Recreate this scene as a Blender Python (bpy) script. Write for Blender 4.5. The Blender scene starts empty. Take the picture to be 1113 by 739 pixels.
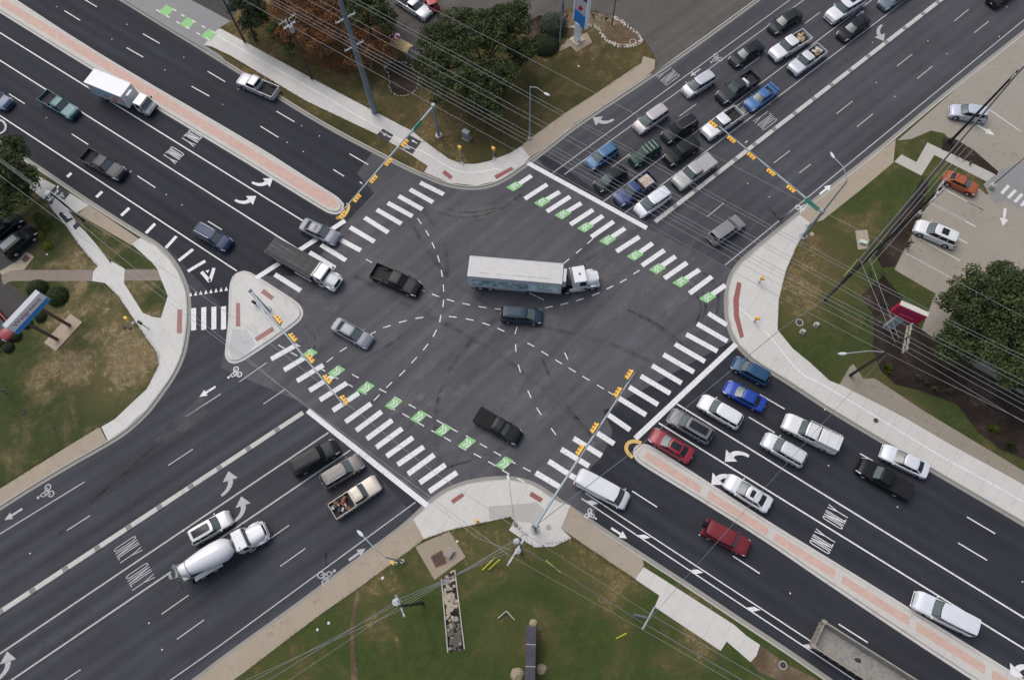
import bpy, bmesh, math, random
from mathutils import Vector, Matrix, noise
random.seed(7)
scene = bpy.context.scene
COL = scene.collection
# ------------------------------------------------------------------ camera (solved from the lane lines)
FPX, PITCH, ROLL, H = 762.26, math.radians(19.530), math.radians(-2.5926), 78.5
CX, CY = 556.5, 369.5
CAMROT = Matrix.Rotation(PITCH, 4, 'X') @ Matrix.Rotation(ROLL, 4, 'Z')
cam_d = bpy.data.cameras.new('camera'); cam = bpy.data.objects.new('camera', cam_d); COL.objects.link(cam)
cam_d.sensor_width = 36; cam_d.lens = FPX / 1113 * 36; cam_d.clip_end = 6000; cam_d.clip_start = .5
cam.matrix_world = Matrix.Translation((0, 0, H)) @ CAMROT
scene.camera = cam
def P(px, py, z=0.0):
    """point of the world at height z seen at photo position px, py"""
    d = CAMROT.to_3x3() @ Vector((px - CX, CY - py, -FPX))
    k = (z - H) / d.z
    return Vector((d.x * k, d.y * k, z))
def Z(ox, oy, s, pts):
    return [(ox + x / s, oy + y / s) for x, y in pts]
def pole_h(b, t):
    gb, gt = P(*b), P(*t)
    return H * (1 - gb.length / gt.length)
# ------------------------------------------------------------------ tagging
def tag(o, label=None, cat=None, group=None, kind=None):
    if label: o['label'] = label
    if cat: o['category'] = cat
    if group: o['group'] = group
    if kind: o['kind'] = kind
    return o
def empty(name, loc=(0, 0, 0), rz=0.0, label=None, cat=None, group=None):
    o = bpy.data.objects.new(name, None); COL.objects.link(o)
    o.empty_display_size = .3
    o.location = loc; o.rotation_euler = (0, 0, rz)
    return tag(o, label, cat, group)
# ------------------------------------------------------------------ materials
MATS = {}
def nt(name):
    m = bpy.data.materials.new(name); m.use_nodes = True
    t = m.node_tree; b = t.nodes['Principled BSDF']
    return m, t, b
def N(t, typ, **k):
    n = t.nodes.new(typ)
    for a, v in k.items():
        if a.startswith('i_'):
            n.inputs[a[2:].replace('_', ' ')].default_value = v
        else: setattr(n, a, v)
    return n
def L(t, a, b): t.links.new(a, b)
def ramp(t, fac, stops):
    r = N(t, 'ShaderNodeValToRGB'); cr = r.color_ramp
    while len(cr.elements) > 1: cr.elements.remove(cr.elements[-1])
    cr.elements[0].position = stops[0][0]; cr.elements[0].color = (*stops[0][1], 1)
    for p, c in stops[1:]:
        e = cr.elements.new(p); e.color = (*c, 1)
    L(t, fac, r.inputs[0]); return r.outputs[0]
def g3(v): return (v, v, v)
def pos(t, rot=0.0, scale=(1, 1, 1)):
    g = N(t, 'ShaderNodeNewGeometry'); m = N(t, 'ShaderNodeMapping', vector_type='TEXTURE')
    m.inputs['Rotation'].default_value = (0, 0, rot)
    m.inputs['Scale'].default_value = scale
    L(t, g.outputs['Position'], m.inputs[0]); return m.outputs[0]
def noise_n(t, vec, scale, detail=4, rough=.55, dist=0):
    n = N(t, 'ShaderNodeTexNoise'); n.inputs['Scale'].default_value = scale
    n.inputs['Detail'].default_value = detail; n.inputs['Roughness'].default_value = rough
    n.inputs['Distortion'].default_value = dist
    L(t, vec, n.inputs['Vector']); return n.outputs[0]
def mixc(t, fac, a, b, mode='MIX'):
    n = N(t, 'ShaderNodeMix', data_type='RGBA', blend_type=mode)
    for s, v in ((n.inputs[0], fac), (n.inputs[6], a), (n.inputs[7], b)):
        if isinstance(v, (int, float)): s.default_value = v
        elif isinstance(v, tuple): s.default_value = (*v, 1) if len(v) == 3 else v
        else: L(t, v, s)
    return n.outputs[2]
def mathn(t, op, a, b=0.0, clamp=False):
    n = N(t, 'ShaderNodeMath', operation=op, use_clamp=clamp)
    for s, v in ((n.inputs[0], a), (n.inputs[1], b)):
        if isinstance(v, (int, float)): s.default_value = v
        else: L(t, v, s)
    return n.outputs[0]
def mapr(t, v, a, b, c=0.0, d=1.0):
    n = N(t, 'ShaderNodeMapRange'); n.clamp = True
    L(t, v, n.inputs[0])
    for i, q in zip((1, 2, 3, 4), (a, b, c, d)): n.inputs[i].default_value = q
    return n.outputs[0]
def bump(t, b, h, s, d=.02):
    n = N(t, 'ShaderNodeBump'); n.inputs['Strength'].default_value = s; n.inputs['Distance'].default_value = d
    L(t, h, n.inputs['Height']); L(t, n.outputs[0], b.inputs['Normal'])
def plain(name, c, rough=.6, metal=0.0, coat=0.0, spec=.5, var=.0):
    key = (name, c, rough, metal)
    if key in MATS: return MATS[key]
    m, t, b = nt(name)
    b.inputs['Base Color'].default_value = (*c, 1); b.inputs['Roughness'].default_value = rough
    b.inputs['Metallic'].default_value = metal * .35; b.inputs['Coat Weight'].default_value = coat
    b.inputs['Coat Roughness'].default_value = .08
    b.inputs['Specular IOR Level'].default_value = spec
    if var:
        v = noise_n(t, pos(t), 1.7, 6, .7)
        v2 = noise_n(t, pos(t), 19, 3, .6)
        f = mapr(t, mathn(t, 'ADD', mathn(t, 'MULTIPLY', v, .6), mathn(t, 'MULTIPLY', v2, .4)), .35, .65)
        L(t, mixc(t, f, tuple(x * (1 - var) for x in c), tuple(min(1, x * (1 + var * .6)) for x in c)), b.inputs['Base Color'])
    MATS[key] = m; return m
DIR_A = (P(324, 271) - P(0, 66)).normalized(); DIR_A = math.atan2(DIR_A.y, DIR_A.x)         # road running NW-SE, heading SE
d_ = (P(1043, 80) - P(788, 288.3)); DIR_B = math.atan2(d_.y, d_.x)                              # road running NE, heading NE
d_ = (P(330, 448) - P(0, 665)); DIR_C = math.atan2(d_.y, d_.x)                                  # SW leg, heading NE
def asphalt(name, c, rot, streak=.25, spots=.5, tracks=()):
    m, t, b = nt(name)
    v = pos(t)
    vr = pos(t, rot, (26, 1.0, 1))
    s1 = mapr(t, noise_n(t, vr, .55, 4, .6), .3, .7)
    big = mapr(t, noise_n(t, v, .09, 5, .6), .3, .7)
    mid = mapr(t, noise_n(t, v, .9, 6, .65), .3, .7)
    fine = mapr(t, noise_n(t, v, 9, 4, .8), .25, .75)
    f = mathn(t, 'ADD', mathn(t, 'MULTIPLY', s1, .6), mathn(t, 'MULTIPLY', big, .4))
    lo = tuple(x * (1 - streak) for x in c); hi = tuple(x * (1 + streak) for x in c)
    col = mixc(t, f, lo, hi)
    col = mixc(t, .30, col, mixc(t, mid, g3(.40), g3(.60)), 'OVERLAY')
    col = mixc(t, .55, col, mixc(t, fine, g3(.34), g3(.66)), 'OVERLAY')
    for (ang, origin, lane, amp) in tracks:      # wheel paths polished into each lane
        nx, ny = -math.sin(ang), math.cos(ang); off = nx * origin.x + ny * origin.y
        dt = N(t, 'ShaderNodeVectorMath', operation='DOT_PRODUCT'); L(t, v, dt.inputs[0]); dt.inputs[1].default_value = (nx, ny, 0)
        wob_ = mathn(t, 'MULTIPLY', noise_n(t, pos(t, ang, (14, 1, 1)), .35, 2, .5), .55)
        ph = mathn(t, 'MULTIPLY', mathn(t, 'ADD', mathn(t, 'SUBTRACT', dt.outputs['Value'], off - .0), wob_), 2 * math.pi * 2 / lane)
        cs = mathn(t, 'COSINE', ph)
        amt = mathn(t, 'MULTIPLY', mapr(t, noise_n(t, pos(t, ang, (9, 1, 1)), .22, 4, .6), .32, .68, .25, 1.0), amp)
        k_ = mathn(t, 'ADD', mathn(t, 'MULTIPLY', cs, amt), 1.0)
        sm_ = N(t, 'ShaderNodeVectorMath', operation='SCALE'); L(t, col, sm_.inputs[0]); L(t, k_, sm_.inputs[3]); col = sm_.outputs[0]
    # oily drips and small dark blotches
    sp = noise_n(t, pos(t, rot, (1.7, 1, 1)), 1.6, 5, .7)
    col = mixc(t, mathn(t, 'MULTIPLY', mapr(t, sp, .62, .74), spots), col, tuple(x * .35 for x in c))
    # thin sealed cracks
    vor = N(t, 'ShaderNodeTexVoronoi', feature='DISTANCE_TO_EDGE'); vor.inputs['Scale'].default_value = .075
    wob = N(t, 'ShaderNodeVectorMath', operation='ADD'); nn = N(t, 'ShaderNodeTexNoise'); nn.inputs['Scale'].default_value = .35; nn.inputs['Detail'].default_value = 5
    L(t, v, nn.inputs[0]); sc_ = N(t, 'ShaderNodeVectorMath', operation='SCALE'); sc_.inputs[3].default_value = 5
    L(t, nn.outputs[1], sc_.inputs[0]); L(t, v, wob.inputs[0]); L(t, sc_.outputs[0], wob.inputs[1]); L(t, wob.outputs[0], vor.inputs[0])
    ck = mathn(t, 'MULTIPLY', mapr(t, vor.outputs[0], .0035, .0, 0, 1), .35)
    col = mixc(t, ck, col, tuple(x * .4 for x in c))
    L(t, col, b.inputs['Base Color']); b.inputs['Roughness'].default_value = .88
    b.inputs['Specular IOR Level'].default_value = .25
    bump(t, b, fine, .5, .01); return m
def concrete(name, c, rot=0.0, grid=None, stain=.5, stainc=None):
    m, t, b = nt(name)
    v = pos(t)
    big = mapr(t, noise_n(t, v, .35, 6, .65), .3, .7)
    fine = mapr(t, noise_n(t, v, 6, 5, .75), .25, .75)
    sc = stainc or tuple(x * .55 for x in c)
    col = mixc(t, mathn(t, 'MULTIPLY', big, .35), c, tuple(x * .72 for x in c))
    col = mixc(t, .4, col, mixc(t, fine, g3(.36), g3(.62)), 'OVERLAY')
    st = mapr(t, noise_n(t, v, .8, 7, .75, 1.2), .56, .72)
    col = mixc(t, mathn(t, 'MULTIPLY', st, stain), col, sc)
    if grid:
        br = N(t, 'ShaderNodeTexBrick'); br.offset = 0; br.inputs['Scale'].default_value = 1
        br.inputs['Brick Width'].default_value = grid; br.inputs['Row Height'].default_value = grid * 8
        br.inputs['Mortar Size'].default_value = .018; br.inputs['Mortar Smooth'].default_value = .3
        L(t, pos(t, rot), br.inputs[0])
        col = mixc(t, mathn(t, 'MULTIPLY', br.outputs[1], .55), col, tuple(x * .4 for x in c))
    L(t, col, b.inputs['Base Color']); b.inputs['Roughness'].default_value = .85; bump(t, b, fine, .3, .01)
    return m
def grass_mat(name, g, d, tan, amount=.5, patches=()):
    """g fresh green, d darker green, tan dry straw; patches = (centre, radius) worn bare spots"""
    m, t, b = nt(name); v = pos(t)
    a = mapr(t, noise_n(t, v, .16, 6, .65, .6), .32, .68)
    f2 = mapr(t, noise_n(t, v, 1.1, 7, .75, .4), .3, .7)
    fine = mapr(t, noise_n(t, v, 11, 5, .85), .25, .75)
    col = mixc(t, f2, g, d)
    dry = mapr(t, mathn(t, 'ADD', mathn(t, 'MULTIPLY', a, .65), mathn(t, 'MULTIPLY', f2, .35)), .62 - amount * .5, 1.02 - amount * .5)
    for (c, r, w) in patches:
        dn = N(t, 'ShaderNodeVectorMath', operation='DISTANCE'); L(t, v, dn.inputs[0]); dn.inputs[1].default_value = (c.x, c.y, .15)
        k = mapr(t, dn.outputs['Value'], r, r * .2, 0, w)
        k = mathn(t, 'MULTIPLY', k, mathn(t, 'ADD', mathn(t, 'MULTIPLY', f2, .9), .45))
        dry = mathn(t, 'ADD', dry, k, True)
    col = mixc(t, dry, col, tan)
    straw = mapr(t, mathn(t, 'MULTIPLY', dry, mapr(t, noise_n(t, v, 2.2, 7, .85, 1.5), .40, .66)), .38, .8)
    col = mixc(t, straw, col, tuple(min(.4, x * 2.1 + .02) for x in tan))
    col = mixc(t, .75, col, mixc(t, fine, g3(.24), g3(.72)), 'OVERLAY')
    L(t, col, b.inputs['Base Color']); b.inputs['Roughness'].default_value = .95; b.inputs['Specular IOR Level'].default_value = .1
    bump(t, b, mathn(t, 'ADD', fine, f2), .9, .08); return m
def paint_mat(name, c, wear=.35, rough=.7, lowc=None):
    m, t, b = nt(name); v = pos(t)
    w = mapr(t, noise_n(t, v, 4.5, 7, .8), .52, .66)
    w2 = mapr(t, noise_n(t, v, .5, 4, .6), .35, .65)
    f = mathn(t, 'MULTIPLY', w, mathn(t, 'ADD', mathn(t, 'MULTIPLY', w2, wear), wear * .4), True)
    fine = mapr(t, noise_n(t, v, 14, 4, .8), .3, .7)
    col = mixc(t, f, c, lowc or (.09, .09, .095))
    col = mixc(t, .25, col, mixc(t, fine, g3(.38), g3(.6)), 'OVERLAY')
    L(t, col, b.inputs['Base Color']); b.inputs['Roughness'].default_value = rough
    return m
def brick_mat(name, c, rot):
    m, t, b = nt(name)
    br = N(t, 'ShaderNodeTexBrick'); br.inputs['Scale'].default_value = 1; br.inputs['Brick Width'].default_value = .4
    br.inputs['Row Height'].default_value = .2; br.inputs['Mortar Size'].default_value = .012
    br.inputs['Color1'].default_value = (*c, 1); br.inputs['Color2'].default_value = (*[x * .88 for x in c], 1)
    br.inputs['Mortar'].default_value = (*[x * .75 + .04 for x in c], 1)
    L(t, pos(t, rot), br.inputs[0])
    big = mapr(t, noise_n(t, pos(t), .8, 6, .7), .3, .7)
    col = mixc(t, .3, br.outputs[0], mixc(t, big, g3(.42), g3(.6)), 'OVERLAY')
    L(t, col, b.inputs['Base Color']); b.inputs['Roughness'].default_value = .85; return m
def foliage(name, stops):
    m, t, b = nt(name)
    g = N(t, 'ShaderNodeNewGeometry')
    v = pos(t)
    n = mapr(t, noise_n(t, v, .8, 4, .6), .3, .7)
    f = mathn(t, 'ADD', mathn(t, 'MULTIPLY', g.outputs['Random Per Island'], .6), mathn(t, 'MULTIPLY', n, .4))
    L(t, ramp(t, f, stops), b.inputs['Base Color']); b.inputs['Roughness'].default_value = .7
    b.inputs['Specular IOR Level'].default_value = .2
    tr = N(t, 'ShaderNodeBsdfTranslucent'); L(t, ramp(t, f, stops), tr.inputs[0])
    mx = N(t, 'ShaderNodeMixShader'); mx.inputs[0].default_value = .2
    L(t, b.outputs[0], mx.inputs[1]); L(t, tr.outputs[0], mx.inputs[2]); L(t, mx.outputs[0], t.nodes['Material Output'].inputs[0])
    return m
def carpaint(c, metal=.0):
    key = ('paint', c, metal)
    if key in MATS: return MATS[key]
    m, t, b = nt('car_paint')
    v = N(t, 'ShaderNodeTexCoord'); n = noise_n(t, v.outputs['Object'], 2.2, 5, .7)
    f = mapr(t, n, .35, .7)
    L(t, mixc(t, f, c, tuple(x * .90 + .002 for x in c)), b.inputs['Base Color'])
    b.inputs['Roughness'].default_value = .42; b.inputs['Metallic'].default_value = metal * .35
    dk = max(c); b.inputs['Coat Weight'].default_value = .08 if dk < .1 else .2 if dk < .35 else .5; b.inputs['Coat Roughness'].default_value = .06; b.inputs['Specular IOR Level'].default_value = .14 if dk < .1 else .3 if dk < .35 else .5
    b.inputs['Roughness'].default_value = .34
    MATS[key] = m; return m
# ------------------------------------------------------------------ mesh builder
class MB:
    def __init__(s): s.v = []; s.f = []
    def add(s, vs, fs):
        k = len(s.v); s.v += [tuple(a) for a in vs]; s.f += [tuple(i + k for i in q) for q in fs]; return s
    def box(s, x0, x1, y0, y1, z0, z1, M=None, tx=0.0, ty=0.0):
        vs = [Vector((x, y, z)) for z, a in ((z0, 0), (z1, 1)) for x, y in ((x0 + a * tx, y0 + a * ty), (x1 - a * tx, y0 + a * ty), (x1 - a * tx, y1 - a * ty), (x0 + a * tx, y1 - a * ty))]
        if M is not None: vs = [M @ p for p in vs]
        return s.add(vs, [(3, 2, 1, 0), (4, 5, 6, 7), (0, 1, 5, 4), (1, 2, 6, 5), (2, 3, 7, 6), (3, 0, 4, 7)])
    def grid(s, fn, nu, nv, flip=False):
        vs = [fn(i / nu, j / nv) for i in range(nu + 1) for j in range(nv + 1)]
        fs = []
        for i in range(nu):
            for j in range(nv):
                a = i * (nv + 1) + j; q = (a, a + nv + 1, a + nv + 2, a + 1)
                fs.append(q[::-1] if flip else q)
        return s.add(vs, fs)
    def tube(s, pts, r, n=8, cap=True):
        pts = [Vector(p) for p in pts]; rs = r if isinstance(r, (list, tuple)) else [r] * len(pts)
        k0 = len(s.v); up = Vector((0, 0, 1))
        for i, p in enumerate(pts):
            d = (pts[min(i + 1, len(pts) - 1)] - pts[max(i - 1, 0)]).normalized()
            a = d.cross(up if abs(d.z) < .95 else Vector((1, 0, 0))).normalized(); b = d.cross(a)
            for j in range(n):
                w = 2 * math.pi * j / n
                s.v.append(tuple(p + (a * math.cos(w) + b * math.sin(w)) * rs[i]))
        for i in range(len(pts) - 1):
            for j in range(n):
                a = k0 + i * n + j; b = k0 + i * n + (j + 1) % n
                s.f.append((a, b, b + n, a + n))
        if cap:
            s.f.append(tuple(k0 + j for j in range(n))[::-1]); s.f.append(tuple(k0 + (len(pts) - 1) * n + j for j in range(n)))
        return s
    def cyl(s, p0, p1, r0, r1=None, n=16): return s.tube([p0, p1], [r0, r0 if r1 is None else r1], n)
    def poly(s, pts, z=None):
        vs = [Vector((p[0], p[1], p[2] if z is None else z)) for p in pts]
        return s.add(vs, [tuple(range(len(vs)))])
    def obj(s, name, mat, parent=None, smooth=None, bevel=0, bseg=2):
        me = bpy.data.meshes.new(name); me.from_pydata(s.v, [], s.f)
        bm = bmesh.new(); bm.from_mesh(me)
        big = [f for f in bm.faces if len(f.verts) > 4]
        if big: bmesh.ops.triangulate(bm, faces=big, ngon_method='EAR_CLIP')
        bmesh.ops.recalc_face_normals(bm, faces=bm.faces)
        if smooth:
            for f in bm.faces: f.smooth = True
            for e in bm.edges:
                if len(e.link_faces) == 2: e.smooth = e.calc_face_angle(0) < math.radians(smooth)
        bm.to_mesh(me); bm.free()
        if isinstance(mat, (list, tuple)):
            for q in mat: me.materials.append(q)
        else: me.materials.append(mat)
        o = bpy.data.objects.new(name, me); COL.objects.link(o)
        if parent: o.parent = parent
        if bevel:
            md = o.modifiers.new('bevel', 'BEVEL'); md.width = bevel; md.segments = bseg; md.limit_method = 'ANGLE'
        return o
def struct(o, label=None):
    o['kind'] = 'structure'
    if label: o['label'] = label
    return o
def chaikin(p, it=2):
    for _ in range(it):
        q = [p[0]]
        for a, b in zip(p, p[1:]): q += [a.lerp(b, .25), a.lerp(b, .75)]
        q.append(p[-1]); p = q
    return p
def offset(p, d):
    out = []
    for i, a in enumerate(p):
        t0 = (a - p[i - 1]).normalized() if i else (p[1] - a).normalized()
        t1 = (p[i + 1] - a).normalized() if i < len(p) - 1 else t0
        t = (t0 + t1).normalized(); n = Vector((-t.y, t.x, 0)); c = max(.5, n.dot(Vector((-t0.y, t0.x, 0))))
        out.append(a + n * (d / c))
    return out
def strip(mb, a, b, z0, z1):
    for i in range(len(a) - 1):
        mb.add([(a[i].x, a[i].y, z0), (a[i + 1].x, a[i + 1].y, z0), (b[i + 1].x, b[i + 1].y, z1), (b[i].x, b[i].y, z1)], [(0, 1, 2, 3)])
def line(mb, p, q, w, z=.012, cut=None):
    d = (q - p).normalized(); n = Vector((-d.y, d.x, 0)) * w / 2
    mb.poly([p - n, q - n, q + n, p + n], z)
# ------------------------------------------------------------------ ground, roads
u = lambda a: Vector((math.cos(a), math.sin(a), 0))
A_, B_, C_ = u(DIR_A), u(DIR_B), u(DIR_C)
M_roadA = asphalt('asphalt_new', (.0240, .0255, .0320), DIR_A, .30, .35, [(DIR_A, P(194, 190), 3.4, .13)])
M_roadB = asphalt('asphalt_northeast', (.055, .055, .063), DIR_B, .30, .7, [(DIR_B, P(788, 288.3), 3.5, .13)])
M_roadC = asphalt('asphalt_southwest', (.042, .043, .051), DIR_C, .36, .9, [(DIR_C, P(357, 470), 3.4, .17)])
M_cross = asphalt('asphalt_crossing', (.075, .074, .081), DIR_B + .1, .40, .45, [(DIR_B + .02, P(788, 288.3), 3.5, .07)])
M_lot = asphalt('asphalt_lot', (.085, .078, .072), DIR_B, .30, .5)
M_lotdark = asphalt('asphalt_lot_dark', (.055, .052, .052), DIR_A, .3, .5)
M_new = concrete('concrete_new', (.50, .485, .455), DIR_A, 1.8, .45, (.30, .29, .27))
M_newB = concrete('concrete_new_b', (.52, .51, .48), DIR_C, 1.8, .5, (.28, .27, .25))
M_path = concrete('concrete_path', (.40, .38, .34), DIR_A, 1.8, .5, (.24, .22, .19))
M_old = concrete('concrete_old', (.315, .262, .198), DIR_C, 3.6, .75, (.17, .13, .085))
M_oldA = concrete('concrete_old_a', (.315, .268, .205), DIR_A, 3.6, .75, (.17, .13, .09))
M_kerb = concrete('concrete_kerb', (.38, .365, .335), DIR_A, None, .6, (.18, .15, .12))
M_gutter = concrete('concrete_gutter', (.25, .24, .215), DIR_A, None, .7, (.11, .10, .09))
M_median = concrete('concrete_median', (.47, .45, .42), DIR_A, 3.0, .7, (.25, .22, .19))
M_lotc = concrete('concrete_lot', (.27, .243, .20), DIR_A, 4.5, .85, (.16, .125, .085))
M_lotgrey = concrete('concrete_lot_grey', (.215, .215, .212), DIR_A, None, .4, (.17, .17, .17))
M_brown = concrete('concrete_brown', (.215, .175, .145), 0, 1.6, .5, (.13, .10, .08))
M_wallc = concrete('concrete_mossy', (.24, .21, .165), DIR_A, 2.5, .9, (.10, .075, .05))
M_brick = brick_mat('brick_pavers', (.50, .34, .28), DIR_A)
M_tact = brick_mat('tactile_pavers', (.25, .085, .075), DIR_A)
M_tactp = brick_mat('tactile_pavers_faded', (.30, .15, .135), 0)
M_mulch = grass_mat('mulch', (.040, .030, .024), (.018, .013, .011), (.07, .05, .04), .5)
M_dirt = grass_mat('dirt', (.15, .105, .065), (.09, .06, .04), (.22, .17, .11), .5)
M_gN = grass_mat('grass_north', (.076, .073, .029), (.043, .042, .018), (.135, .100, .047), .50, ((P(300, 70), 14, .5), (P(470, 150), 8, .5), (P(660, 70), 7, .4)))
M_gE = grass_mat('grass_east', (.072, .092, .029), (.040, .054, .018), (.150, .112, .052), .20, ((P(876, 285), 8, .8), (P(950, 425), 6, .5), (P(862, 335), 5, .5)))
M_gS = grass_mat('grass_south', (.072, .098, .028), (.040, .058, .017), (.135, .108, .048), .26, ((P(650, 600), 7, .9), (P(560, 600), 4, .6), (P(520, 580), 4, .7), (P(400, 650), 5, .35), (P(545, 690), 4, .25), (P(760, 700), 3, .6), (P(290, 720), 5, .35)))
M_gW = grass_mat('grass_west', (.070, .088, .030), (.038, .050, .019), (.19, .145, .078), .40, ((P(135, 372), 5.5, 1.1), (P(152, 392), 4, .8), (P(82, 402), 3, 1.0), (P(112, 335), 3, .5), (P(150, 312), 2.5, .6), (P(95, 285), 3, .5), (P(120, 420), 5, .5)))
M_gfar = grass_mat('grass_far', (.07, .075, .03), (.04, .045, .02), (.14, .11, .06), .5)
W_PAINT = paint_mat('white_paint', (.63, .63, .625), .75)
W_WORN = paint_mat('worn_white_paint', (.37, .37, .37), .8)
W_LOT = paint_mat('lot_white_paint', (.58, .57, .54), .6, lowc=(.28, .26, .22))
G_PAINT = paint_mat('green_paint', (.21, .44, .17), .5)
Y_PAINT = paint_mat('yellow_paint', (.55, .36, .10), .6)
BLACKP = paint_mat('black_pad_paint', (.018, .018, .022), .1, lowc=(.05, .05, .05))

mb = MB(); mb.poly([(-3000, -3000, -.06), (3000, -3000, -.06), (3000, 3000, -.06), (-3000, 3000, -.06)])
struct(mb.obj('ground', M_gfar))
def band(a, b, far_a, far_b, name, mat, z=0.0):
    m = MB(); m.poly([a, b, far_b, far_a], z); return struct(m.obj(name, mat))
ctr = P(560, 330)
Ra = MB(); n = Vector((-A_.y, A_.x, 0))
ap = P(412, 152); bp = P(262, 385)
Ra.poly([ctr - A_ * 700 - n * 32, ctr + A_ * 700 - n * 32, ctr + A_ * 700 + n * 32, ctr - A_ * 700 + n * 32], -.004)
struct(Ra.obj('road', M_roadA))
nB = Vector((-B_.y, B_.x, 0)); m = MB()
m.poly([P(575, 176) + nB * 14, P(800, 295) - nB * 14, P(800, 295) - nB * 14 + B_ * 700, P(575, 176) + nB * 14 + B_ * 700], .000)
struct(m.obj('road', M_roadB))
nC = Vector((-C_.y, C_.x, 0)); m = MB()
m.poly([P(255, 388) + nC * 18, P(470, 552) - nC * 12, P(470, 552) - nC * 12 - C_ * 700, P(255, 388) + nC * 18 - C_ * 700], .002)
struct(m.obj('road', M_roadC))
m = MB()
m.poly([P(*p) for p in [(416, 150), (388, 189), (407, 210), (378, 240), (330, 300), (262, 300), (240, 400), (330, 438), (470, 556), (560, 535), (640, 590), (655, 520), (672, 438), (800, 368), (830, 330), (800, 296), (700, 246), (600, 190), (573, 160), (520, 150), (460, 150)]], .005)
struct(m.obj('intersection', M_cross))
# darker resurfaced patch before the south-east median
m = MB(); m.poly([P(*p) for p in Z(480, 370, 4.617, [(890, 320), (810, 350), (860, 460), (800, 590), (745, 640), (730, 739), (1000, 700), (1108, 400), (1000, 300)])], .007)
struct(m.obj('asphalt_patch', M_roadA))
# concrete dusted stripe along SW/NE lane
# ------------------------------------------------------------------ raised blocks with kerb + gutter
def block(name, pts, far, grass, flip=1, closed=False, kmat=None):
    p = [P(*q) for q in pts]
    q = chaikin(p, 2)
    if far:
        pre = q[0] - far[0] * 260; post = q[-1] + far[1] * 260
        q = [pre] + q + [post]
    inner = offset(q, .16 * flip); gut = offset(q, -.42 * flip)
    g = MB(); strip(g, q, gut, .010, .006)
    struct(g.obj('gutter', M_gutter))
    k = MB(); strip(k, q, q, .0, .13); strip(k, q, inner, .13, .14); struct(k.obj('kerb', kmat or M_kerb))
    b = MB(); b.poly(inner, .13)
    struct(b.obj(name, grass)); return q, inner
def flat(name, pts, mat, z=.142, label=None, it=0, ch=False):
    q = [P(*a) for a in pts]
    if ch: q = chaikin(q, 2)
    m = MB(); m.poly([(a.x, a.y, z) for a in q]); return struct(m.obj(name, mat), label)
north = [(60, -45.5), (133.7, 0), (247, 69), (300, 103), (358.6, 139), (420.6, 171), (440, 181), (461, 190.5), (488, 201.5), (518, 204.7), (542.5, 198.5), (569.5, 180), (596.6, 160), (624.6, 137), (704, 85), (740, 60.4), (823, 0), (880, -43)]
qN, iN = block('grass_verge', north, (A_, B_), M_gN, 1)
east = [(1180, -18), (1113, 36.5), (1050, 86), (1011, 118), (953, 166.6), (886, 219), (869, 233), (825.8, 268), (806, 285), (796, 298), (790.6, 318), (790.6, 342.5), (794.7, 360), (802, 375), (820.3, 392.5), (855, 413), (900, 443), (964, 481), (1029, 519), (1068, 541.5), (1113, 568), (1180, 608)]
pE = [P(*q) for q in east]
qE, iE = block('grass_verge', east, (-B_, A_), M_gE, 1)
south = [(170, 771.5), (215, 739), (240, 719), (327, 657), (402, 600.5), (440, 573), (466, 548), (485, 534), (510, 524.5), (550, 520), (579, 526), (602, 542), (647, 572), (698.7, 606), (746, 636.5), (811, 680), (854, 708), (900, 740), (980, 796)]
qS, iS = block('grass_verge', south, (C_, A_), M_gS, -1)
west = [(-60, 119.5), (0, 156.5), (48.7, 188.2), (95, 220), (153.5, 257), (170.6, 267), (184, 280), (195, 296), (203, 317), (204.6, 338), (203, 360), (199, 384), (188.4, 408), (171, 432), (160, 447), (138.6, 467), (117, 481), (78, 502.5), (17.3, 539), (-60, 590)]
qW, iW = block('grass_verge', west, (A_, -C_), M_gW, -1)

zA = lambda pts: Z(230, 0, 3.889, pts)
# --- north block surfaces
flat('sidewalk', [(60, -75), (120, -38), (151, -14)] + [(151, 2), (133, -6), (60, -50)], M_oldA, .141)
flat('sidewalk', zA([(40, 125), (430, 338), (700, 480), (830, 548)]) + [(449, 144), (469, 160), (488, 173.5), (502, 179), (517, 179), (531.6, 176), (545, 171), (555, 167), (566, 160)] + [(576, 172), (569.0, 178.8), (542.5, 196.7), (518, 202.6), (488, 199.5), (461, 188)] + zA([(915, 705), (850, 662), (700, 572), (400, 430), (80, 238), (0, 200)]) + [(222, 50), (236, 33)], M_new, .144)
flat('sidewalk', [(566, 160), (575.7, 151.7), (614, 124), (650, 101), (690, 74), (697, 70), (699, 62), (712, 66), (711, 76), (702, 84.5), (624.6, 135.5), (596.6, 158.8), (576, 172)], M_old, .141)
flat('driveway', [(133.7, 0.0), (151.7, -2), (151.7, -16), (206, -14), (206, 0), (251, 24), (237, 33), (222, 50), (240, 61), (247, 68.5), (190, 35)], M_lotgrey, .150, 'pale grey concrete driveway with green bike marks')
flat('parking_lot', [(206, 0), (251, 24), (262, 0), (262, -60), (180, -60), (206, -14)], M_lotdark, .1415)
lot_n = [(446, 66), (425, 36), (414, 0), (380, -60), (760, -160), (1000, -110), (823, -1.5), (740, 58.6), (707, 83), (714, 72), (711, 60), (701, 45.5), (699.7, 44.7), (673.7, 26), (647.7, 13), (621.7, 9.7), (599, 18), (585, 30), (540, 40), (500, 60), (470, 75)]
flat('parking_lot', lot_n, M_lot, .146, 'worn brown grey asphalt forecourt behind the corner lawn')
z5 = lambda pts: Z(560, 0, 6.156, pts)
bed = z5([(300, 190), (290, 110), (330, 95), (540, 88), (660, 130), (760, 190), (860, 275), (820, 312), (740, 330), (650, 308), (600, 268), (580, 215), (540, 180), (480, 176), (400, 195)])
flat('garden_bed', bed, M_dirt, .150)
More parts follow.
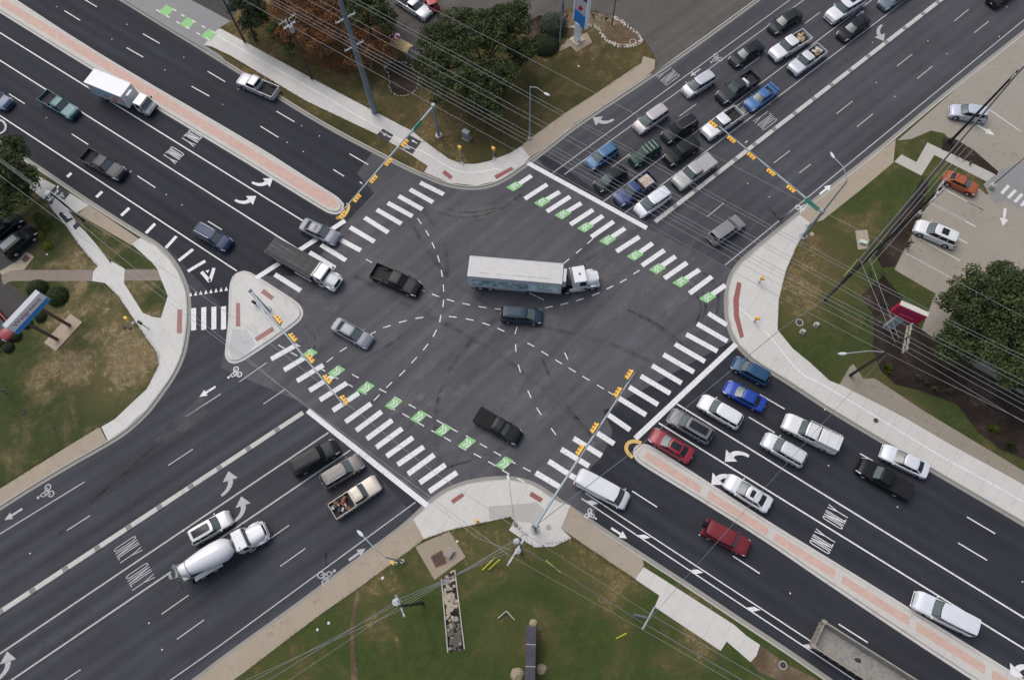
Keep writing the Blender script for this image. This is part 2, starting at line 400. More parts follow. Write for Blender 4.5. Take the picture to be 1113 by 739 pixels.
flat('garden_bed', z5([(130, 370), (60, 330), (60, 170), (160, 110), (290, 120), (290, 260), (240, 330)]), M_mulch, .149)
flat('sign_pad', z5([(345, 272), (480, 225), (515, 290), (410, 357), (370, 315), (228, 383), (205, 362), (330, 300)]), concrete('pad_tan', (.25, .20, .15), .3, None, .4), .152)
flat('mulch_ring', Z(380, 0, 6.156, [(235, 450), (300, 400), (400, 420), (470, 520), (450, 620), (370, 655), (290, 630), (255, 560)]), M_mulch, .150)
flat('leaf_litter', [(285, 28), (300, -20), (420, -30), (432, 30), (432, 56), (408, 76), (376, 82), (340, 72), (304, 50)], grass_mat('leaf_litter', (.085, .052, .024), (.045, .034, .017), (.15, .070, .030), .5), .1405)
# --- east block surfaces
flat('sidewalk', [(973, 152.5), (970.5, 177.5), (935.8, 206.5), (893.6, 240), (876, 245), (866, 236), (886, 220.5), (953, 167.8)], M_old, .141)
flat('sidewalk', [(876, 240), (880, 243), (865, 269), (854, 293.7), (846, 326), (844.7, 358.7), (861, 379), (882, 396), (901, 414), (914, 419), (981, 453), (1033, 483.5), (1100, 520), (1160, 556), (1160, 594), (1113, 566.4), (1068, 540), (1029, 517.6), (964, 479.6), (900, 441.6), (855, 411.6), (821, 391.4), (803.5, 374), (796.2, 360), (792.2, 342.5), (792.2, 318), (797.4, 298.5), (807, 286.5), (826.5, 269.5), (869, 234.5)], M_new, .144)
flat('garden_wall', [(923, 399), (927, 396), (938, 412), (950, 411.5), (1003, 446.6), (1089.6, 498.6), (1160, 541), (1160, 556), (1100, 519.8), (1033, 483.3), (981, 452.8), (912, 418)], M_wallc, .150)
z8 = lambda pts: Z(873, 80, 4.617, pts)
flat('sidewalk', z8([(490, 410), (565, 448), (620, 350), (985, 520), (950, 562), (655, 412), (590, 516), (455, 446)]), M_path, .145)
flat('parking_lot', [(974.8, 153.6), (1003, 129), (1050, 87.5), (1113, 38), (1180, -16), (1500, 0), (1500, 470), (1130, 440), (1060, 400), (1001, 358.6), (1016, 319.6), (971.5, 293.6), (1003, 231.6), (1029, 186), (1063, 205), (1071, 212), (1079, 211), (1080, 203), (1086, 191), (1040, 163), (1026, 146), (1011.6, 142.8), (990, 152)], M_lotc, .1425, 'stained concrete car park with white bay lines')
flat('asphalt_patch', z8([(900, 560), (985, 490), (1108, 440), (1200, 380), (1300, 560), (1108, 690), (1000, 640), (960, 660)]), M_lotgrey, .1465)
flat('garden_bed', z8([(690, 385), (700, 320), (765, 335), (850, 385), (975, 495), (968, 515), (860, 455), (780, 420)]), M_mulch, .1475)
flat('garden_bed', [(935, 322), (950, 345), (948, 380), (956, 402), (972, 418), (1000, 425), (1040, 440), (1062, 470), (1085, 488), (1125, 505), (1160, 530), (1160, 440), (1113, 420), (1060, 400), (1001, 360), (985, 330), (960, 300)], M_mulch, .136)
flat('garden_bed', [(950, 275), (975, 240), (1001, 196), (1009, 200), (1000, 232), (972, 290), (958, 292)], M_mulch, .137)
# --- south block surfaces
z4 = lambda pts: Z(440, 500, 3.093, pts)
flat('sidewalk', z4([(30, 200), (65, 265), (150, 235), (240, 215), (355, 190), (370, 205), (350, 235), (435, 293), (500, 290), (560, 262), (525, 230), (556, 152)]) + [(608, 546), (599, 541.5), (578.5, 527.3), (550, 521.4), (510.5, 525.9), (485.5, 535.3), (467, 549)], M_new, .144)
flat('ramp', z4([(282, 155), (420, 145), (440, 140), (470, 165), (440, 215), (375, 205), (355, 190), (285, 200)]), concrete('concrete_dull', (.37, .355, .33), DIR_A, None, .3), .1475)
flat('sidewalk', z4([(556, 152), (525, 230), (775, 400), (803, 352)]) + [(698, 607), (647, 573)], M_oldA, .141)
z6 = lambda pts: Z(660, 600, 4.6375, pts)
flat('driveway', z6([(140, 135), (182, 74), (300, 148), (640, 366), (700, 420), (768, 465), (750, 520), (720, 552), (600, 448), (570, 495), (238, 275), (262, 218)]), M_new, .146, 'white concrete driveway apron')
flat('dirt_patch', z6([(768, 465), (720, 552), (760, 600), (900, 660), (1040, 700), (1060, 640), (900, 560)]), M_dirt, .139)
flat('sidewalk', [(450, 564.7), (461, 585.7), (446, 597.6), (395, 635), (346.6, 669), (266.6, 729.6), (200, 776), (172, 770), (215, 738), (240, 718), (327, 656), (402, 599.3), (440, 571.8)], M_old, .141)
flat('drain_pad', z4([(35, 290), (150, 238), (205, 325), (100, 402)]), concrete('concrete_drain', (.27, .225, .165), .4, None, .6), .150)
flat('footpath', Z(240, 560, 4.127, [(590, 300), (625, 345), (610, 420), (600, 470), (600, 620), (615, 700), (620, 800), (590, 800), (585, 690), (580, 500), (595, 420), (605, 350)]), M_dirt, .137, 'narrow worn dirt track across the lawn')
# --- west block surfaces
zw = lambda pts: Z(0, 280, 4.617, pts); zv = lambda pts: Z(0, 220, 9.233, pts); zu = lambda pts: Z(0, 120, 4.104, pts)
flat('sidewalk', zv([(540, 90), (660, 230), (770, 400), (900, 560), (985, 650), (940, 700)]) + zw([(465, 120), (530, 130), (600, 200), (700, 350), (790, 480), (800, 540), (740, 660), (655, 739)]) + [(125.6, 455.7), (111, 464), (118, 479), (138, 465), (159, 445.4), (170, 431), (187, 407.5), (197.5, 384), (201.5, 360), (203, 338), (201.6, 317.5), (193.8, 297), (183, 281.5), (169.8, 268.6), (153.5, 259)] + [(144, 266), (165, 285), (171, 292)] + zw([(845, 195), (810, 305), (770, 300), (720, 280), (625, 130), (630, 60), (560, 20)]) + zu([(500, 690), (440, 610), (380, 540), (345, 510), (330, 480), (290, 430), (210, 400)]), M_newB, .144)
flat('sidewalk', zu([(180, 300), (310, 370), (400, 425), (345, 468), (200, 400), (150, 360), (60, 280), (90, 250)]), M_new, .143)
flat('sidewalk', zu([(400, 425), (625, 578), (592, 605), (345, 462)]), M_old, .143)
flat('sidewalk', zw([(50, 65), (467, 65), (463, 120), (250, 120), (60, 120), (20, 140), (10, 100)]), M_brown, .143)
flat('sidewalk', zw([(632, 62), (785, 62), (830, 118), (626, 118)]), M_brown, .143)
flat('sidewalk', [(109, 464), (71.5, 487), (0, 531.5), (-60, 568), (-60, 589), (17.3, 537.8), (78, 501.4), (117, 479.6)], M_old, .141)
flat('parking_lot', [(-80, 225), (0, 236), (10, 234), (41, 252), (44, 259), (30, 275), (12, 293), (4, 300), (-80, 330)], M_lotdark, .139)
flat('parking_lot', [(-90, 300), (5, 306), (30, 322), (20, 345), (4, 362), (-15, 352), (-90, 420)], M_lotdark, .1395)
flat('drain_pad', zv([(0, 700), (200, 580), (270, 500), (350, 550), (250, 680), (110, 690), (30, 739)]), M_oldA, .1435)
flat('driveway', [(-60, 122), (0, 158), (35, 181), (20, 195), (-60, 160)], M_lotdark, .146, 'dark asphalt driveway mouth')
# --- medians and island
def island(name, pts, top, inner=None, innermat=None, zz=.15, it=2, inset=.5, lab=None):
    p = [P(*q) for q in pts]; p.append(p[0]); p = chaikin(p, it); p = p[:-1]
    area = sum(a.x * b.y - a.y * b.x for a, b in zip(p, p[1:] + p[:1])); s = 1 if area > 0 else -1
    pp = [p[-1]] + p + [p[0], p[1]]
    mid = offset(pp, .12 * s)[1:-2]
    m = MB(); m.poly(mid, zz)
    strip(m, p + [p[0]], mid + [mid[0]], 0, zz)
    o = struct(m.obj(name, top), lab)
    g = MB(); gt = offset(pp, -.28 * s)[1:-2]; strip(g, p + [p[0]], gt + [gt[0]], .0125, .0095); struct(g.obj('gutter', M_median))
    return p
nw_med = [(371.5, 222.5), (371, 229), (365, 231.5), (358, 230), (349, 225), (292.6, 190.5), (280, 182), (103, 76), (0, 12), (-60, -25), (-60, -45), (0, -9), (12.9, -1), (108, 61.7), (280, 161), (323, 189), (350, 206), (366, 216)]
island('median', nw_med, M_median, lab='raised pale concrete median with a pink brick strip')
def brickstrip(pts, name='brick_paving'):
    m = MB(); m.poly([P(*q) for q in chaik2(pts)], None); 
def chaik2(pts): return pts
def br(pts, smooth=0):
    p = [P(*q) for q in pts]; 
    if smooth: p.append(p[0]); p = chaikin(p, smooth)[:-1]
    m = MB(); m.poly([(a.x, a.y, .156) for a in p]); struct(m.obj('brick_paving', M_brick))
def along(a, b, t): return (a[0] + (b[0] - a[0]) * t, a[1] + (b[1] - a[1]) * t)
bu0, bu1 = (-60, -39.5), (280, 166); bl0, bl1 = (-60, -30), (280, 177.3)
ts = [0, .18, .36, .54, .72, .90, 1.0]
for i in range(len(ts) - 1):
    a, b = ts[i] + .001, ts[i + 1] - .001
    br([along(bu0, bu1, a), along(bu0, bu1, b), along(bl0, bl1, b), along(bl0, bl1, a)])
br([(280.4, 166.3), (323, 192), (355, 211), (365, 217.5), (368, 223), (365.5, 227), (358, 226), (346, 219), (318, 202), (280.4, 177.5)])
se_med = [(690.5, 491), (692, 487), (696, 485), (703, 485), (712, 489.5), (764, 523), (837.6, 571), (900, 609), (993, 666.5), (1113, 741), (1180, 782), (1180, 811), (1061.6, 739), (900, 632), (833, 585.5), (759.6, 540), (700, 504), (692, 497.5)]
island('median', se_med, M_median, lab='raised pale concrete median with pink brick panels')
su0, su1 = (698, 487.8), (1180, 791.5); sl0, sl1 = (695, 495.0), (1180, 802.5)
for a, b in ((.006, .139), (.146, .288), (.295, .440), (.447, .606), (.613, .776), (.783, .9), (.906, 1.0)):
    def w(t): return along(su0, su1, t), along(sl0, sl1, t)
    (x1, y1), (x2, y2) = w(a), w(b)
    p1, p2 = w(a + .004), w(b - .004)
    br([p1[0], p2[0], p2[1], p1[1]])
isl = [(254.5, 302), (258, 298.5), (264, 296.5), (268, 297), (275, 300), (301, 316.7), (321, 329.5), (327, 337), (327, 344), (321, 350.5), (299, 366.5), (273, 384), (260, 392), (252, 393), (247, 388), (247, 380), (250.5, 350), (251, 330), (251.5, 311)]
island('traffic_island', isl, M_newB, zz=.15, it=1, lab='triangular white concrete traffic island')
struct(MB().poly([P(*q) for q in Z(240, 290, 6.72, [(60, 600), (90, 460), (190, 460), (260, 570), (170, 650), (90, 680)])], .154).obj('stained_concrete', concrete('concrete_stain', (.42, .42, .42), .4, None, .95, (.20, .205, .21))))
kn = chaikin([P(*q) for q in [(-14, 126), (-2, 130), (5, 133), (7.5, 139), (4, 145), (-6, 147), (-16, 143)]], 2); km = MB(); strip(km, offset(kn, .14), offset(kn, -.14), .12, .12); strip(km, offset(kn, .14), offset(kn, .14), 0, .12); strip(km, offset(kn, -.14), offset(kn, -.14), 0, .12); struct(km.obj('kerb_nose', M_median))
# narrow divider on the north-east and south-west legs
def divider(p, q, w, gaps, name='median'):
    a, b = P(*p), P(*q); Lg = (b - a).length; d = (b - a).normalized(); n = Vector((-d.y, d.x, 0))
    m = MB(); M = Matrix.Translation(a) @ Matrix.Rotation(math.atan2(d.y, d.x), 4, 'Z')
    m.box(0, Lg, -w / 2, w / 2, 0, .12, M, .05, .05); struct(m.obj(name, M_median), 'narrow raised concrete lane divider')
    g = MB()
    for gp in gaps:
        s = (P(*gp) - a).dot(d); g.box(s - .34, s + .34, -w / 2 - .02, w / 2 + .02, 0, .128, M, .03, .03)
    struct(g.obj('divider_gap', concrete('gap_dark', (.19, .185, .175), 0, None, .5)))
ga = [(301, 466), (270, 487), (239, 509), (208, 529), (174, 551.5), (140.5, 573), (106.6, 596), (72, 619), (36, 641.5), (1, 665), (-36, 689)]
divider((329.8, 448.5), (-60, 704.5), .62, ga)
gb = [(733, 224), (756, 208), (778.6, 191), (799, 174), (819.7, 157.5), (841, 141), (863.5, 124), (884, 108), (903.5, 93), (923.7, 77.5), (943.5, 62), (963, 47), (983, 31.7), (1003, 16), (1019, 3.5), (1040, -13)]
divider((712, 241.5), (1080, -44), .62, gb)
# ------------------------------------------------------------------ markings
mk = MB(); wk = MB()
def ln(p, q, w=.15, m=None, z=.013): line(m or mk, P(*p), P(*q), w, z)
SEEN = []
def fresh(c, tol=.75, key=0):
    for k, q in SEEN:
        if k == key and (q - c).length < tol: return False
    SEEN.append((key, c)); return True
def lnext(p, q, w=.15, ep=0, eq=0, m=None):
    a, b = P(*p), P(*q); d = (b - a).normalized(); line(m or mk, a - d * ep, b + d * eq, w, .013)
lnext((0, 36), (330.5, 241), .165, 60); lnext((0, 66), (324, 271), .165, 60); lnext((0, 126), (257.5, 294.6), .165, 60)
lnext((735.8, 439), (1113, 671), .165, 0, 60); lnext((716, 459.6), (1113, 704.7), .165, 0, 60)
lnext((636, 535.5), (900, 708.8), .12, 0, 60); lnext((632, 541.5), (900, 719.5), .12, 0, 60)
for c in [(643, 546), (699.6, 583), (757, 620.8), (819, 661.5), (880, 702)]:
    mk.poly([P(c[0] + x, c[1] + y) for x, y in ((-7.3, -1.5), (.6, -2.4), (7.6, 1.1), (-.8, 2.8))], .0165)
z1 = lambda p: Z(0, 0, 3.889, p); z0120 = lambda p: Z(0, 120, 4.104, p); z180 = lambda p: Z(180, 190, 4.617, p)
z380 = lambda p: Z(380, 160, 3.693, p); z620 = lambda p: Z(620, 180, 3.693, p); z660 = lambda p: Z(660, 360, 4.617, p)
z480 = lambda p: Z(480, 370, 4.617, p); z260 = lambda p: Z(260, 340, 4.617, p); z170 = lambda p: Z(170, 440, 3.693, p)
z0560 = lambda p: Z(0, 560, 4.127, p); z0420 = lambda p: Z(0, 420, 4.617, p); z640 = lambda p: Z(640, 80, 4.618, p)
z740 = lambda p: Z(740, 0, 4.927, p); z933 = lambda p: Z(933, 0, 6.156, p); z873 = lambda p: Z(873, 80, 4.617, p)
zL = lambda p: Z(853, 540, 3.715, p); z6648 = lambda p: Z(660, 480, 4.617, p); z8736 = lambda p: Z(873, 360, 4.617, p)
dashes = z1([(358, 0), (410, 31), (605, 145), (675, 185), (878, 303), (952, 347), (273, 47), (339, 88), (535, 203), (605, 243), (810, 366), (885, 408), (303, 567), (373, 612), (38, 398), (105, 440)]) \
    + zA([(275, 472), (350, 516), (583, 651), (662, 697), (207, 535), (283, 582), (515, 718), (560, 746), (0, 312), (57, 347)]) + z0120([(613, 293), (693, 345), (928, 495), (990, 533)]) + z180([(213, 233), (308, 292)]) \
    + z6648([(125, 247), (250, 327), (630, 572), (765, 660)]) + zL([(217, 512), (335, 587), (735, 80), (850, 148), (700, 185), (817, 255)]) + z660([(710, 430), (840, 508), (765, 317), (890, 390)]) + z8736([(285, 613), (350, 650)])
for a, b in zip(dashes[::2], dashes[1::2]):
    if fresh((P(*a) + P(*b)) / 2, 1.5): ln(a, b, .13)
nd = z640([(455, 215), (540, 153), (115, 470), (205, 405), (928, 450), (1010, 387), (593, 720), (678, 650), (955, 739), (1016, 692)]) + z740([(335, 372), (422, 308), (665, 128), (745, 68), (0, 620), (85, 560), (943, 680), (1028, 612)]) \
    + z933([(258, 445), (360, 365), (393, 528), (495, 445), (640, 145), (738, 65), (775, 222), (872, 145)]) + z873([(167, 203), (247, 140), (270, 267), (350, 203), (-20, 500), (38, 455)]) + z620([(548, 205), (616, 152), (898, 47), (958, 0)]) \
    + z170([(497, 647), (598, 575), (433, 552), (533, 482), (48, 242), (147, 177), (118, 47), (188, 0)]) + z0560([(725, 442), (846, 357), (793, 555), (915, 468), (288, 739), (362, 690), (300, 67), (405, 0)]) + z0420([(845, 396), (969, 315), (335, 721), (470, 635)]) + z260([(122, 457), (232, 382)])
for a, b in zip(nd[::2], nd[1::2]):
    if fresh((P(*a) + P(*b)) / 2, 1.5): ln(a, b, .12, wk)
lnext((656, 219), (948, 0), .14, 0, 60, wk); lnext((679, 231.6), (985, 0), .14, 0, 60, wk)
lnext((601, 188), (859, 0), .12, 0, 60, wk); lnext((613.5, 189.8), (874, 0), .12, 0, 60, wk)
lnext((788, 288.3), (1113, 22), .13, 0, 60, wk)
lnext((357, 470), (0, 710), .18, 0, 60, wk); lnext((381, 489), (12, 739), .18, 0, 60, wk)
lnext((451.6, 545.6), (240, 700.5), .12, 0, 0, wk); lnext((240, 700.5), (185, 739), .12, 0, 60, wk)
lnext((0, 580), (92, 523.5), .12, 40, 0, wk); ln((202, 453), (240, 428), .12, wk); ln((260, 415), (290, 394), .12, wk)
# thick stop lines
ln((277.5, 303), (375, 240), .62, z=.0145); ln((573, 177), (703, 248), .62, z=.0145)
ln((690.5, 476.5), (800, 374), .62, z=.0145); ln((334.5, 446), (467, 551.5), .62, z=.0145)
bars = z380([(283, 143), (378, 190), (242, 170), (335, 222), (197, 197), (292, 250), (153, 224), (252, 278), (109, 251), (208, 308), (60, 283), (155, 343), (2, 322), (100, 380), (-50, 365), (45, 415), (703, 208), (793, 150), (792, 259), (885, 199), (886, 311), (977, 252), (970, 361), (1060, 299), (1071, 419), (1163, 360)]) \
    + z180([(868, 312), (975, 382), (780, 352), (905, 430), (722, 390), (850, 468), (635, 445), (765, 525), (548, 500), (678, 582)]) \
    + z380([(665, 158), (730, 115), (775, 220), (843, 180), (855, 270), (930, 225), (948, 322), (1017, 276), (1037, 372), (1105, 326)]) \
    + z620([(150, 298), (220, 252), (183, 345), (275, 282), (262, 360), (330, 312), (287, 402), (377, 340), (352, 412), (422, 365), (377, 453), (468, 390), (445, 466), (518, 418), (478, 513), (568, 446), (553, 528), (622, 480), (553, 593), (628, 640), (508, 635), (630, 705), (465, 677), (590, 745)]) \
    + z660([(395, 12), (548, 100), (340, 65), (490, 152), (282, 117), (435, 205), (225, 172), (373, 260), (168, 225), (316, 312), (110, 280), (255, 368), (50, 330), (195, 420), (0, 415), (115, 495), (-50, 510), (35, 565)]) \
    + z480([(725, 435), (865, 520), (662, 490), (803, 578), (600, 545), (740, 630), (537, 605), (670, 690), (472, 663), (600, 739)]) \
    + z260([(160, 232), (290, 160), (225, 287), (350, 212), (290, 342), (422, 262), (352, 390), (475, 315), (405, 437), (540, 352), (470, 490), (600, 402), (533, 547), (662, 455), (587, 590), (715, 495), (640, 632), (768, 538), (688, 675), (818, 580), (740, 719), (872, 625)]) \
    + z170([(883, 168), (988, 97), (925, 205), (1030, 130), (968, 240), (1073, 168), (1010, 277), (1115, 200), (1057, 312), (1160, 240)]) + Z(440, 500, 3.093, [(50, 77), (138, 13), (82, 105), (175, 41)])
bars += Z(190, 325, 1, [(20.5, 34), (20.5, 10), (31.5, 33.5), (31.5, 9), (42.5, 33), (42.5, 8.5), (53, 33), (53, 8)])
for a, b in zip(bars[::2], bars[1::2]):
    if fresh((P(*a) + P(*b)) / 2, .95, 1): ln(a, b, .60)
# diverging hatch bars and yield marks in the slip lane
hz = z0120([(300, 298), (318, 280), (430, 388), (456, 363), (541, 470), (577, 436), (651, 548), (692, 506), (740, 614), (787, 562), (797, 671), (861, 620), (838, 718), (916, 672)])
for a, b in zip(hz[::2], hz[1::2]): ln(a, b, .42)
m2 = z180([(180, 487), (222, 536), (243, 468)]); ln(m2[0], m2[1], .42); ln(m2[1], m2[2], .42)
mk.poly([P(*q) for q in z180([(200, 482), (220, 476), (212, 494)])], .015)
for i in range(8):
    x, y = 125 + 25.5 * i, 603 - 4 * i
    mk.poly([P(*q) for q in z180([(x - 8, y + 8), (x + 9, y + 6), (x + 1, y - 14)])], .014)
# dotted turning guides
def dots(pts, l=.95, w=.115, c=None, m=None):
    for i, p in enumerate(pts):
        a = P(*pts[max(i - 1, 0)]); b = P(*pts[min(i + 1, len(pts) - 1)]); d = (b - a).normalized(); q = P(*p)
        if fresh(q, .8, 2): line(m or mk, q - d * l / 2, q + d * l / 2, w, .0125)
dots(z380([(280, 297), (312, 345), (336, 395), (357, 448), (370, 507), (377, 565), (376, 627), (364, 688)]))
dots(z380([(78, 457), (288, 572), (345, 595), (405, 615), (468, 630), (533, 642), (598, 650)]))
dots(z380([(150, 720), (213, 700), (280, 685), (348, 680), (414, 681), (482, 692), (548, 710), (607, 733)]) + z480([(448, 22), (518, 65), (587, 107), (655, 148), (725, 190), (797, 233), (855, 268)]))
dots(z380([(800, 642), (862, 629), (925, 612), (988, 590), (1045, 563), (1098, 537)]) + z620([(213, 461), (265, 428)]))
dots(z380([(870, 458), (920, 417), (965, 378)]) + z620([(35, 342), (82, 303)])); dots(z380([(766, 607), (735, 592)]))
dots(z380([(668, 735), (672, 722)]) + z480([(372, 38), (390, 140), (441, 270), (488, 355), (562, 457)])); dots(z480([(625, 78), (635, 100)]))
dots(z260([(822, 44), (742, 70), (668, 103), (522, 184), (455, 235)])); dots(z260([(1010, 30), (982, 102), (935, 172), (878, 237), (818, 302), (752, 362), (690, 425)]))
gup = z260([(212, 170), (275, 207), (345, 243), (415, 283), (480, 322), (553, 362), (622, 398), (690, 437), (765, 477), (837, 515), (910, 558), (983, 600), (1045, 633)]) + z480([(105, 540), (180, 577), (252, 617), (322, 660), (398, 700)])
glo = z260([(290, 160), (360, 195), (430, 235), (510, 280), (583, 317), (655, 355), (720, 390), (795, 430), (868, 468), (948, 515), (1008, 548), (1078, 587)]) + z480([(140, 487), (210, 527), (280, 567), (352, 607), (428, 647)])
dots(gup, .95); dots(glo, .95)
gb = [(350, 208), (488, 294), (635, 377), (775, 455), (902, 521), (1022, 587)]
gq = z260(gb) + z480([(128, 515), (315, 615)])
green = MB(); gw = MB()
def chevron(c, d, s=1.0):
    n = Vector((-d.y, d.x, 0))
    for o in (-.28, .12):
        a = c + d * (o + .35) * s
        line(gw, a, a - d * .42 * s + n * .48 * s, .13, .021); line(gw, a, a - d * .42 * s - n * .48 * s, .13, .021)
for i, p in enumerate(gq):
    d = (P(*gq[min(i + 1, len(gq) - 1)]) - P(*gq[max(i - 1, 0)])).normalized(); n = Vector((-d.y, d.x, 0)); c = P(*p)
    e = (d * .35 + n).normalized()
    green.poly([c - d * .52 - e * .78, c + d * .52 - e * .78, c + d * .52 + e * .78, c - d * .52 + e * .78], .018); chevron(c, d)
for p, q in zip(*[iter(z380([(662, 158), (843, 180), (773, 221), (843, 180), (856, 270), (930, 225), (947, 322), (1017, 276), (1036, 373), (1105, 326)]) + z620([(61, 247), (130, 200), (150, 299), (220, 252), (260, 361), (330, 312), (350, 414), (422, 365), (444, 467), (518, 418), (551, 530), (622, 480)]))] * 2):
    if not fresh(P(*p), 1.0, 3): continue
    d = (P(605, 201) - P(560, 176)).normalized(); d = -(P(770, 322) - P(559, 203)).normalized(); c = P(*p); n = Vector((-d.y, d.x, 0))
    e = (d * .0 + n).normalized(); e = (P(*q) - c).normalized() if p[0] > 565 else n
    e = (P(770, 305) - P(757, 314)).normalized()
    green.poly([c - d * .55 - e * .75, c + d * .55 - e * .75, c + d * .55 + e * .75, c - d * .55 + e * .75], .018); chevron(c, d, .9)
for p in z1([(705, 50), (795, 102), (885, 152)]):
    c = P(*p); d = A_; n = Vector((-d.y, d.x, 0)); green.poly([(q.x, q.y, .156) for q in (c - d * .8 - n * .8, c + d * .8 - n * .8, c + d * .8 + n * .8, c - d * .8 + n * .8)])
struct(green.obj('bike_crossing_mark', G_PAINT)); struct(gw.obj('bike_chevron_mark', W_PAINT))
dv = MB()
for p in z1([(740, 47), (775, 70), (822, 95), (862, 118), (905, 140), (670, 50), (712, 75), (755, 100), (795, 122), (840, 147), (880, 168), (915, 188)]):
    c = P(*p); dv.poly([(q.x, q.y, .1565) for q in (c - A_ * .35 - n * .09, c + A_ * .35 - n * .09, c + A_ * .35 + n * .09, c - A_ * .35 + n * .09)])
struct(dv.obj('driveway_mark', W_LOT))
# arrows
def arrow_straight(m, c, ang, s=1.0, z=.015):
    M = Matrix.Translation((c.x, c.y, z)) @ Matrix.Rotation(ang, 4, 'Z') @ Matrix.Scale(s, 4)
    m.poly([M @ Vector(q) for q in [(-1.0, -.13, 0), (.25, -.13, 0), (.25, -.42, 0), (1.1, 0, 0), (.25, .42, 0), (.25, .13, 0), (-1.0, .13, 0)]])
def arrow_turn(m, c, ang, left=1, s=1.0, z=.015):
    M = Matrix.Translation((c.x, c.y, z)) @ Matrix.Rotation(ang, 4, 'Z') @ Matrix.Scale(s, 4)
    mid = []; w = []
    for i in range(9):
        t = i / 8; mid.append(Vector((-1.3 + 1.45 * math.sin(t * 1.45), left * (-.45 + 1.0 * (1 - math.cos(t * 1.45))), 0)))
    lft, rgt = [], []
    for i, a in enumerate(mid):
        d = (mid[min(i + 1, 8)] - mid[max(i - 1, 0)]).normalized(); n = Vector((-d.y, d.x, 0)); k = .13 + .14 * i / 8
        lft.append(a + n * k); rgt.append(a - n * k)
    end = mid[-1]; d = Vector((math.sin(.35), left * math.cos(.35), 0)); d = (mid[8] - mid[7]).normalized(); n = Vector((-d.y, d.x, 0))
    m.poly([M @ q for q in lft + rgt[::-1]])
    m.poly([M @ q for q in (end - d * .03 - n * .75, end + d * .9, end - d * .03 + n * .75)])
    return
hA, hA2, hB, hC = DIR_A, DIR_A + math.pi, DIR_B, DIR_C
for p in [(286, 201), (267.7, 220.3)]: arrow_turn(mk, P(*p), hA, 1, 1.12)
for p in [(798.6, 492), (784, 517), (1108.7, 724)]: arrow_turn(mk, P(*p), hA2, 1, 1.15)
for p in [(251, 526), (265, 553.7), (9, 724)]: arrow_turn(wk, P(*p), hC, 1, 1.12)
arrow_turn(wk, P(954, 36), hB + math.pi, 1, 1.15); arrow_turn(wk, P(655, 133.7), hB + math.pi, -1, 1.15); arrow_straight(wk, P(935, 15), hB, .8)
arrow_straight(mk, P(896.7, 206.5), hB); arrow_straight(wk, P(15, 558.6), hC + math.pi, 1.0); arrow_straight(mk, P(226, 425.4), hC + math.pi)
arrow_straight(wk, P(387.8, 602.4), hC, 1.0); arrow_straight(mk, P(672.5, 579), hA, .95); arrow_straight(wk, P(756, 79), hB + math.pi, .9)
def bike(m, c, ang, s=1.0, z=.015, k=.055):
    M = Matrix.Translation((c.x, c.y, z)) @ Matrix.Rotation(ang, 4, 'Z') @ Matrix.Scale(s, 4)
    def seg(a, b, w=k):
        a, b = Vector((*a, 0)), Vector((*b, 0)); d = (b - a).normalized(); n = Vector((-d.y, d.x, 0)) * w
        m.poly([M @ q for q in (a - n, b - n, b + n, a + n)])
    for cy in (-.42, .42):
        for i in range(12):
            a0, a1 = i * math.pi / 6, (i + 1) * math.pi / 6
            m.poly([M @ Vector((-.3 + r * math.cos(a), cy + r * math.sin(a), 0)) for r, a in ((.36, a0), (.36, a1), (.24, a1), (.24, a0))])
    for a, b in (((-.3, -.42), (.25, -.2)), ((.25, -.2), (.2, .25)), ((-.3, .42), (.4, .2)), ((-.3, .0), (.2, .25)), ((-.3, .0), (.25, -.2)), ((.25, -.2), (.75, -.1)), ((.75, -.1), (.45, .28))): seg(a, b)
    m.poly([M @ Vector((.98 + .15 * math.cos(i * .785), -.02 + .15 * math.sin(i * .785), 0)) for i in range(8)])
bike(mk, P(256, 405.5), hC + math.pi, .95); bike(mk, P(871.8, 226.6), hB); bike(wk, P(51, 534.8), hC + math.pi, 1.05); bike(wk, P(354, 626.6), hC, 1.1); bike(mk, P(641.5, 559), hA, .75); bike(wk, P(778.6, 64), hB + math.pi, 1.0)
# worded marks
def text_mesh(txt):
    cu = bpy.data.curves.new('t', 'FONT'); cu.body = txt; cu.align_x = 'CENTER'; cu.align_y = 'CENTER'; cu.resolution_u = 3; cu.offset = .018 if txt == 'ONLY' else .0
    o = bpy.data.objects.new('t', cu); COL.objects.link(o)
    dg = bpy.context.evaluated_depsgraph_get(); me = bpy.data.meshes.new_from_object(o.evaluated_get(dg))
    vs = [Vector(v.co) for v in me.vertices]; fs = [tuple(f.vertices) for f in me.polygons]
    bpy.data.objects.remove(o); bpy.data.curves.remove(cu); bpy.data.meshes.remove(me)
    x0, x1 = min(v.x for v in vs), max(v.x for v in vs); y0, y1 = min(v.y for v in vs), max(v.y for v in vs)
    return [((v.x - x0) / (x1 - x0) - .5, (v.y - y0) / (y1 - y0) - .5) for v in vs], fs
def text_on(m, txt, M, w, h):
    vs, fs = text_mesh(txt); m.add([M @ Vector((x * w, y * h, 0)) for x, y in vs], fs)
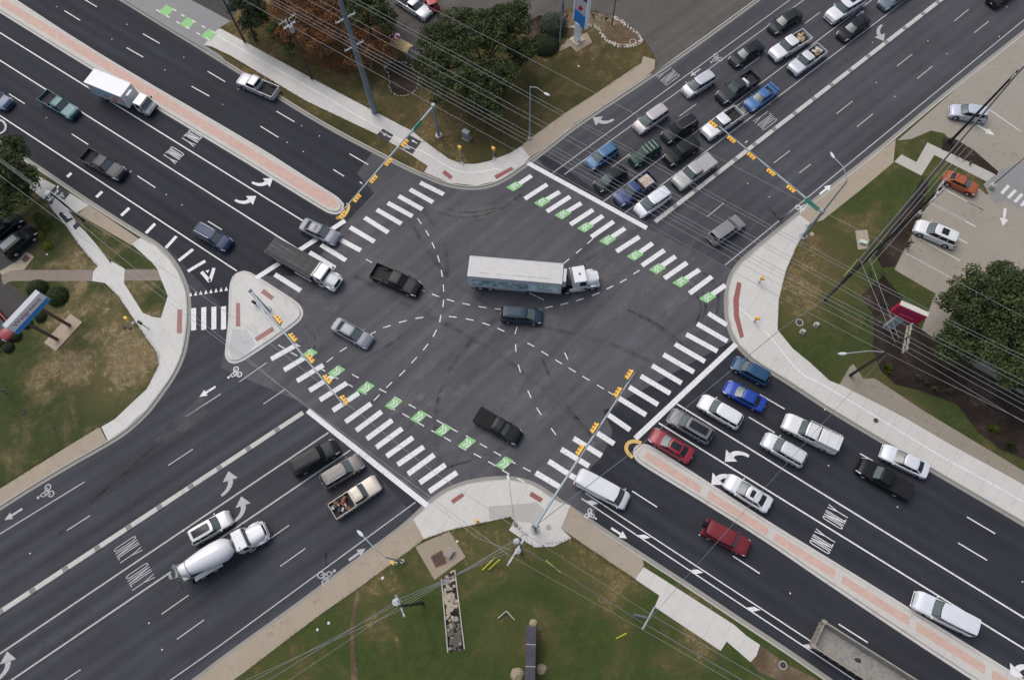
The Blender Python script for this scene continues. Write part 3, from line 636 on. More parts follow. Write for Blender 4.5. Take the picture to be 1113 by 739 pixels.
def word(m, c, ang, w=1.75, h=2.5):
    M = Matrix.Translation((c.x, c.y, .015)) @ Matrix.Rotation(ang - math.pi / 2, 4, 'Z')
    G = {'O': [[(.04, .06), (0, .16), (0, .84), (.04, .94), (.14, .94), (.18, .84), (.18, .16), (.14, .06), (.04, .06)]], 'N': [[(.29, .04), (.29, .96)], [(.29, .93), (.45, .07)], [(.45, .04), (.45, .96)]],
         'L': [[(.56, .96), (.56, .04)], [(.53, .07), (.72, .07)]], 'Y': [[(.78, .96), (.88, .52)], [(.98, .96), (.88, .52)], [(.88, .55), (.88, .04)]]}
    k = 0
    for g in G.values():
        for st in g:
            for (x0, y0), (x1, y1) in zip(st, st[1:]):
                a = Vector(((x0 - .5) * w, (y0 - .5) * h, k * .0004)); b = Vector(((x1 - .5) * w, (y1 - .5) * h, k * .0004)); k += 1
                n = (b - a).cross(Vector((0, 0, 1))).normalized() * .046
                m.poly([M @ q for q in (a - n, b - n, b + n, a + n)])
for p in [(208.3, 150.5), (188.6, 168.9)]: word(mk, P(*p), hA)
for p in [(908, 561.5), (894, 588)]: word(mk, P(*p), hA2, 1.68, 2.5)
for p in [(139.3, 597.6), (152.6, 627)]: word(wk, P(*p), hC, 1.9, 2.8)
for p in [(831.6, 131), (809, 116.5), (726, 83)]: word(wk, P(*p), hB + math.pi, 1.95, 2.9)
struct(mk.obj('road_markings', W_PAINT), 'white lane lines, stop lines, crosswalk bars and arrows'); struct(wk.obj('road_markings', W_WORN), 'worn grey white lane lines and words')
# yellow noses
ym = MB()
def arc_mark(pts, w, z=.016):
    p = chaikin([P(*q) for q in pts], 3)
    a, b = offset(p, w / 2), offset(p, -w / 2); strip(ym, a, b, z, z)
arc_mark([(697, 481.5), (690, 479), (683, 480.5), (680, 486), (682, 492), (688, 497)], .42); arc_mark([(378.5, 221), (379, 226), (376, 233), (369.5, 238), (366, 236)], .42)
struct(ym.obj('yellow_marking', Y_PAINT))
# tactile pads, footpath stripe, black pads
tp = [Z(240, 290, 6.72, [(115, 268), (143, 268), (147, 440), (113, 440)]), Z(240, 290, 6.72, [(318, 165), (395, 225), (372, 250), (295, 192)]), Z(240, 290, 6.72, [(378, 440), (397, 468), (268, 550), (250, 522)]), zw([(893, 262), (918, 262), (915, 382), (890, 382)])]
t_ = MB(); [t_.poly([(P(*q).x, P(*q).y, .157) for q in pl]) for pl in tp]; struct(t_.obj('tactile_paving', M_tactp))
tp = [z380([(372, 108), (382, 95), (415, 120), (405, 134)]), z380([(580, 118), (650, 82), (660, 92), (590, 132)]), z4([(155, 135), (192, 110), (202, 120), (163, 148)]), z4([(425, 105), (465, 130), (455, 143), (418, 120)]), z620([(668, 468), (686, 474), (675, 540), (675, 600), (695, 688), (680, 695), (655, 610), (652, 540)])]
t_ = MB(); [t_.poly([(P(*q).x, P(*q).y, .150) for q in pl]) for pl in tp]; struct(t_.obj('tactile_paving', M_tact))
sm = MB()
def stripe(pts, w=.16, z=.149):
    p = chaikin([P(*q) for q in pts], 2); strip(sm, offset(p, w / 2), offset(p, -w / 2), z, z)
stripe(zA([(25, 155), (400, 365), (700, 540), (830, 610), (960, 680)]) + z380([(340, 50), (420, 95), (470, 106), (530, 102), (590, 88), (612, 96)]), .14)
stripe(z620([(675, 570), (735, 622)]) + z660([(790, 0), (850, 70), (930, 175), (1000, 235)]) + z8736([(30, 232), (200, 330), (480, 500), (740, 660), (900, 739)]) + [(1160, 574)], .14)
stripe(zv([(700, 40), (770, 130)]), .18)
stripe(zA([(715, 560), (870, 640)]), .1, .153)
struct(sm.obj('footpath_marking', W_PAINT))
bk = MB()
for pl in (zA([(725, 548), (770, 575), (745, 610), (700, 572)]), zA([(835, 573), (888, 602), (850, 655), (793, 625)]), Z(0, 180, 12.31, [(775, 262), (945, 385), (870, 470), (690, 350)]), Z(0, 180, 12.31, [(640, 380), (745, 440), (700, 540), (600, 470)]), zv([(615, 98), (748, 172), (672, 215), (595, 128)]), zv([(735, 245), (790, 195), (830, 215), (765, 285)]), zv([(810, 160), (845, 150), (870, 185), (835, 205)])):
    bk.poly([(P(*q).x, P(*q).y, .1505) for q in pl])
struct(bk.obj('footpath_pad', BLACKP))
bw = MB()
arrow_straight(bw, P(*zA([(740, 575)])[0]), DIR_A + math.pi, .62, .153); bike(bw, P(*zA([(825, 625)])[0]), DIR_A, .5, .153, .09); arrow_straight(bw, P(*zA([(858, 603)])[0]), DIR_A + math.pi, .45, .153)
arrow_straight(bw, P(63.2, 205.5), DIR_A + 2.2, .45, .153); bike(bw, P(67.5, 213), DIR_A, .5, .153, .09); arrow_straight(bw, P(73.5, 235.5), DIR_A, .62, .153)
struct(bw.obj('footpath_marking', W_PAINT))
# car-park paint
lp = MB()
for a, b in zip(*[iter(z873([(930, 185), (1088, 295), (685, 573), (903, 690), (645, 655), (810, 742)]) + Z(873, 220, 4.617, [(640, 8), (862, 125), (820, 0), (905, 45), (580, 185), (783, 295), (510, 258), (740, 383), (765, 178), (820, 208)]) + z873([(992, 605), (1028, 565), (1025, 628), (1062, 588), (1058, 648), (1095, 608), (1090, 668), (1125, 628)]))] * 2):
    line(lp, P(*a), P(*b), .12 if a[0] < 1086 else .38, .1495)
for c, a in ((z873([(908, 285)])[0], -.75), (Z(873, 220, 4.617, [(1005, 75)])[0], -1.95)): arrow_straight(lp, P(*c), a, 1.25, .150)
struct(lp.obj('parking_markings', W_LOT))
# ------------------------------------------------------------------ vehicles
def glassmat(name, c, r):
    m, t, b = nt(name); b.inputs['Base Color'].default_value = (*c, 1); b.inputs['Roughness'].default_value = r
    b.inputs['Specular IOR Level'].default_value = .6 if r > .15 else .32
    return m
M_glass = glassmat('car_glass', (.010, .014, .016), .10)
M_glassw = glassmat('car_windscreen', (.075, .098, .10), .22)  # paler than the other glass: grey-green sky reflection put into the base colour
M_tyre = plain('tyre_rubber', (.012, .012, .013), .85, spec=.1)
M_rim = plain('wheel_rim', (.45, .46, .47), .4, .3)
M_plast = plain('black_plastic', (.014, .014, .015), .6, spec=.2)
M_chrome = plain('chrome', (.5, .5, .52), .2, .9)
M_head = plain('headlight_lens', (.62, .65, .68), .15, .2)
M_tail = plain('taillight_lens', (.25, .012, .012), .25)
M_plate = plain('licence_plate', (.65, .66, .68), .5)
M_bed = plain('truck_bed_liner', (.025, .024, .024), .9, var=.5)
M_tonneau = plain('tonneau_cover', (.011, .011, .013), .8, spec=.25, var=.3)
M_chassis = plain('chassis_black', (.02, .02, .02), .8)
M_amber = plain('amber_lens', (.5, .2, .02), .4)
WH = {}
def wheel(root, x, y, r=.34, w=.23, dual=False):
    key = (round(r, 2), round(w, 2))
    s = 1 if y > 0 else -1
    if key not in WH:
        mt = MB()
        prof = [(-w / 2, r * .62), (-w / 2, r * .93), (-w * .38, r), (w * .38, r), (w / 2, r * .93), (w / 2, r * .62)]
        mt.grid(lambda a, b: (math.cos(a * 6.28319) * prof[round(b * 5)][1], prof[round(b * 5)][0], math.sin(a * 6.28319) * prof[round(b * 5)][1]), 20, 5)
        mr = MB(); mr.cyl((0, -w * .40, 0), (0, w * .40, 0), r * .62, None, 16)
        for i in range(5):
            a = i * 1.2566; M = Matrix.Rotation(a, 4, 'Y'); mr.box(-.035, .035, w * .40, w * .46, .03, r * .58, M); mr.box(-.035, .035, -w * .46, -w * .40, .03, r * .58, M)
        a = mt.obj('tyre', M_tyre, None, 40); b = mr.obj('rim', M_rim, None, 40)
        WH[key] = (a.data, b.data); bpy.data.objects.remove(a); bpy.data.objects.remove(b)
    W = bpy.data.objects.new('wheel', None); W.empty_display_size = .2; COL.objects.link(W); W.parent = root; W.location = (x, y, r)
    for nm, d in zip(('tyre', 'rim'), WH[key]):
        o = bpy.data.objects.new(nm, d); COL.objects.link(o); o.parent = W
    return W
def interp(tab, x):
    if x <= tab[0][0]: return tab[0][1]
    for (a, b), (c, d) in zip(tab, tab[1:]):
        if x <= c: return b + (d - b) * (x - a) / max(1e-6, c - a)
    return tab[-1][1]
TYPES = {
 # L W H belt, deck profile, greenhouse (rear base, rear top, front top, front base), half-widths base/top, wheel r, axle rear/front, side windows
 'sedan': dict(L=4.80, W=1.84, H=1.45, deck=[(0, .72), (.02, .96), (.12, 1.03), (.30, .97), (.70, .98), (.85, .92), (.96, .78), (1, .60)], g=(.13, .285, .545, .735), wb=.90, wt=.70, r=.33, ax=(.20, .80), win=[(-.93, -.32), (-.26, .30), (.36, .93)]),
 'coupe': dict(L=4.45, W=1.80, H=1.36, deck=[(0, .72), (.02, .95), (.12, .99), (.30, .95), (.68, .95), (.85, .88), (.96, .74), (1, .58)], g=(.13, .32, .53, .72), wb=.90, wt=.68, r=.33, ax=(.20, .80), win=[(-.8, .0), (.06, .92)]),
 'hatch': dict(L=4.30, W=1.80, H=1.52, deck=[(0, .80), (.02, 1.0), (.3, 1.0), (.72, 1.0), (.86, .93), (.96, .78), (1, .60)], g=(.02, .11, .56, .765), wb=.90, wt=.72, r=.32, ax=(.18, .80), win=[(-.93, -.45), (-.38, .22), (.28, .93)]),
 'suv': dict(L=4.75, W=1.90, H=1.72, deck=[(0, .80), (.015, 1.08), (.3, 1.08), (.72, 1.10), (.84, 1.03), (.95, .92), (1, .66)], g=(.02, .085, .59, .745), wb=.91, wt=.76, r=.36, ax=(.19, .81), win=[(-.94, -.42), (-.36, .22), (.28, .94)]),
 'boxsuv': dict(L=4.85, W=1.92, H=1.80, deck=[(0, .85), (.015, 1.15), (.3, 1.12), (.70, 1.15), (.90, 1.08), (.97, .96), (1, .68)], g=(.015, .045, .60, .70), wb=.92, wt=.83, r=.38, ax=(.20, .81), win=[(-.94, -.42), (-.36, .22), (.28, .94)]),
 'bigsuv': dict(L=5.65, W=2.02, H=1.93, deck=[(0, .9), (.015, 1.2), (.3, 1.18), (.72, 1.2), (.90, 1.12), (.97, 1.0), (1, .7)], g=(.012, .04, .62, .715), wb=.92, wt=.82, r=.40, ax=(.20, .82), win=[(-.95, -.50), (-.45, .0), (.05, .46), (.52, .95)]),
 'minivan': dict(L=5.0, W=1.96, H=1.75, deck=[(0, .82), (.015, 1.05), (.3, 1.03), (.78, 1.08), (.90, .95), (.97, .78), (1, .6)], g=(.015, .07, .60, .82), wb=.91, wt=.76, r=.34, ax=(.18, .80), win=[(-.94, -.42), (-.36, .16), (.22, .94)]),
 'van': dict(L=5.75, W=2.03, H=2.10, deck=[(0, .95), (.01, 1.2), (.3, 1.2), (.84, 1.2), (.93, 1.05), (.98, .88), (1, .68)], g=(.008, .02, .76, .875), wb=.95, wt=.86, r=.38, ax=(.20, .81), win=[(.56, .95)]),
 'pickup': dict(L=5.75, W=2.02, H=1.88, deck=[(0, .55), (.385, .55), (.392, 1.18), (.72, 1.18), (.90, 1.10), (.97, .98), (1, .68)], g=(.395, .415, .615, .715), wb=.91, wt=.78, r=.40, ax=(.20, .82), win=[(-.9, -.02), (.06, .94)], bed=.385),
 'oldpickup': dict(L=5.4, W=1.95, H=1.76, deck=[(0, .55), (.43, .55), (.437, 1.10), (.72, 1.10), (.92, 1.04), (.98, .92), (1, .64)], g=(.44, .455, .63, .725), wb=.91, wt=.77, r=.37, ax=(.21, .80), win=[(-.85, .93)], bed=.43),
}
NAMEOF = {'sedan': ('sedan', 'car'), 'coupe': ('coupe', 'car'), 'hatch': ('hatchback', 'car'), 'suv': ('suv', 'suv'), 'boxsuv': ('suv', 'suv'), 'bigsuv': ('large_suv', 'suv'), 'minivan': ('minivan', 'minivan'), 'van': ('cargo_van', 'van'), 'pickup': ('pickup_truck', 'pickup truck'), 'oldpickup': ('pickup_truck', 'pickup truck')}
M_seam = plain('seam', (.01, .01, .01), .8, spec=.1)
def vehicle(typ, front, rear, col, label, group=None, name=None, cat=None, metal=.25, opts='', k=None):
    T = TYPES[typ]
    f, r_ = P(*front, .75), P(*rear, .75); d = f - r_; Lm = math.hypot(d.x, d.y)
    Lc = max(T['L'] * .90, min(T['L'] * 1.10, Lm)); ang = math.atan2(d.y, d.x); c = (f + r_) / 2
    sc = Lc / T['L']; W = T['W'] * (1 + (sc - 1) * .5); Ln = Lc; Hh = T['H'] * (1 + (sc - 1) * .3)
    nm, ct = NAMEOF[typ]
    root = empty(name or nm, (c.x, c.y, .012 if 'raise' not in opts else .15), ang, label, cat or ct, group)
    pm = carpaint(col, metal); X = lambda t: (t - .5) * Ln
    R = T['r'] + .07; ax = [X(a) for a in T['ax']]
    def zb(x):
        z = .24
        for a in ax:
            q = R * R - (x - a) ** 2
            if q > 0: z = max(z, T['r'] + math.sqrt(q) * .98)
        return z
    def half(t):
        e = 1.0
        if t > .86: e = 1 - .20 * ((t - .86) / .14) ** 2.4
        if t < .10: e = 1 - (.09 if 'bed' in T or typ in ('van', 'boxsuv', 'bigsuv') else .15) * ((.10 - t) / .10) ** 2.4
        return e * W / 2
    def deck(t): return interp(T['deck'], t)
    def sec(x):
        t = x / Ln + .5; w = half(t); zd = deck(t); b = zb(x); b = min(b, zd - .06)
        mid = max(b + .06, min(.58, zd - .12))
        return [(0, b), (.86 * w, b), (.975 * w, b + .03), (w, mid), (.985 * w, max(mid + .02, zd - .16)), (.955 * w, zd - .05), (.87 * w, zd - .008), (.45 * w, zd + .02), (0, zd + .03)]
    st = set()
    for i in range(33): st.add(round(X(i / 32), 4))
    for a in ax:
        for i in range(-8, 9): st.add(round(a + R * math.sin(i / 8 * math.pi / 2), 4))
    for tt, _ in T['deck']: st.add(round(X(tt), 4))
    st = sorted(x for x in st if abs(x) <= Ln / 2 + 1e-3)
    st = [x for i, x in enumerate(st) if i == 0 or x - st[i - 1] > .008]
    m = MB(); rows = []
    for x in st:
        s = sec(x); ring = [(x, y, z) for y, z in s] + [(x, -y, z) for y, z in s[-2:0:-1]]; rows.append(ring)
    n = len(rows[0]); vs = [v for rg in rows for v in rg]
    fs = [(i * n + j, i * n + (j + 1) % n, (i + 1) * n + (j + 1) % n, (i + 1) * n + j) for i in range(len(rows) - 1) for j in range(n)]
    fs += [tuple(range(n)), tuple((len(rows) - 1) * n + j for j in range(n))]
    m.add(vs, fs)
    # greenhouse
    g0, g1, g2, g3_ = T['g']; wb, wt = T['wb'] * W / 2 * .97, T['wt'] * W / 2
    if 'bed' in T: bow = .04
    else: bow = .07
    belt = deck((g1 + g2) / 2)
    def S(side, uu, v, off=0.0):
        xr = X(g0) + (X(g1) - X(g0)) * v; xf = X(g3_) + (X(g2) - X(g3_)) * v; w = wb + (wt - wb) * max(0, v) ** 1.15
        z = (belt - .03 if side in 'LR' else (deck(g3_) if side == 'F' else deck(g0)) - .03); z = z + (Hh - .06 - z) * v
        wend = w * .93
        if side == 'F': p = Vector((xf + bow * (1.6 if side == 'F' else 1) * (1 - uu * uu), wend * uu, z)); nn = Vector((.6, 0, .7))
        elif side == 'B': p = Vector((xr - bow * (1 - uu * uu), wend * uu, z)); nn = Vector((-.7, 0, .4))
        else:
            s = 1 if side == 'L' else -1
            xx = (xr + xf) / 2 + (xf - xr) / 2 * uu
            p = Vector((xx, s * (wend + (w - wend) * (1 - abs(uu) ** 3)), z)); nn = Vector((0, s, .15))
        return p + nn.normalized() * off
    cb = MB(); NU = 10
    for side, fl in (('F', 0), ('B', 0), ('L', 0), ('R', 0)):
        cb.grid(lambda a, b: S(side, a * 2 - 1, b), NU, 4)
    def roofp(a, b):
        uu, vv = a * 2 - 1, b * 2 - 1
        e = S('F', vv, 1); q = S('B', vv, 1); x = q.x + (e.x - q.x) * a
        s = S('L', uu, 1).y; y = s * vv
        edge = max(abs(uu), abs(vv))
        return Vector((x, y, Hh - .06 + .06 * (1 - edge ** 5)))
    cb.grid(roofp, 12, 12)
    roofc = 'roofdark' in opts
    m2 = MB(); m2.v, m2.f = cb.v, cb.f
    bo = m.obj('body', pm, root, 38)
    co = m2.obj('cabin', M_tonneau if roofc else pm, root, 38); co.data.materials[0] = carpaint((.02, .02, .022), .1) if roofc else pm
    # weld corners visually with rounded pillars
    # glass
    def pane(nm, side, u0, u1, v0, v1, mat, off=.012, nu=8):
        q = MB(); q.grid(lambda a, b: S(side, u0 + (u1 - u0) * a, v0 + (v1 - v0) * b, off), nu, 3); return q.obj(nm, mat, root, 60)
    pane('windshield_seal', 'F', -.99, .99, -.04, .99, M_seam, .008)
    pane('windshield', 'F', -.90, .90, .10, .92, M_glassw if 'dark' not in opts else M_glass, .016)
    if typ != 'van' or 'rearwin' in opts: pane('rear_window', 'B', -.86, .86, .22 if typ in ('sedan', 'coupe') else .30, .93, M_glass)
    if 'cap' in opts: pass
    for s in 'LR':
        for a, b in T['win']:
            if typ == 'van' and 'windows' in opts: continue
            pane('side_window', s, a, b, .16, .88, M_glass, .012, 5)
        if 'windows' in opts:
            for a, b in ((-.93, -.5), (-.45, .0), (.05, .5), (.56, .95)): pane('side_window', s, a, b, .16, .80, M_glass, .012, 4)
    # hood, boot lid, doors as raised panels
    def top(t0, t1, wf, off=.012):
        def fn(a, b):
            x = X(t0 + (t1 - t0) * a); s = sec(x); y = (b * 2 - 1) * wf * half(x / Ln + .5)
            ay = abs(y); z = s[8][1] if ay < .01 else None
            for (y0, z0), (y1, z1) in zip(s[:4:-1], s[-2:3:-1]):
                if y0 - 1e-6 <= ay <= y1 + 1e-6: z = z0 + (z1 - z0) * (ay - y0) / max(1e-6, y1 - y0)
            if z is None: z = s[6][1]
            return (x, y, z + off)
        return fn
    q = MB(); q.grid(top(g3_ + .012, .965, .80), 8, 8); q.obj('hood', pm, root, 50)
    if typ in ('sedan', 'coupe'):
        q = MB(); q.grid(top(.025, g0 - .005, .78), 5, 6); q.obj('boot_lid', pm, root, 50)
    def sidef(x0, x1, k0, k1, s, off=.009):
        def fn(a, b):
            x = x0 + (x1 - x0) * a; sc_ = sec(x); kk = k0 + (k1 - k0) * b; i = min(int(kk), 7); w = kk - i
            y = sc_[i][0] * (1 - w) + sc_[i + 1][0] * w; z = sc_[i][1] * (1 - w) + sc_[i + 1][1] * w
            return (x, s * (y + off), z)
        return fn
    xf = X(g3_) - .12; xm = X((g1 + g2) / 2) if 'bed' not in T else X(.50); xr = max(ax[0] + R * .75, X(g0) + .2)
    for s in (1, -1):
        segs = [(xm + .02, xf), (xr + .02, xm - .02)]
        if typ in ('coupe', 'van', 'oldpickup'): segs = [(max(xr, xf - 1.25), xf)]
        for a, b in segs:
            if b - a < .4: continue
            q = MB(); q.grid(sidef(a, b, 2.2, 5.2, s), 4, 5); dr = q.obj('door', pm, root, 50)
            h = MB(); sy = sec(a + .2)[4][0]; h.box(a + .08, a + .26, s * (sy + .005) - .02, s * (sy + .005) + .02, deck(.5) - .22, deck(.5) - .18); h.obj('handle', pm if 'ch' not in opts else M_chrome, dr)
        hx = X(.985); q = MB()
        q.grid(sidef(X(.905), X(.992), 4.1, 5.9, s, .014), 5, 3); q.obj('headlight', M_head, root, 50)
        q = MB()
        q.grid(sidef(X(.004), X(.05), 3.9, 5.6, s, .014), 4, 3) if 'bed' not in T else q.box(X(0) - .012, X(0) + .10, s * W / 2 * .965 - .05, s * W / 2 * .965 + .012, .72, 1.06)
        q.obj('taillight', M_tail, root, 50)
        q = MB(); y0 = s * W / 2 * .97; q.box(xf - .02, xf + .12, min(y0, y0 + s * .20), max(y0, y0 + s * .20), belt + .0, belt + .15, None, .02, .02); q.obj('side_mirror', M_plast if ('bed' in T or 'dark' in opts) else pm, root, None, .02)
    fw = half(.995)
    q = MB(); q.box(X(1) - .02, X(1) + .018, -fw * .72, fw * .72, .42, .60, None, 0, .05); q.obj('grille', M_plast if 'ch' not in opts else M_chrome, root)
    q = MB(); q.box(X(1) - .10, X(1) + .05, -fw * .98, fw * .98, .30, .42); q.obj('front_bumper', M_chrome if 'ch' in opts else (M_plast if 'bed' in T else pm), root, None, .03)
    q = MB(); q.box(X(0) - .06, X(0) + .08, -half(0) * .98, half(0) * .98, .40, .54); q.obj('rear_bumper', M_chrome if 'bed' in T else pm, root, None, .03)
    q = MB(); q.box(X(0) - .075, X(0) - .058, -.16, .16, .50 if 'bed' in T else .62, .60 if 'bed' in T else .72); q.obj('licence_plate', M_plate, root)
    for a in ax:
        for s in (1, -1): wheel(root, a, s * (W / 2 - .13), T['r'])
    q = MB(); q.box(X(.03), X(.965), -W * .41, W * .41, .10, .5); q.obj('underbody', M_chassis, root)  # box made lower and wider to deepen the contact shade under the car
    if 'sunroof' in opts or 'pano' in opts:
        a0, a1 = (.42, .72) if 'sunroof' in opts else (.12, .88)
        q = MB(); q.grid(lambda a, b: roofp(a0 + (a1 - a0) * a, .20 + .60 * b) + Vector((0, 0, .035)), 4, 6); q.obj('sunroof' if 'greyroof' not in opts else 'roof_panel', M_glass if 'greyroof' not in opts else plain('canvas_roof_grey', (.20, .21, .23), .7), root, 60)
    if 'rails' in opts:
        for s in (.06, .94):
            q = MB(); q.tube([roofp(a, s) + Vector((0, 0, .05)) for a in (.08, .3, .5, .7, .92)], .022, 6); q.obj('roof_rail', M_chrome, root, 60)
    if 'rack' in opts:
        for a in (.2, .42, .64, .86):
            q = MB(); q.tube([roofp(a, .08) + Vector((0, 0, .08)), roofp(a, .5) + Vector((0, 0, .07)), roofp(a, .92) + Vector((0, 0, .08))], .035, 6); q.obj('roof_bar', plain('rack_white', (.6, .6, .6), .5), root, 60)
    if 'spoiler' in opts:
        q = MB(); w = half(.04) * .92
        q.box(X(.0), X(.055), -w, w, 1.14, 1.17); [q.box(X(.02), X(.04), s * w * .8 - .02, s * w * .8 + .02, .9, 1.15) for s in (1, -1)]; q.obj('spoiler', pm, root, None, .01)
    if 'spare' in opts:
        q = MB(); q.cyl((X(0) - .24, .1, .95), (X(0) - .02, .1, .95), .36, None, 20); q.obj('spare_wheel', M_tyre, root, 40, .03)
    bl = None
    if 'bed' in T:
        xb = X(T['bed']); w = W / 2; x0 = X(0) + .02; zt = 1.14 if typ == 'pickup' else 1.05
        # side walls follow the body, arch cut by inner tub
        for s in (1, -1):
            def wall(a, b):
                x = x0 + (xb - x0) * a; prof = [(w * .985, max(.56, zb(x) - .02)), (w, .8), (w * .99, zt - .06), (w * .955, zt), (w * .90, zt), (w * .895, zt - .02), (w * .895, .60)]
                i = min(int(b * 6 + 1e-6), 6); y, z = prof[i]
                if i == 1: z = max(.8, zb(x) + .02)
                return (x, s * y, z)
            q = MB(); q.grid(wall, 26, 6); q.box(x0, x0 + .01, min(s * w * .9, s * w * .98), max(s * w * .9, s * w * .98), .56, zt - .01); q.obj('bed_side', pm, root, 40)
        q = MB(); q.box(x0 - .03, x0 + .03, -w * .895, w * .895, .56, zt); q.obj('tailgate', pm, root, None, .015)
        q = MB(); q.box(x0 + .03, xb - .03, -w * .89, w * .89, .56, .62)
        for s in (1, -1):
            a, b = sorted((s * w * .62, s * w * .89)); q.box(ax[0] - .42, ax[0] + .42, a, b, .62, .86, None, .06)
        for i in range(9):
            y = -w * .55 + i * w * 1.1 / 8; q.box(x0 + .05, xb - .05, y - .03, y + .03, .62, .635)
        q.obj('bed_liner', M_bed, root)
        q = MB(); q.box(xb - .05, xb + .02, -w * .90, w * .90, .56, zt + .02); q.obj('bed_headboard', pm, root)
        if 'tonneau' in opts:
            q = MB(); q.box(x0 + .0, xb - .02, -w * .92, w * .92, zt + .004, zt + .05); q.obj('tonneau_cover', M_tonneau if 'tpaint' not in opts else pm, root, None, .03)
        if 'cap' in opts:
            q = MB(); q.box(x0 - .02, xb, -w * .93, w * .93, zt + .004, Hh - .02, None, .06, .14); q.obj('bed_cap', pm, root, None, .05)
            for s in (1, -1):
                q = MB(); q.box(x0 + .35, xb - .3, s * w * .90 - .02, s * w * .90 + .02, zt + .2, Hh - .28); o = q.obj('cap_window', M_glass, root); o.rotation_euler = (s * .17, 0, 0); o.location = (0, s * (.0), .0); o.matrix_local = Matrix.Translation((0, s * .15, .02)) @ Matrix.Rotation(s * .17, 4, 'X')
        if 'ladder' in opts:
            q = MB()
            for t in (.08, .25, .42, .6): q.tube([(X(t), -w * .95, zt), (X(t), -w * .85, Hh + .12), (X(t), w * .85, Hh + .12), (X(t), w * .95, zt)], .03, 6)
            for s in (1, -1): q.tube([(X(.04), s * w * .84, Hh + .13), (X(.62), s * w * .84, Hh + .13)], .03, 6)
            q.obj('ladder_rack', plain('rack_white', (.6, .6, .6), .5), root, 60)
        if 'rolls' in opts:
            q = MB(); q.box(xb - .42, xb - .06, -w * .86, w * .86, zt - .2, zt + .10); q.obj('tool_box', M_chrome, root, None, .02)
    root['_L'] = Ln; root['_W'] = W
    return root
def cargo(root, kind, label, mats):
    """load lying in a pickup bed: a thing of its own"""
    T = None; Ln, W = root['_L'], root['_W']
    M = Matrix.Translation(root.location) @ Matrix.Rotation(root.rotation_euler.z, 4, 'Z')
    rnd = random.Random(hash(label) % 999 if 0 else len(label) * 7)
    c = M @ Vector((-Ln * .31, 0, .62)); rz = root.rotation_euler.z
    if kind == 'lumber':
        o = empty('lumber_load', c, rz, label, 'lumber')
        for i in range(9):
            q = MB(); y = -.7 + i * .165; q.box(-.75, .75, y, y + .14, .02, .38 + rnd.random() * .12, Matrix.Rotation(rnd.uniform(-.06, .06), 4, 'Z')); q.obj('board', mats[i % len(mats)], o)
    elif kind == 'sacks':
        o = empty('bagged_load', c, rz, label, 'sacks')
        for i in range(9):
            q = MB(); x, y = rnd.uniform(-.6, .6), rnd.uniform(-.45, .45); R_ = Matrix.Translation((x, y, .12 + .1 * (i // 3))) @ Matrix.Rotation(rnd.uniform(0, 3), 4, 'Z')
            q.box(-.36, .36, -.22, .22, 0, .16, R_, .07, .06); q.obj('sack', mats[i % len(mats)], o, None, .05)
    elif kind == 'junk':
        o = empty('scrap_load', c, rz, label, 'scrap pile')
        for i in range(26):
            q = MB(); x, y = rnd.uniform(-.8, .8), rnd.uniform(-.6, .6); a, b, h = rnd.uniform(.05, .35), rnd.uniform(.04, .2), rnd.uniform(.05, .35)
            q.box(-a, a, -b, b, 0, h, Matrix.Translation((x, y, rnd.uniform(0, .3))) @ Matrix.Rotation(rnd.uniform(0, 3), 4, 'Z') @ Matrix.Rotation(rnd.uniform(-.5, .5), 4, 'Y')); q.obj('scrap_piece', mats[i % len(mats)], o, None, .01)
    elif kind == 'tarp':
        o = empty('white_bundle', M @ Vector((-Ln * .20, 0, .62)), rz, label, 'bundle')
        q = MB(); q.grid(lambda a, b: ((a - .5) * .9, (b - .5) * 1.5, .62 * (1 - (2 * a - 1) ** 4) * (1 - (2 * b - 1) ** 4) + .06 * math.sin(a * 9 + b * 7)), 12, 16); q.obj('sheet', mats[0], o, 60)
    return o
WHITE = (.62, .63, .64); SILV = (.36, .37, .39); BLK = (.012, .013, .016); DGREY = (.042, .044, .05); NAVY = (.016, .026, .055)
V = vehicle
gSE, gNE, gSW, gNW, gX = 'vehicles queued on the southeast approach', 'vehicles queued on the northeast approach', 'vehicles waiting on the southwest approach', 'vehicles on the northwest road', 'vehicles crossing the junction'
# northwest leg
V('oldpickup', (83, 125.5), (46, 103.5), (.030, .105, .125), 'teal pickup truck with an open rusty bed driving toward the junction', gNW)
V('suv', (11.5, 115), (-24, 97), (.055, .085, .15), 'blue car cut off by the left edge of the photo', gNW)
V('pickup', (134, 191), (92, 168), (.040, .042, .050), 'charcoal crew cab pickup between the dashed lane marks, upper left road', gNW)
V('suv', (249, 267.5), (214, 248), (.022, .034, .078), 'dark blue SUV beside the slip lane hatching', gNW, opts='rails')
V('oldpickup', (259, 84.5), (301, 102), (.42, .43, .45), 'silver pickup with empty dark bed heading away up the northwest road', gNW, metal=.4)
V('sedan', (367, 260.5), (328, 243), (.16, .17, .205), 'slate grey sedan with sunroof crossing the stop line beside the brick median nose', gX, opts='sunroof', metal=.4)
# in the junction
V('pickup', (456, 316), (406, 294), (.012, .013, .017), 'black pickup with empty bed left of the long food lorry', gX, opts='dark')
V('sedan', (402.5, 373), (363, 351), (.17, .18, .21), 'grey sedan just past the triangular traffic island', gX, metal=.4)
V('minivan', (589.5, 344), (544.5, 341), (.022, .040, .062), 'dark navy wagon driving right beside the long food lorry', gX)
V('pickup', (565, 477), (518.5, 450), (.010, .014, .016), 'black pickup with covered bed alone in the lower part of the junction', gX, opts='tonneau')
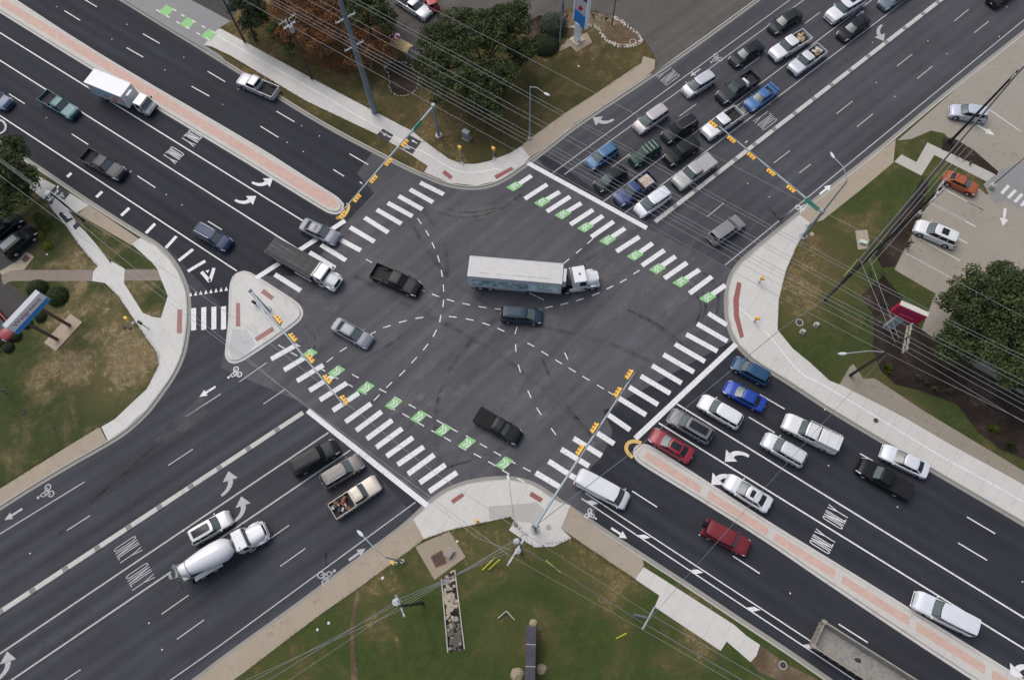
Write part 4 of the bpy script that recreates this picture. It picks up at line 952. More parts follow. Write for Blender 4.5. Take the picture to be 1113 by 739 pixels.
# southwest leg
V('bigsuv', (366.5, 484), (317.5, 511), (.010, .012, .015), 'long black SUV first at the stop line next to the divider', gSW, opts='dark')
V('suv', (393, 499.5), (350.5, 525), (.15, .135, .13), 'brown grey SUV with roof rails between black SUV and cream pickup', gSW, opts='rails', metal=.4)
pk = V('oldpickup', (411.5, 523), (361.5, 556.5), (.44, .40, .33), 'cream pickup with a bed full of scrap at the stop line', gSW, opts='')
cargo(pk, 'junk', 'tangled scrap wood and metal heaped in the cream pickup bed', [plain('scrap_brown', (.16, .08, .04), .8), plain('scrap_grey', (.35, .34, .33), .6), plain('scrap_red', (.2, .05, .03), .8), plain('scrap_dark', (.04, .04, .04), .8)])
V('suv', (250, 561), (207, 586), (.58, .58, .59), 'white SUV with large dark sunroof beside the cement mixer', gSW, opts='pano')
# southeast leg
V('suv', (797, 393), (835, 413), (.012, .055, .125), 'teal blue hatchback car nearest the white concrete kerb corner', gSE, name='hatchback', cat='car')
V('sedan', (788.5, 419), (831, 441.5), (.010, .048, .30), 'bright royal blue sedan second lane from the kerb', gSE)
V('suv', (761.5, 434.5), (805, 460), WHITE, 'clean white SUV between blue sedan and grey glass-roofed car', gSE)
V('suv', (728, 450), (773, 476), (.14, .145, .155), 'grey crossover with full glass roof beside the red sedan', gSE, opts='pano', metal=.4)
V('sedan', (708, 471), (752, 497), (.23, .018, .032), 'crimson sedan with dark glass roof next to the brick median', gSE, opts='pano')
pw = V('pickup', (850, 455.5), (912, 486), (.60, .61, .61), 'white work pickup with ladder rack and covered bed', gSE, opts='cap ladder')
V('suv', (830.5, 476), (874.5, 501.5), (.52, .54, .56), 'silver white SUV behind the clean white SUV', gSE, metal=.3, opts='rails')
V('sedan', (790, 521), (837, 550.5), (.56, .57, .59), 'white sedan with sunroof over the left-turn arrow beside the median', gSE, opts='sunroof')
V('sedan', (959, 489), (1009, 513), (.60, .62, .66), 'white sedan hugging the far right kerb beside the black pickup', gSE)
V('pickup', (933, 504), (989, 536), (.010, .012, .014), 'black pickup with flat bed cover beside a white sedan', gSE, opts='tonneau')
V('bigsuv', (991, 649), (1062, 684), (.60, .62, .66), 'long white SUV in the turn lane near the bottom right corner', gSE)
V('van', (682, 546), (627.5, 517.5), (.60, .61, .63), 'white cargo van leaving the junction toward the lower right', gX)
V('boxsuv', (814, 597), (766, 571.5), (.15, .014, .022), 'dark red SUV with a spare wheel on its tail below the brick median', gX, opts='spare')
# northeast leg
V('minivan', (744.5, 101), (774, 83), (.42, .43, .46), 'silver minivan in the kerb lane above the black roof-railed SUV', gNE, metal=.4)
V('minivan', (692, 140.5), (723, 119), (.36, .34, .335), 'champagne minivan in the kerb lane beside the painted turn arrow', gNE, metal=.4)
V('suv', (722, 151), (755.5, 130), (.016, .018, .022), 'black SUV with bright roof rails between champagne minivan and white pickup', gNE, opts='rails dark')
V('boxsuv', (686.5, 176.5), (714.5, 158.5), (.018, .050, .036), 'small dark green SUV with white roof bars', gNE, opts='rack')
V('boxsuv', (724.5, 176), (756, 155), (.012, .015, .016), 'black boxy SUV with plain roof beside the silver covered pickup', gNE, opts='dark')
V('hatch', (639.5, 180), (669, 159.5), (.040, .115, .225), 'light blue hatchback first in the kerb lane', gNE)
V('hatch', (648.5, 204), (679, 184), (.014, .017, .020), 'black hatchback at the stop line behind the thick white bar', gNE)
p1 = V('oldpickup', (670.5, 219.5), (709, 192.5), (.020, .040, .13), 'navy blue pickup with boards in its bed at the stop line', gNE)
cargo(p1, 'lumber', 'pale boards stacked in the navy pickup bed', [plain('board_pale', (.52, .43, .33), .8, var=.2), plain('board_pink', (.48, .38, .33), .8, var=.2)])
V('minivan', (693, 231), (726, 208.5), (.58, .60, .64), 'white minivan at the stop line next to the divider', gNE)
V('pickup', (734.5, 201.5), (774, 173), (.34, .34, .34), 'silver crew cab pickup with covered bed near the divider', gNE, opts='tonneau tpaint', metal=.4)
V('pickup', (766, 147), (803, 121.5), (.60, .61, .62), 'white pickup with empty black bed under the signal arm tip', gNE)
V('coupe', (812.5, 116.5), (842, 95), (.045, .125, .29), 'sky blue coupe with rear spoiler', gNE, opts='spoiler')
p2 = V('pickup', (780.5, 109), (822, 82), (.035, .037, .042), 'dark grey pickup carrying a white bundle', gNE)
cargo(p2, 'tarp', 'white sheeted bundle in the dark grey pickup bed', [plain('white_sheet', (.62, .63, .65), .6)])
V('sedan', (795, 68.5), (828, 47.5), (.018, .021, .025), 'black sedan left of the white crew cab pickup', gNE)
V('sedan', (837.5, 33), (869.5, 12.5), (.020, .028, .028), 'very dark green sedan near the top edge behind the black sedan', gNE)
p3 = V('pickup', (835, 64), (881, 36), (.60, .61, .63), 'large white crew cab pickup loaded with tan sacks', gNE)
cargo(p3, 'sacks', 'tan sacks piled in the large white pickup bed', [plain('sack_tan', (.42, .31, .18), .9, var=.2), plain('sack_brown', (.30, .21, .12), .9, var=.2)])
p4 = V('oldpickup', (860.5, 77), (893.5, 53), (.50, .52, .55), 'small silver white pickup loaded with mixed sacks near the divider', gNE)
cargo(p4, 'sacks', 'mixed pale and brown sacks in the small silver pickup bed', [plain('sack_pale', (.45, .42, .38), .9, var=.2), plain('sack_brown', (.30, .21, .12), .9, var=.2)])
V('sedan', (913.5, 41), (942.5, 19), (.014, .017, .022), 'black sedan beside the turn lane line near the top edge', gNE)
V('bigsuv', (899, 21.5), (938, -3), (.62, .63, .65), 'white large SUV with sunroof at the top edge', gNE, opts='sunroof')
V('sedan', (956, 8), (990, -14), (.10, .13, .16), 'slate blue car cut off by the top edge above the left-turn arrow', gNE, metal=.3)
V('sedan', (1108, -18), (1075, 5.5), (.014, .016, .018), 'black car leaving at the top right corner')
V('suv', (806, 238.5), (773, 261.5), (.20, .20, .20), 'grey brown SUV driving away on the empty northeast lanes', opts='rails', metal=.4)
# car parks
V('suv', (1032, 120.5), (1072, 127), (.42, .45, .52), 'silver blue SUV entering the car park under the black cable', opts='raise', metal=.3)
V('sedan', (1062, 208), (1026.5, 191), (.33, .085, .035), 'burnt orange sedan parked beside the thin lamp pole', opts='raise')
V('suv', (995, 245), (1039, 264), (.64, .65, .66), 'white crossover with small black sunroof parked alone in the bays', opts='raise sunroof')
V('oldpickup', (469, 20), (430, -6), (.55, .57, .60), 'white pickup parked between the trees at the top', opts='raise')
V('suv', (463, -6), (470, 7), (.30, .02, .03), 'red vehicle partly cut off at the top edge', opts='raise')
V('boxsuv', (38, 250), (5, 277), (.014, .016, .018), 'black jeep style vehicle with grey roof in the left car park', opts='raise dark pano greyroof')
V('suv', (22, 236), (-12, 262), (.010, .012, .014), 'black SUV parked beyond the grey-roofed one at the left edge', opts='raise dark')
V('sedan', (13, 367), (-15, 336), (.22, .03, .035), 'dark red car mostly hidden behind the pharmacy sign', opts='raise')
# ------------------------------------------------------------------ heavy vehicles
M_truckw = carpaint((.62, .63, .64), .0); M_alu = plain('aluminium', (.40, .41, .42), .4, .6, var=.15)
def tbox(name, mat, root, x0, x1, y0, y1, z0, z1, bev=.03, tx=0, ty=0):
    q = MB(); q.box(x0, x1, y0, y1, z0, z1, None, tx, ty); return q.obj(name, mat, root, None, bev)
def truck_front(root, xc, W, cabH, hoodL, cabL, mat=None, hoodH=1.7, hoodW=None, sleeper=False):
    """bonneted cab: xc = front end of the bonnet"""
    mat = mat or M_truckw; hw = (hoodW or W * .86) / 2; w = W / 2
    m = MB()
    def hood(a, b):
        x = xc - hoodL * (1 - a); y = (b * 2 - 1); ww = hw * (1 - .22 * a ** 2); e = abs(y)
        z = .75 + (hoodH - .08 * 0 - .22 * a ** 1.5 - .75) * (1 - e ** 6 * .75); return (x - .10 * e ** 3 * a * 2, y * ww, z)
    m.grid(hood, 10, 14)
    m.grid(lambda a, b: (lambda p: (p[0], p[1], .55 + (p[2] - .55) * a))(hood(1, b)), 4, 14)
    for s in (0, 1): m.grid(lambda a, b: (lambda p: (p[0], p[1] * 1.0, .55 + (p[2] - .55) * b))(hood(a, s)), 10, 2)
    m.obj('hood', mat, root, 45)
    q = MB(); q.box(xc - hoodL - cabL, xc - hoodL + .06, -w * .93, w * .93, .9, 1.75); q.box(xc - hoodL - cabL, xc - hoodL + .02, -w * .93, w * .93, 1.75, cabH, None, .14, .10); q.obj('cab', mat, root, None, .07, 3)
    g = MB(); x = xc - hoodL; y = w * .82
    g.add([(x + .035, -y, 1.82), (x + .035, y, 1.82), (x - .085, y * .92, cabH - .18), (x - .085, -y * .92, cabH - .18)], [(0, 1, 2, 3)]); g.obj('windshield', M_glass, root)
    for s in (1, -1):
        g = MB(); yy = s * w * .93
        g.add([(x - .12, yy + s * .01, 1.80), (x - cabL * .55, yy + s * .01, 1.80), (x - cabL * .55, yy - s * .068, cabH - .2), (x - .25, yy - s * .068, cabH - .2)], [(0, 1, 2, 3)]); g.obj('side_window', M_glass, root)
        q = MB(); q.box(x + .05, x + .15, min(s * w * .98, s * w * 1.18), max(s * w * .98, s * w * 1.18), 1.75, 2.15); q.obj('side_mirror', M_plast, root, None, .02)
        q = MB(); q.box(xc - .22, xc - .05, min(s * hw * .55, s * hw * .82), max(s * hw * .55, s * hw * .82), 1.0, 1.2); q.obj('headlight', M_head, root, None, .03)
        q = MB(); q.grid(lambda a, b: (xc - hoodL * .55 + .62 * math.cos(math.pi * a), s * (hw * .8 + (w * .97 - hw * .8) * b), .52 + .62 * math.sin(math.pi * a)), 12, 3); q.obj('fender', mat, root, 60)
        q = MB(); q.box(x - cabL * .6, x - .1, min(s * w * .9, s * w * 1.02), max(s * w * .9, s * w * 1.02), .45, .55); q.obj('step', M_alu, root)
    tbox('front_bumper', mat, root, xc - .30, xc + .06, -hw * .98, hw * .98, .42, .74, .10)
    tbox('grille', M_plast, root, xc - .04, xc + .02, -hw * .48, hw * .48, .75, 1.35, .01)
    return xc - hoodL * .55
def place_root(name, front, rear, label, cat, z=0.6, grp=None):
    f, r_ = P(*front, z), P(*rear, z); d = f - r_; c = (f + r_) / 2
    return empty(name, (c.x, c.y, .012), math.atan2(d.y, d.x), label, cat, grp), math.hypot(d.x, d.y)
# food lorry: tractor + trailer
rr = P(509.2, 289.0, 4.0); rf = P(611.8, 297.6, 4.0); d = rf - rr; ang = math.atan2(d.y, d.x); TL = math.hypot(d.x, d.y)
root = empty('semi_trailer', ((rr.x + rf.x) / 2, (rr.y + rf.y) / 2, .012), ang, 'long white box trailer with food pictures and green lettering on its side', 'trailer')
TW = 2.6
def ribroof(name, m): pass
Mroof = plain('trailer_roof_white', (.50, .49, .48), .6, var=.12)
tbox('trailer_box', plain('trailer_side', (.52, .54, .56), .45, .0, var=.06), root, -TL / 2, TL / 2, -TW / 2, TW / 2, 1.15, 3.98, .02)
q = MB(); q.box(-TL / 2 + .04, TL / 2 - .04, -TW / 2 + .06, TW / 2 - .06, 3.97, 4.0)
for i in range(20): x = -TL / 2 + .4 + i * (TL - .8) / 19; q.box(x - .02, x + .02, -TW / 2 + .08, TW / 2 - .08, 4.0, 4.008)
q.obj('roof_skin', Mroof, root)
q = MB(); [q.box(-TL / 2 + .3 + i * (TL - .6) / 40, -TL / 2 + .33 + i * (TL - .6) / 40, -TW / 2 + .1, TW / 2 - .1, 4.008, 4.010) for i in range(41)]; q.obj('roof_bows', plain('bow_grey', (.36, .35, .35), .7), root)
for s in (1, -1):
    q = MB(); q.box(-TL / 2, TL / 2, s * TW / 2 - .03, s * TW / 2 + .02, 3.88, 4.02); q.obj('roof_rail', M_alu, root)
q = MB()
for x0, x1 in ((-.76, -.55), (-.40, -.28), (-.22, -.18), (-.1, .24), (.27, .78)): q.box(x0 * TL / 2, x1 * TL / 2, -TW / 2 * .60 - .01, -TW / 2 * .60 + .03, 4.006, 4.011, Matrix.Rotation(.0, 4, 'Z'))
q.obj('roof_scuff', plain('scuff_grey', (.16, .16, .17), .8), root)
tbox('bottom_rail', M_alu, root, -TL / 2, TL / 2, -TW / 2 - .015, TW / 2 + .015, 1.05, 1.17, .01)
tbox('chassis', M_chassis, root, -TL / 2 + .3, TL / 2 - .2, -.5, .5, .75, 1.05, .02)
tbox('skirt', plain('skirt_grey', (.35, .36, .37), .6), root, -TL / 2 + 3.0, TL / 2 - 4.2, -TW / 2 + .06, -TW / 2 + .09, .55, 1.06, 0)
for x in (-TL / 2 + 1.35, -TL / 2 + 2.6):
    for s in (1, -1): wheel(root, x, s * (TW / 2 - .22), .50, .42)
# side graphics (facing the lower side of the photo)
def sidepanel(name, mat, x0, x1, z0, z1, off=.006):
    q = MB(); y = -TW / 2 - .021 - off; q.add([(x0, y, z0), (x1, y, z0), (x1, y, z1), (x0, y, z1)], [(0, 1, 2, 3)]); return q.obj(name, mat, root)
def picmat():
    m, t, b = nt('food_picture'); tc = N(t, 'ShaderNodeTexCoord')
    vo = N(t, 'ShaderNodeTexVoronoi'); vo.inputs['Scale'].default_value = 1.3
    L(t, tc.outputs['Object'], vo.inputs[0])
    no = noise_n(t, tc.outputs['Object'], 2.5, 3)
    c1 = ramp(t, vo.outputs[0], [(0, (.75, .80, .80)), (.3, (.55, .65, .66)), (.5, (.20, .32, .35)), (1, (.05, .10, .12))])
    L(t, mixc(t, mapr(t, no, .4, .7), c1, (.30, .42, .42)), b.inputs['Base Color']); b.inputs['Roughness'].default_value = .4; return m
def grad():
    m, t, b = nt('pale_blue_gradient'); tc = N(t, 'ShaderNodeTexCoord'); no = noise_n(t, tc.outputs['Object'], .8, 2)
    L(t, ramp(t, no, [(.3, (.42, .58, .64)), (.7, (.75, .80, .82))]), b.inputs['Base Color']); return m
sidepanel('picture_panel', picmat(), -TL / 2 + .5, -TL / 2 + 7.1, 1.55, 3.1); sidepanel('logo_panel', grad(), -TL / 2 + 7.15, TL / 2 - .4, 1.45, 3.2)
def sidetext(txt, mat, xc, zc, w, h):
    q = MB(); M = Matrix.Translation((xc, -TW / 2 - .035, zc)) @ Matrix.Rotation(math.pi / 2, 4, 'X'); text_on(q, txt, M, w, h); return q.obj('lettering', mat, root)
sidetext('US.', plain('logo_green', (.14, .50, .05), .5), TL / 2 - 2.0, 2.65, 1.75, .85); sidetext('FOODS', plain('logo_dark', (.25, .03, .03), .5), TL / 2 - 1.95, 1.85, 1.8, .50)
sidepanel('leaf_mark', plain('logo_leaf', (.45, .75, .12), .5), TL / 2 - 1.3, TL / 2 - 1.05, 2.95, 3.1, .012)
# refrigeration unit
tbox('cooling_unit', plain('unit_white', (.5, .51, .52), .5), root, TL / 2 + .01, TL / 2 + .45, -.85, .85, 2.1, 3.7, .06)
tbox('cooling_grille', M_plast, root, TL / 2 + .45, TL / 2 + .47, -.6, .6, 2.5, 3.4, 0)
# tractor (turned a little further to the left)
ft = P(650, 301.5, 1.0); bk_ = P(605, 308.5, 1.0)
d = ft - bk_; tl = math.hypot(d.x, d.y); ang2 = math.atan2(d.y, d.x)
tr = empty('tractor_unit', ((ft.x + bk_.x) / 2, (ft.y + bk_.y) / 2, .012), ang2, 'white bonneted tractor unit pulling the long food trailer', 'truck')
fx = truck_front(tr, tl / 2, 2.45, 2.85, 1.55, 1.75, hoodH=1.85)
tbox('frame_rail', M_chassis, tr, -tl / 2, tl / 2 - 1.5, -.45, .45, .6, .95, .03)
tbox('fuel_tank', M_alu, tr, -.55, .55, -1.2, -.62, .4, .98, .12); tbox('fuel_tank', M_alu, tr, -.55, .55, .62, 1.2, .4, .98, .12)
tbox('side_fairing', M_truckw, tr, -1.25, .25, -1.22, -1.12, .5, 1.35, .04)
tbox('deck_plate', M_alu, tr, -.7, .2, -.55, .55, .96, .99, 0); tbox('air_hose_box', M_plast, tr, -.35, -.1, -.3, .3, 1.0, 1.5, .03)
q = MB(); q.cyl((tl / 2 - 3.45, .85, .9), (tl / 2 - 3.45, .85, 3.0), .09, None, 12); q.obj('exhaust_stack', M_chrome, tr, 50)
tbox('roof_horn', M_plast, tr, tl / 2 - 2.5, tl / 2 - 2.3, -.12, .12, 2.86, 2.95, .03)
for s in (1, -1):
    wheel(tr, fx, s * 1.03, .5, .3); wheel(tr, -tl / 2 + 1.1, s * .98, .5, .5)
# box truck, upper left
rt, L_ = place_root('box_truck', (165.5, 118.5), (107.5, 95), 'white box truck with picture panel beside the brick median', 'truck', .9, gNW)
BL = L_ * .68
tbox('cargo_box', plain('box_white', (.64, .65, .66), .45, var=.04), rt, -L_ / 2, -L_ / 2 + BL, -1.2, 1.2, .95, 3.25, .03)
for s in (1, -1):
    q = MB(); q.box(-L_ / 2, -L_ / 2 + BL, s * 1.2 - .02, s * 1.2 + .015, 3.15, 3.28); q.obj('roof_edge', M_truckw, rt)
q = MB(); q.add([(-L_ / 2 + .2, -1.206, 1.1), (-L_ / 2 + BL - .2, -1.206, 1.1), (-L_ / 2 + BL - .2, -1.206, 3.0), (-L_ / 2 + .2, -1.206, 3.0)], [(0, 1, 2, 3)])
m_, t_n, b_n = nt('box_picture'); tc = N(t_n, 'ShaderNodeTexCoord'); L(t_n, ramp(t_n, noise_n(t_n, tc.outputs['Object'], .7, 2, .4), [(.35, (.45, .08, .08)), (.45, (.55, .50, .50)), (.52, (.16, .38, .50)), (.7, (.35, .52, .60))]), b_n.inputs[0]); q.obj('picture_panel', m_, rt)
tbox('wind_deflector', M_truckw, rt, -L_ / 2 + BL - .02, -L_ / 2 + BL + .5, -.6, .6, 2.5, 2.95, .12, 0, 0)
xf = L_ / 2
q = MB(); q.box(xf - 1.75, xf - .55, -1.0, 1.0, .6, 1.5); q.box(xf - 1.75, xf - .55, -1.0, 1.0, 1.5, 2.3, None, .0, .1); q.obj('cab', M_truckw, rt, None, .06)
q = MB(); q.grid(lambda a, b: (xf - .56 + .5 * a, (b * 2 - 1) * (.98 - .1 * a * a), 1.45 - .25 * a - .5 * a ** 4), 6, 8); q.obj('hood', M_truckw, rt, 50); tbox('front_end', M_truckw, rt, xf - .6, xf - .02, -.96, .96, .5, 1.1, .06)
q = MB(); q.add([(xf - .50, -.9, 1.5), (xf - .50, .9, 1.5), (xf - .57, .82, 2.2), (xf - .57, -.82, 2.2)], [(0, 1, 2, 3)]); q.obj('windshield', M_glass, rt)
q = MB(); q.add([(xf - .22, -.86, 1.40), (xf - .22, .86, 1.40), (xf - .82, .80, 2.27), (xf - .82, -.80, 2.27)], [(0, 1, 2, 3)]); o = q.obj('windscreen_glass', M_glassw, rt)
for s in (1, -1):
    q = MB(); q.add([(xf - .75, s * 1.006, 1.5), (xf - 1.5, s * 1.006, 1.5), (xf - 1.5, s * .93, 2.15), (xf - .85, s * .93, 2.15)], [(0, 1, 2, 3)]); q.obj('side_window', M_glass, rt)
    tbox('side_mirror', M_plast, rt, xf - .55, xf - .45, s * 1.05 if s > 0 else -1.25, 1.25 if s > 0 else -1.05, 1.5, 1.85, .02)
    tbox('headlight', M_head, rt, xf - .06, xf + .0, s * .55 if s > 0 else -.85, .85 if s > 0 else -.55, .75, .95, .02)
    wheel(rt, xf - .75, s * .88, .40, .25); wheel(rt, -L_ / 2 + 1.5, s * .86, .42, .42)
tbox('front_bumper', M_plast, rt, xf - .08, xf + .08, -.98, .98, .4, .6, .03); tbox('chassis', M_chassis, rt, -L_ / 2 + .1, xf - 1.5, -.45, .45, .6, .95, .02)
# flat tipper with dark tarpaulin
rt, L_ = place_root('dump_truck', (367, 308.5), (296, 269), 'white bonneted tipper truck with dark tarp-covered bed crossing the stop line', 'truck', 1.0, gX)
xb = L_ / 2 - 2.95
fx = truck_front(rt, L_ / 2, 2.3, 2.45, 1.35, 1.35, hoodH=1.72)
m = MB(); mm, t_n, b_n = nt('dark_tarpaulin'); v_ = N(t_n, 'ShaderNodeTexCoord')
mp = N(t_n, 'ShaderNodeMapping'); mp.inputs['Scale'].default_value = (.12, 1.6, 1); L(t_n, v_.outputs['Object'], mp.inputs[0])
L(t_n, ramp(t_n, noise_n(t_n, mp.outputs[0], 1.2, 6, .7), [(.35, (.012, .013, .016)), (.55, (.020, .021, .026)), (.72, (.08, .08, .085))]), b_n.inputs[0]); b_n.inputs['Roughness'].default_value = .5; b_n.inputs['Specular IOR Level'].default_value = .25
m.grid(lambda a, b: (-L_ / 2 + (xb + L_ / 2) * a, (b * 2 - 1) * 1.2, 1.72 + .10 * math.cos((b * 2 - 1) * 1.5) * 1 - .012 * math.cos(a * 40) * (1 - (b * 2 - 1) ** 2) + .02 * math.sin(b * 9)), 60, 14)
m.obj('tarpaulin', mm, rt, 60)
for s in (1, -1):
    tbox('bed_side', plain('bed_side_grey', (.06, .062, .068), .5, .3, var=.4), rt, -L_ / 2, xb, s * 1.2 if s > 0 else -1.26, 1.26 if s > 0 else -1.2, 1.0, 1.76, .02)
    tbox('side_rail', plain('rail_white', (.42, .43, .44), .5), rt, -.6, xb - .1, s * 1.26 if s > 0 else -1.36, 1.36 if s > 0 else -1.26, .78, .88, .02)
tbox('tailboard', plain('bed_side_grey2', (.12, .122, .13), .5, .3, var=.4), rt, -L_ / 2 - .06, -L_ / 2, -1.22, 1.22, 1.0, 1.74, .02)
tbox('bed_floor', M_chassis, rt, -L_ / 2, xb, -1.2, 1.2, .95, 1.05, 0); tbox('chassis', M_chassis, rt, -L_ / 2 + .3, L_ / 2 - 1.3, -.45, .45, .55, .95, .02)
q = MB(); q.box(xb + .02, xb + .16, -1.0, 1.0, 1.9, 2.2); [q.box(xb + .0, xb + .18, y, y + .05, 1.88, 2.23) for y in (-.95, -.6, -.25, .1, .45, .8)]; q.obj('roller_housing', plain('rack_white', (.6, .6, .6), .5), rt)
for s in (1, -1):
    wheel(rt, fx, s * .98, .45, .28); wheel(rt, -L_ / 2 + 1.9, s * .92, .48, .48)
# cement mixer
rt, L_ = place_root('cement_mixer_truck', (291, 573), (196, 627), 'white cement mixer truck with rotating drum and rear chute', 'truck', 1.2, gSW)
fx = truck_front(rt, L_ / 2 - .45, 2.5, 2.75, 1.65, 1.35, hoodH=1.9, hoodW=2.25)
dr = MB(); x0, x1 = -L_ / 2 + .95, L_ / 2 - 3.75; Ld = x1 - x0; zd0, zd1 = 3.15, 2.15
prof = [(0, .55), (.03, .66), (.10, .74), (.28, .95), (.48, 1.14), (.66, 1.24), (.84, 1.22), (.92, 1.04), (.98, .80), (1, .62), (1.0, .0)]
dr.grid(lambda a, b: (lambda t, r: (x0 + Ld * t + .25 * r * math.cos(b * 6.28319) * .3, r * math.sin(b * 6.28319), zd0 + (zd1 - zd0) * t + r * math.cos(b * 6.28319)))(*(lambda i: (prof[i][0], prof[i][1]))(round(a * 10))), 10, 32)
m_ = carpaint((.66, .67, .68), .0); dr.obj('drum', m_, rt, 60)
rg = MB()
rg.grid(lambda a, b: (x0 + Ld * (.155 + .02 * a), .80 * math.sin(b * 6.2832) * 1.04, zd0 + (zd1 - zd0) * .165 + .84 * math.cos(b * 6.2832)), 1, 32); rg.obj('drum_ring', plain('ring_steel', (.25, .27, .28), .4, .5), rt, 60)
st_ = plain('mixer_steel', (.34, .36, .36), .5, .3, var=.2)
tbox('chassis', M_chassis, rt, -L_ / 2 + .4, L_ / 2 - 1.8, -.5, .5, .7, 1.1, .02)
q = MB()
for s in (1, -1):
    q.tube([(x0 + .4, s * .9, 1.1), (x0 + .35, s * .75, 3.0)], .06, 8); q.tube([(x0 + .35, s * .75, 3.0), (x0 - .2, s * .5, 3.9)], .05, 8); q.tube([(x0 - .75, s * .5, 1.1), (x0 - .3, s * .75, 3.3)], .05, 8)
q.tube([(x0 + .35, -.8, 3.0), (x0 + .35, .8, 3.0)], .06, 8); q.obj('drum_stand', st_, rt, 60)
q = MB(); q.grid(lambda a, b: (x0 - .25 - .5 * a + .35 * math.cos(b * 6.28), -.0 + (.55 - .15 * a) * math.sin(b * 6.28), 3.95 - .5 * a), 3, 20); q.obj('hopper', st_, rt, 60)
q = MB(); q.grid(lambda a, b: (x0 - .55 - .3 * a, -.2 - 1.05 * a + .32 * math.cos(b * math.pi) * .8, 2.9 - .9 * a - .30 * math.sin(b * math.pi)), 5, 10); q.obj('chute', plain('chute_grey', (.22, .24, .23), .5, .3, var=.3), rt, 60)
q = MB(); q.tube([(x0 - .3, .55, 3.9), (x0 - .75, .95, 2.8), (x0 - .6, 1.05, 1.2)], .03, 6); q.tube([(x0 - .05, .55, 3.9), (x0 - .5, 1.15, 2.8), (x0 - .4, 1.2, 1.2)], .03, 6)
for i in range(6): t = i / 5; q.tube([(x0 - .75 + .15 * t * 0, .95 + .1 * t, 2.8 - 1.5 * t), (x0 - .5, 1.15, 2.8 - 1.5 * t)], .02, 5)
q.obj('ladder', st_, rt)
tbox('rear_platform', st_, rt, -L_ / 2 + .15, -L_ / 2 + .9, -.6, .9, 1.1, 1.18, .01)
for s in (1, -1):
    q = MB(); q.grid(lambda a, b: (-L_ / 2 + 1.2 + 3.1 * a, s * (.75 + .50 * b), 1.32 + .0 * b - .25 * (abs(a * 2 - 1)) ** 6), 14, 3); q.obj('wheel_guard', M_truckw, rt, 60)
    for x in (-L_ / 2 + 1.9, -L_ / 2 + 3.3): wheel(rt, x, s * .98, .52, .5)
    wheel(rt, fx, s * 1.03, .52, .32)
    tbox('mud_flap', M_plast, rt, -L_ / 2 + .95, -L_ / 2 + 1.0, s * .8 if s > 0 else -1.25, 1.25 if s > 0 else -.8, .35, 1.15, 0)
q = MB(); q.cyl((x1 + .35, -.85, 1.75), (x1 + .35, .1, 1.75), .36, None, 18); q.obj('water_tank', M_alu, rt, 50, .04)
q = MB(); q.cyl((x1 + .25, .55, 1.2), (x1 + .25, .55, 2.0), .22, None, 14); q.box(x1 - .1, x1 + .8, .2, .9, 1.1, 1.5); q.tube([(x1 + .1, -.9, 1.6), (x1 + .1, 0, 2.3), (x1 + .1, .9, 1.6)], .05, 6); q.box(x1 + .3, x1 + .65, -1.15, -.9, 1.0, 1.9); q.obj('pump_gear', plain('gear_grey', (.20, .21, .21), .5, .5, var=.4), rt, 40)
q = MB(); q.cyl((x1 + .75, -.75, 1.0), (x1 + .75, -.75, 3.0), .08, None, 12); q.obj('exhaust_stack', M_chrome, rt, 50)
q = MB(); xg = L_ / 2 - .3
for s in (1, -1): q.tube([(xg - .4, s * 1.12, .6), (xg - .4, s * 1.1, 1.35), (xg + .05, s * .7, 1.35), (xg + .05, 0, 1.35)], .05, 6)
q.tube([(xg + .05, -.8, .8), (xg + .05, .8, .8)], .05, 6); q.obj('bull_bar', M_chrome, rt, 60)
# gravel trailer, lower right
f, r_ = P(1010, 745, 2.0), P(889, 690, 2.0); d = f - r_; ang = math.atan2(d.y, d.x); d = d.normalized()
n_ = Vector((-d.y, d.x, 0))
GL = 12.0; rb = (P(893, 675, 2.3) + P(887, 692, 2.3)) / 2; rb = (P(899, 676, 2.4) + P(884, 703, 2.4)) / 2
ang = DIR_A + .01; dd = u(ang); c = Vector((rb.x, rb.y, 0)) + dd * GL / 2
rt = empty('dump_trailer', (c.x, c.y, .012), ang, 'dusty open gravel trailer running off the bottom right edge', 'trailer')
M_dust = plain('dusty_steel', (.26, .235, .20), .8, .1, var=.35); M_dustin = plain('dusty_inside', (.21, .20, .18), .9, var=.45)
GW = 1.28; m_, t_n, b_n = nt('gravel_residue'); L(t_n, ramp(t_n, noise_n(t_n, pos(t_n), 2.8, 8, .75, 1.5), [(.3, (.12, .115, .105)), (.5, (.22, .21, .19)), (.7, (.31, .295, .26))]), b_n.inputs[0]); b_n.inputs['Roughness'].default_value = .9
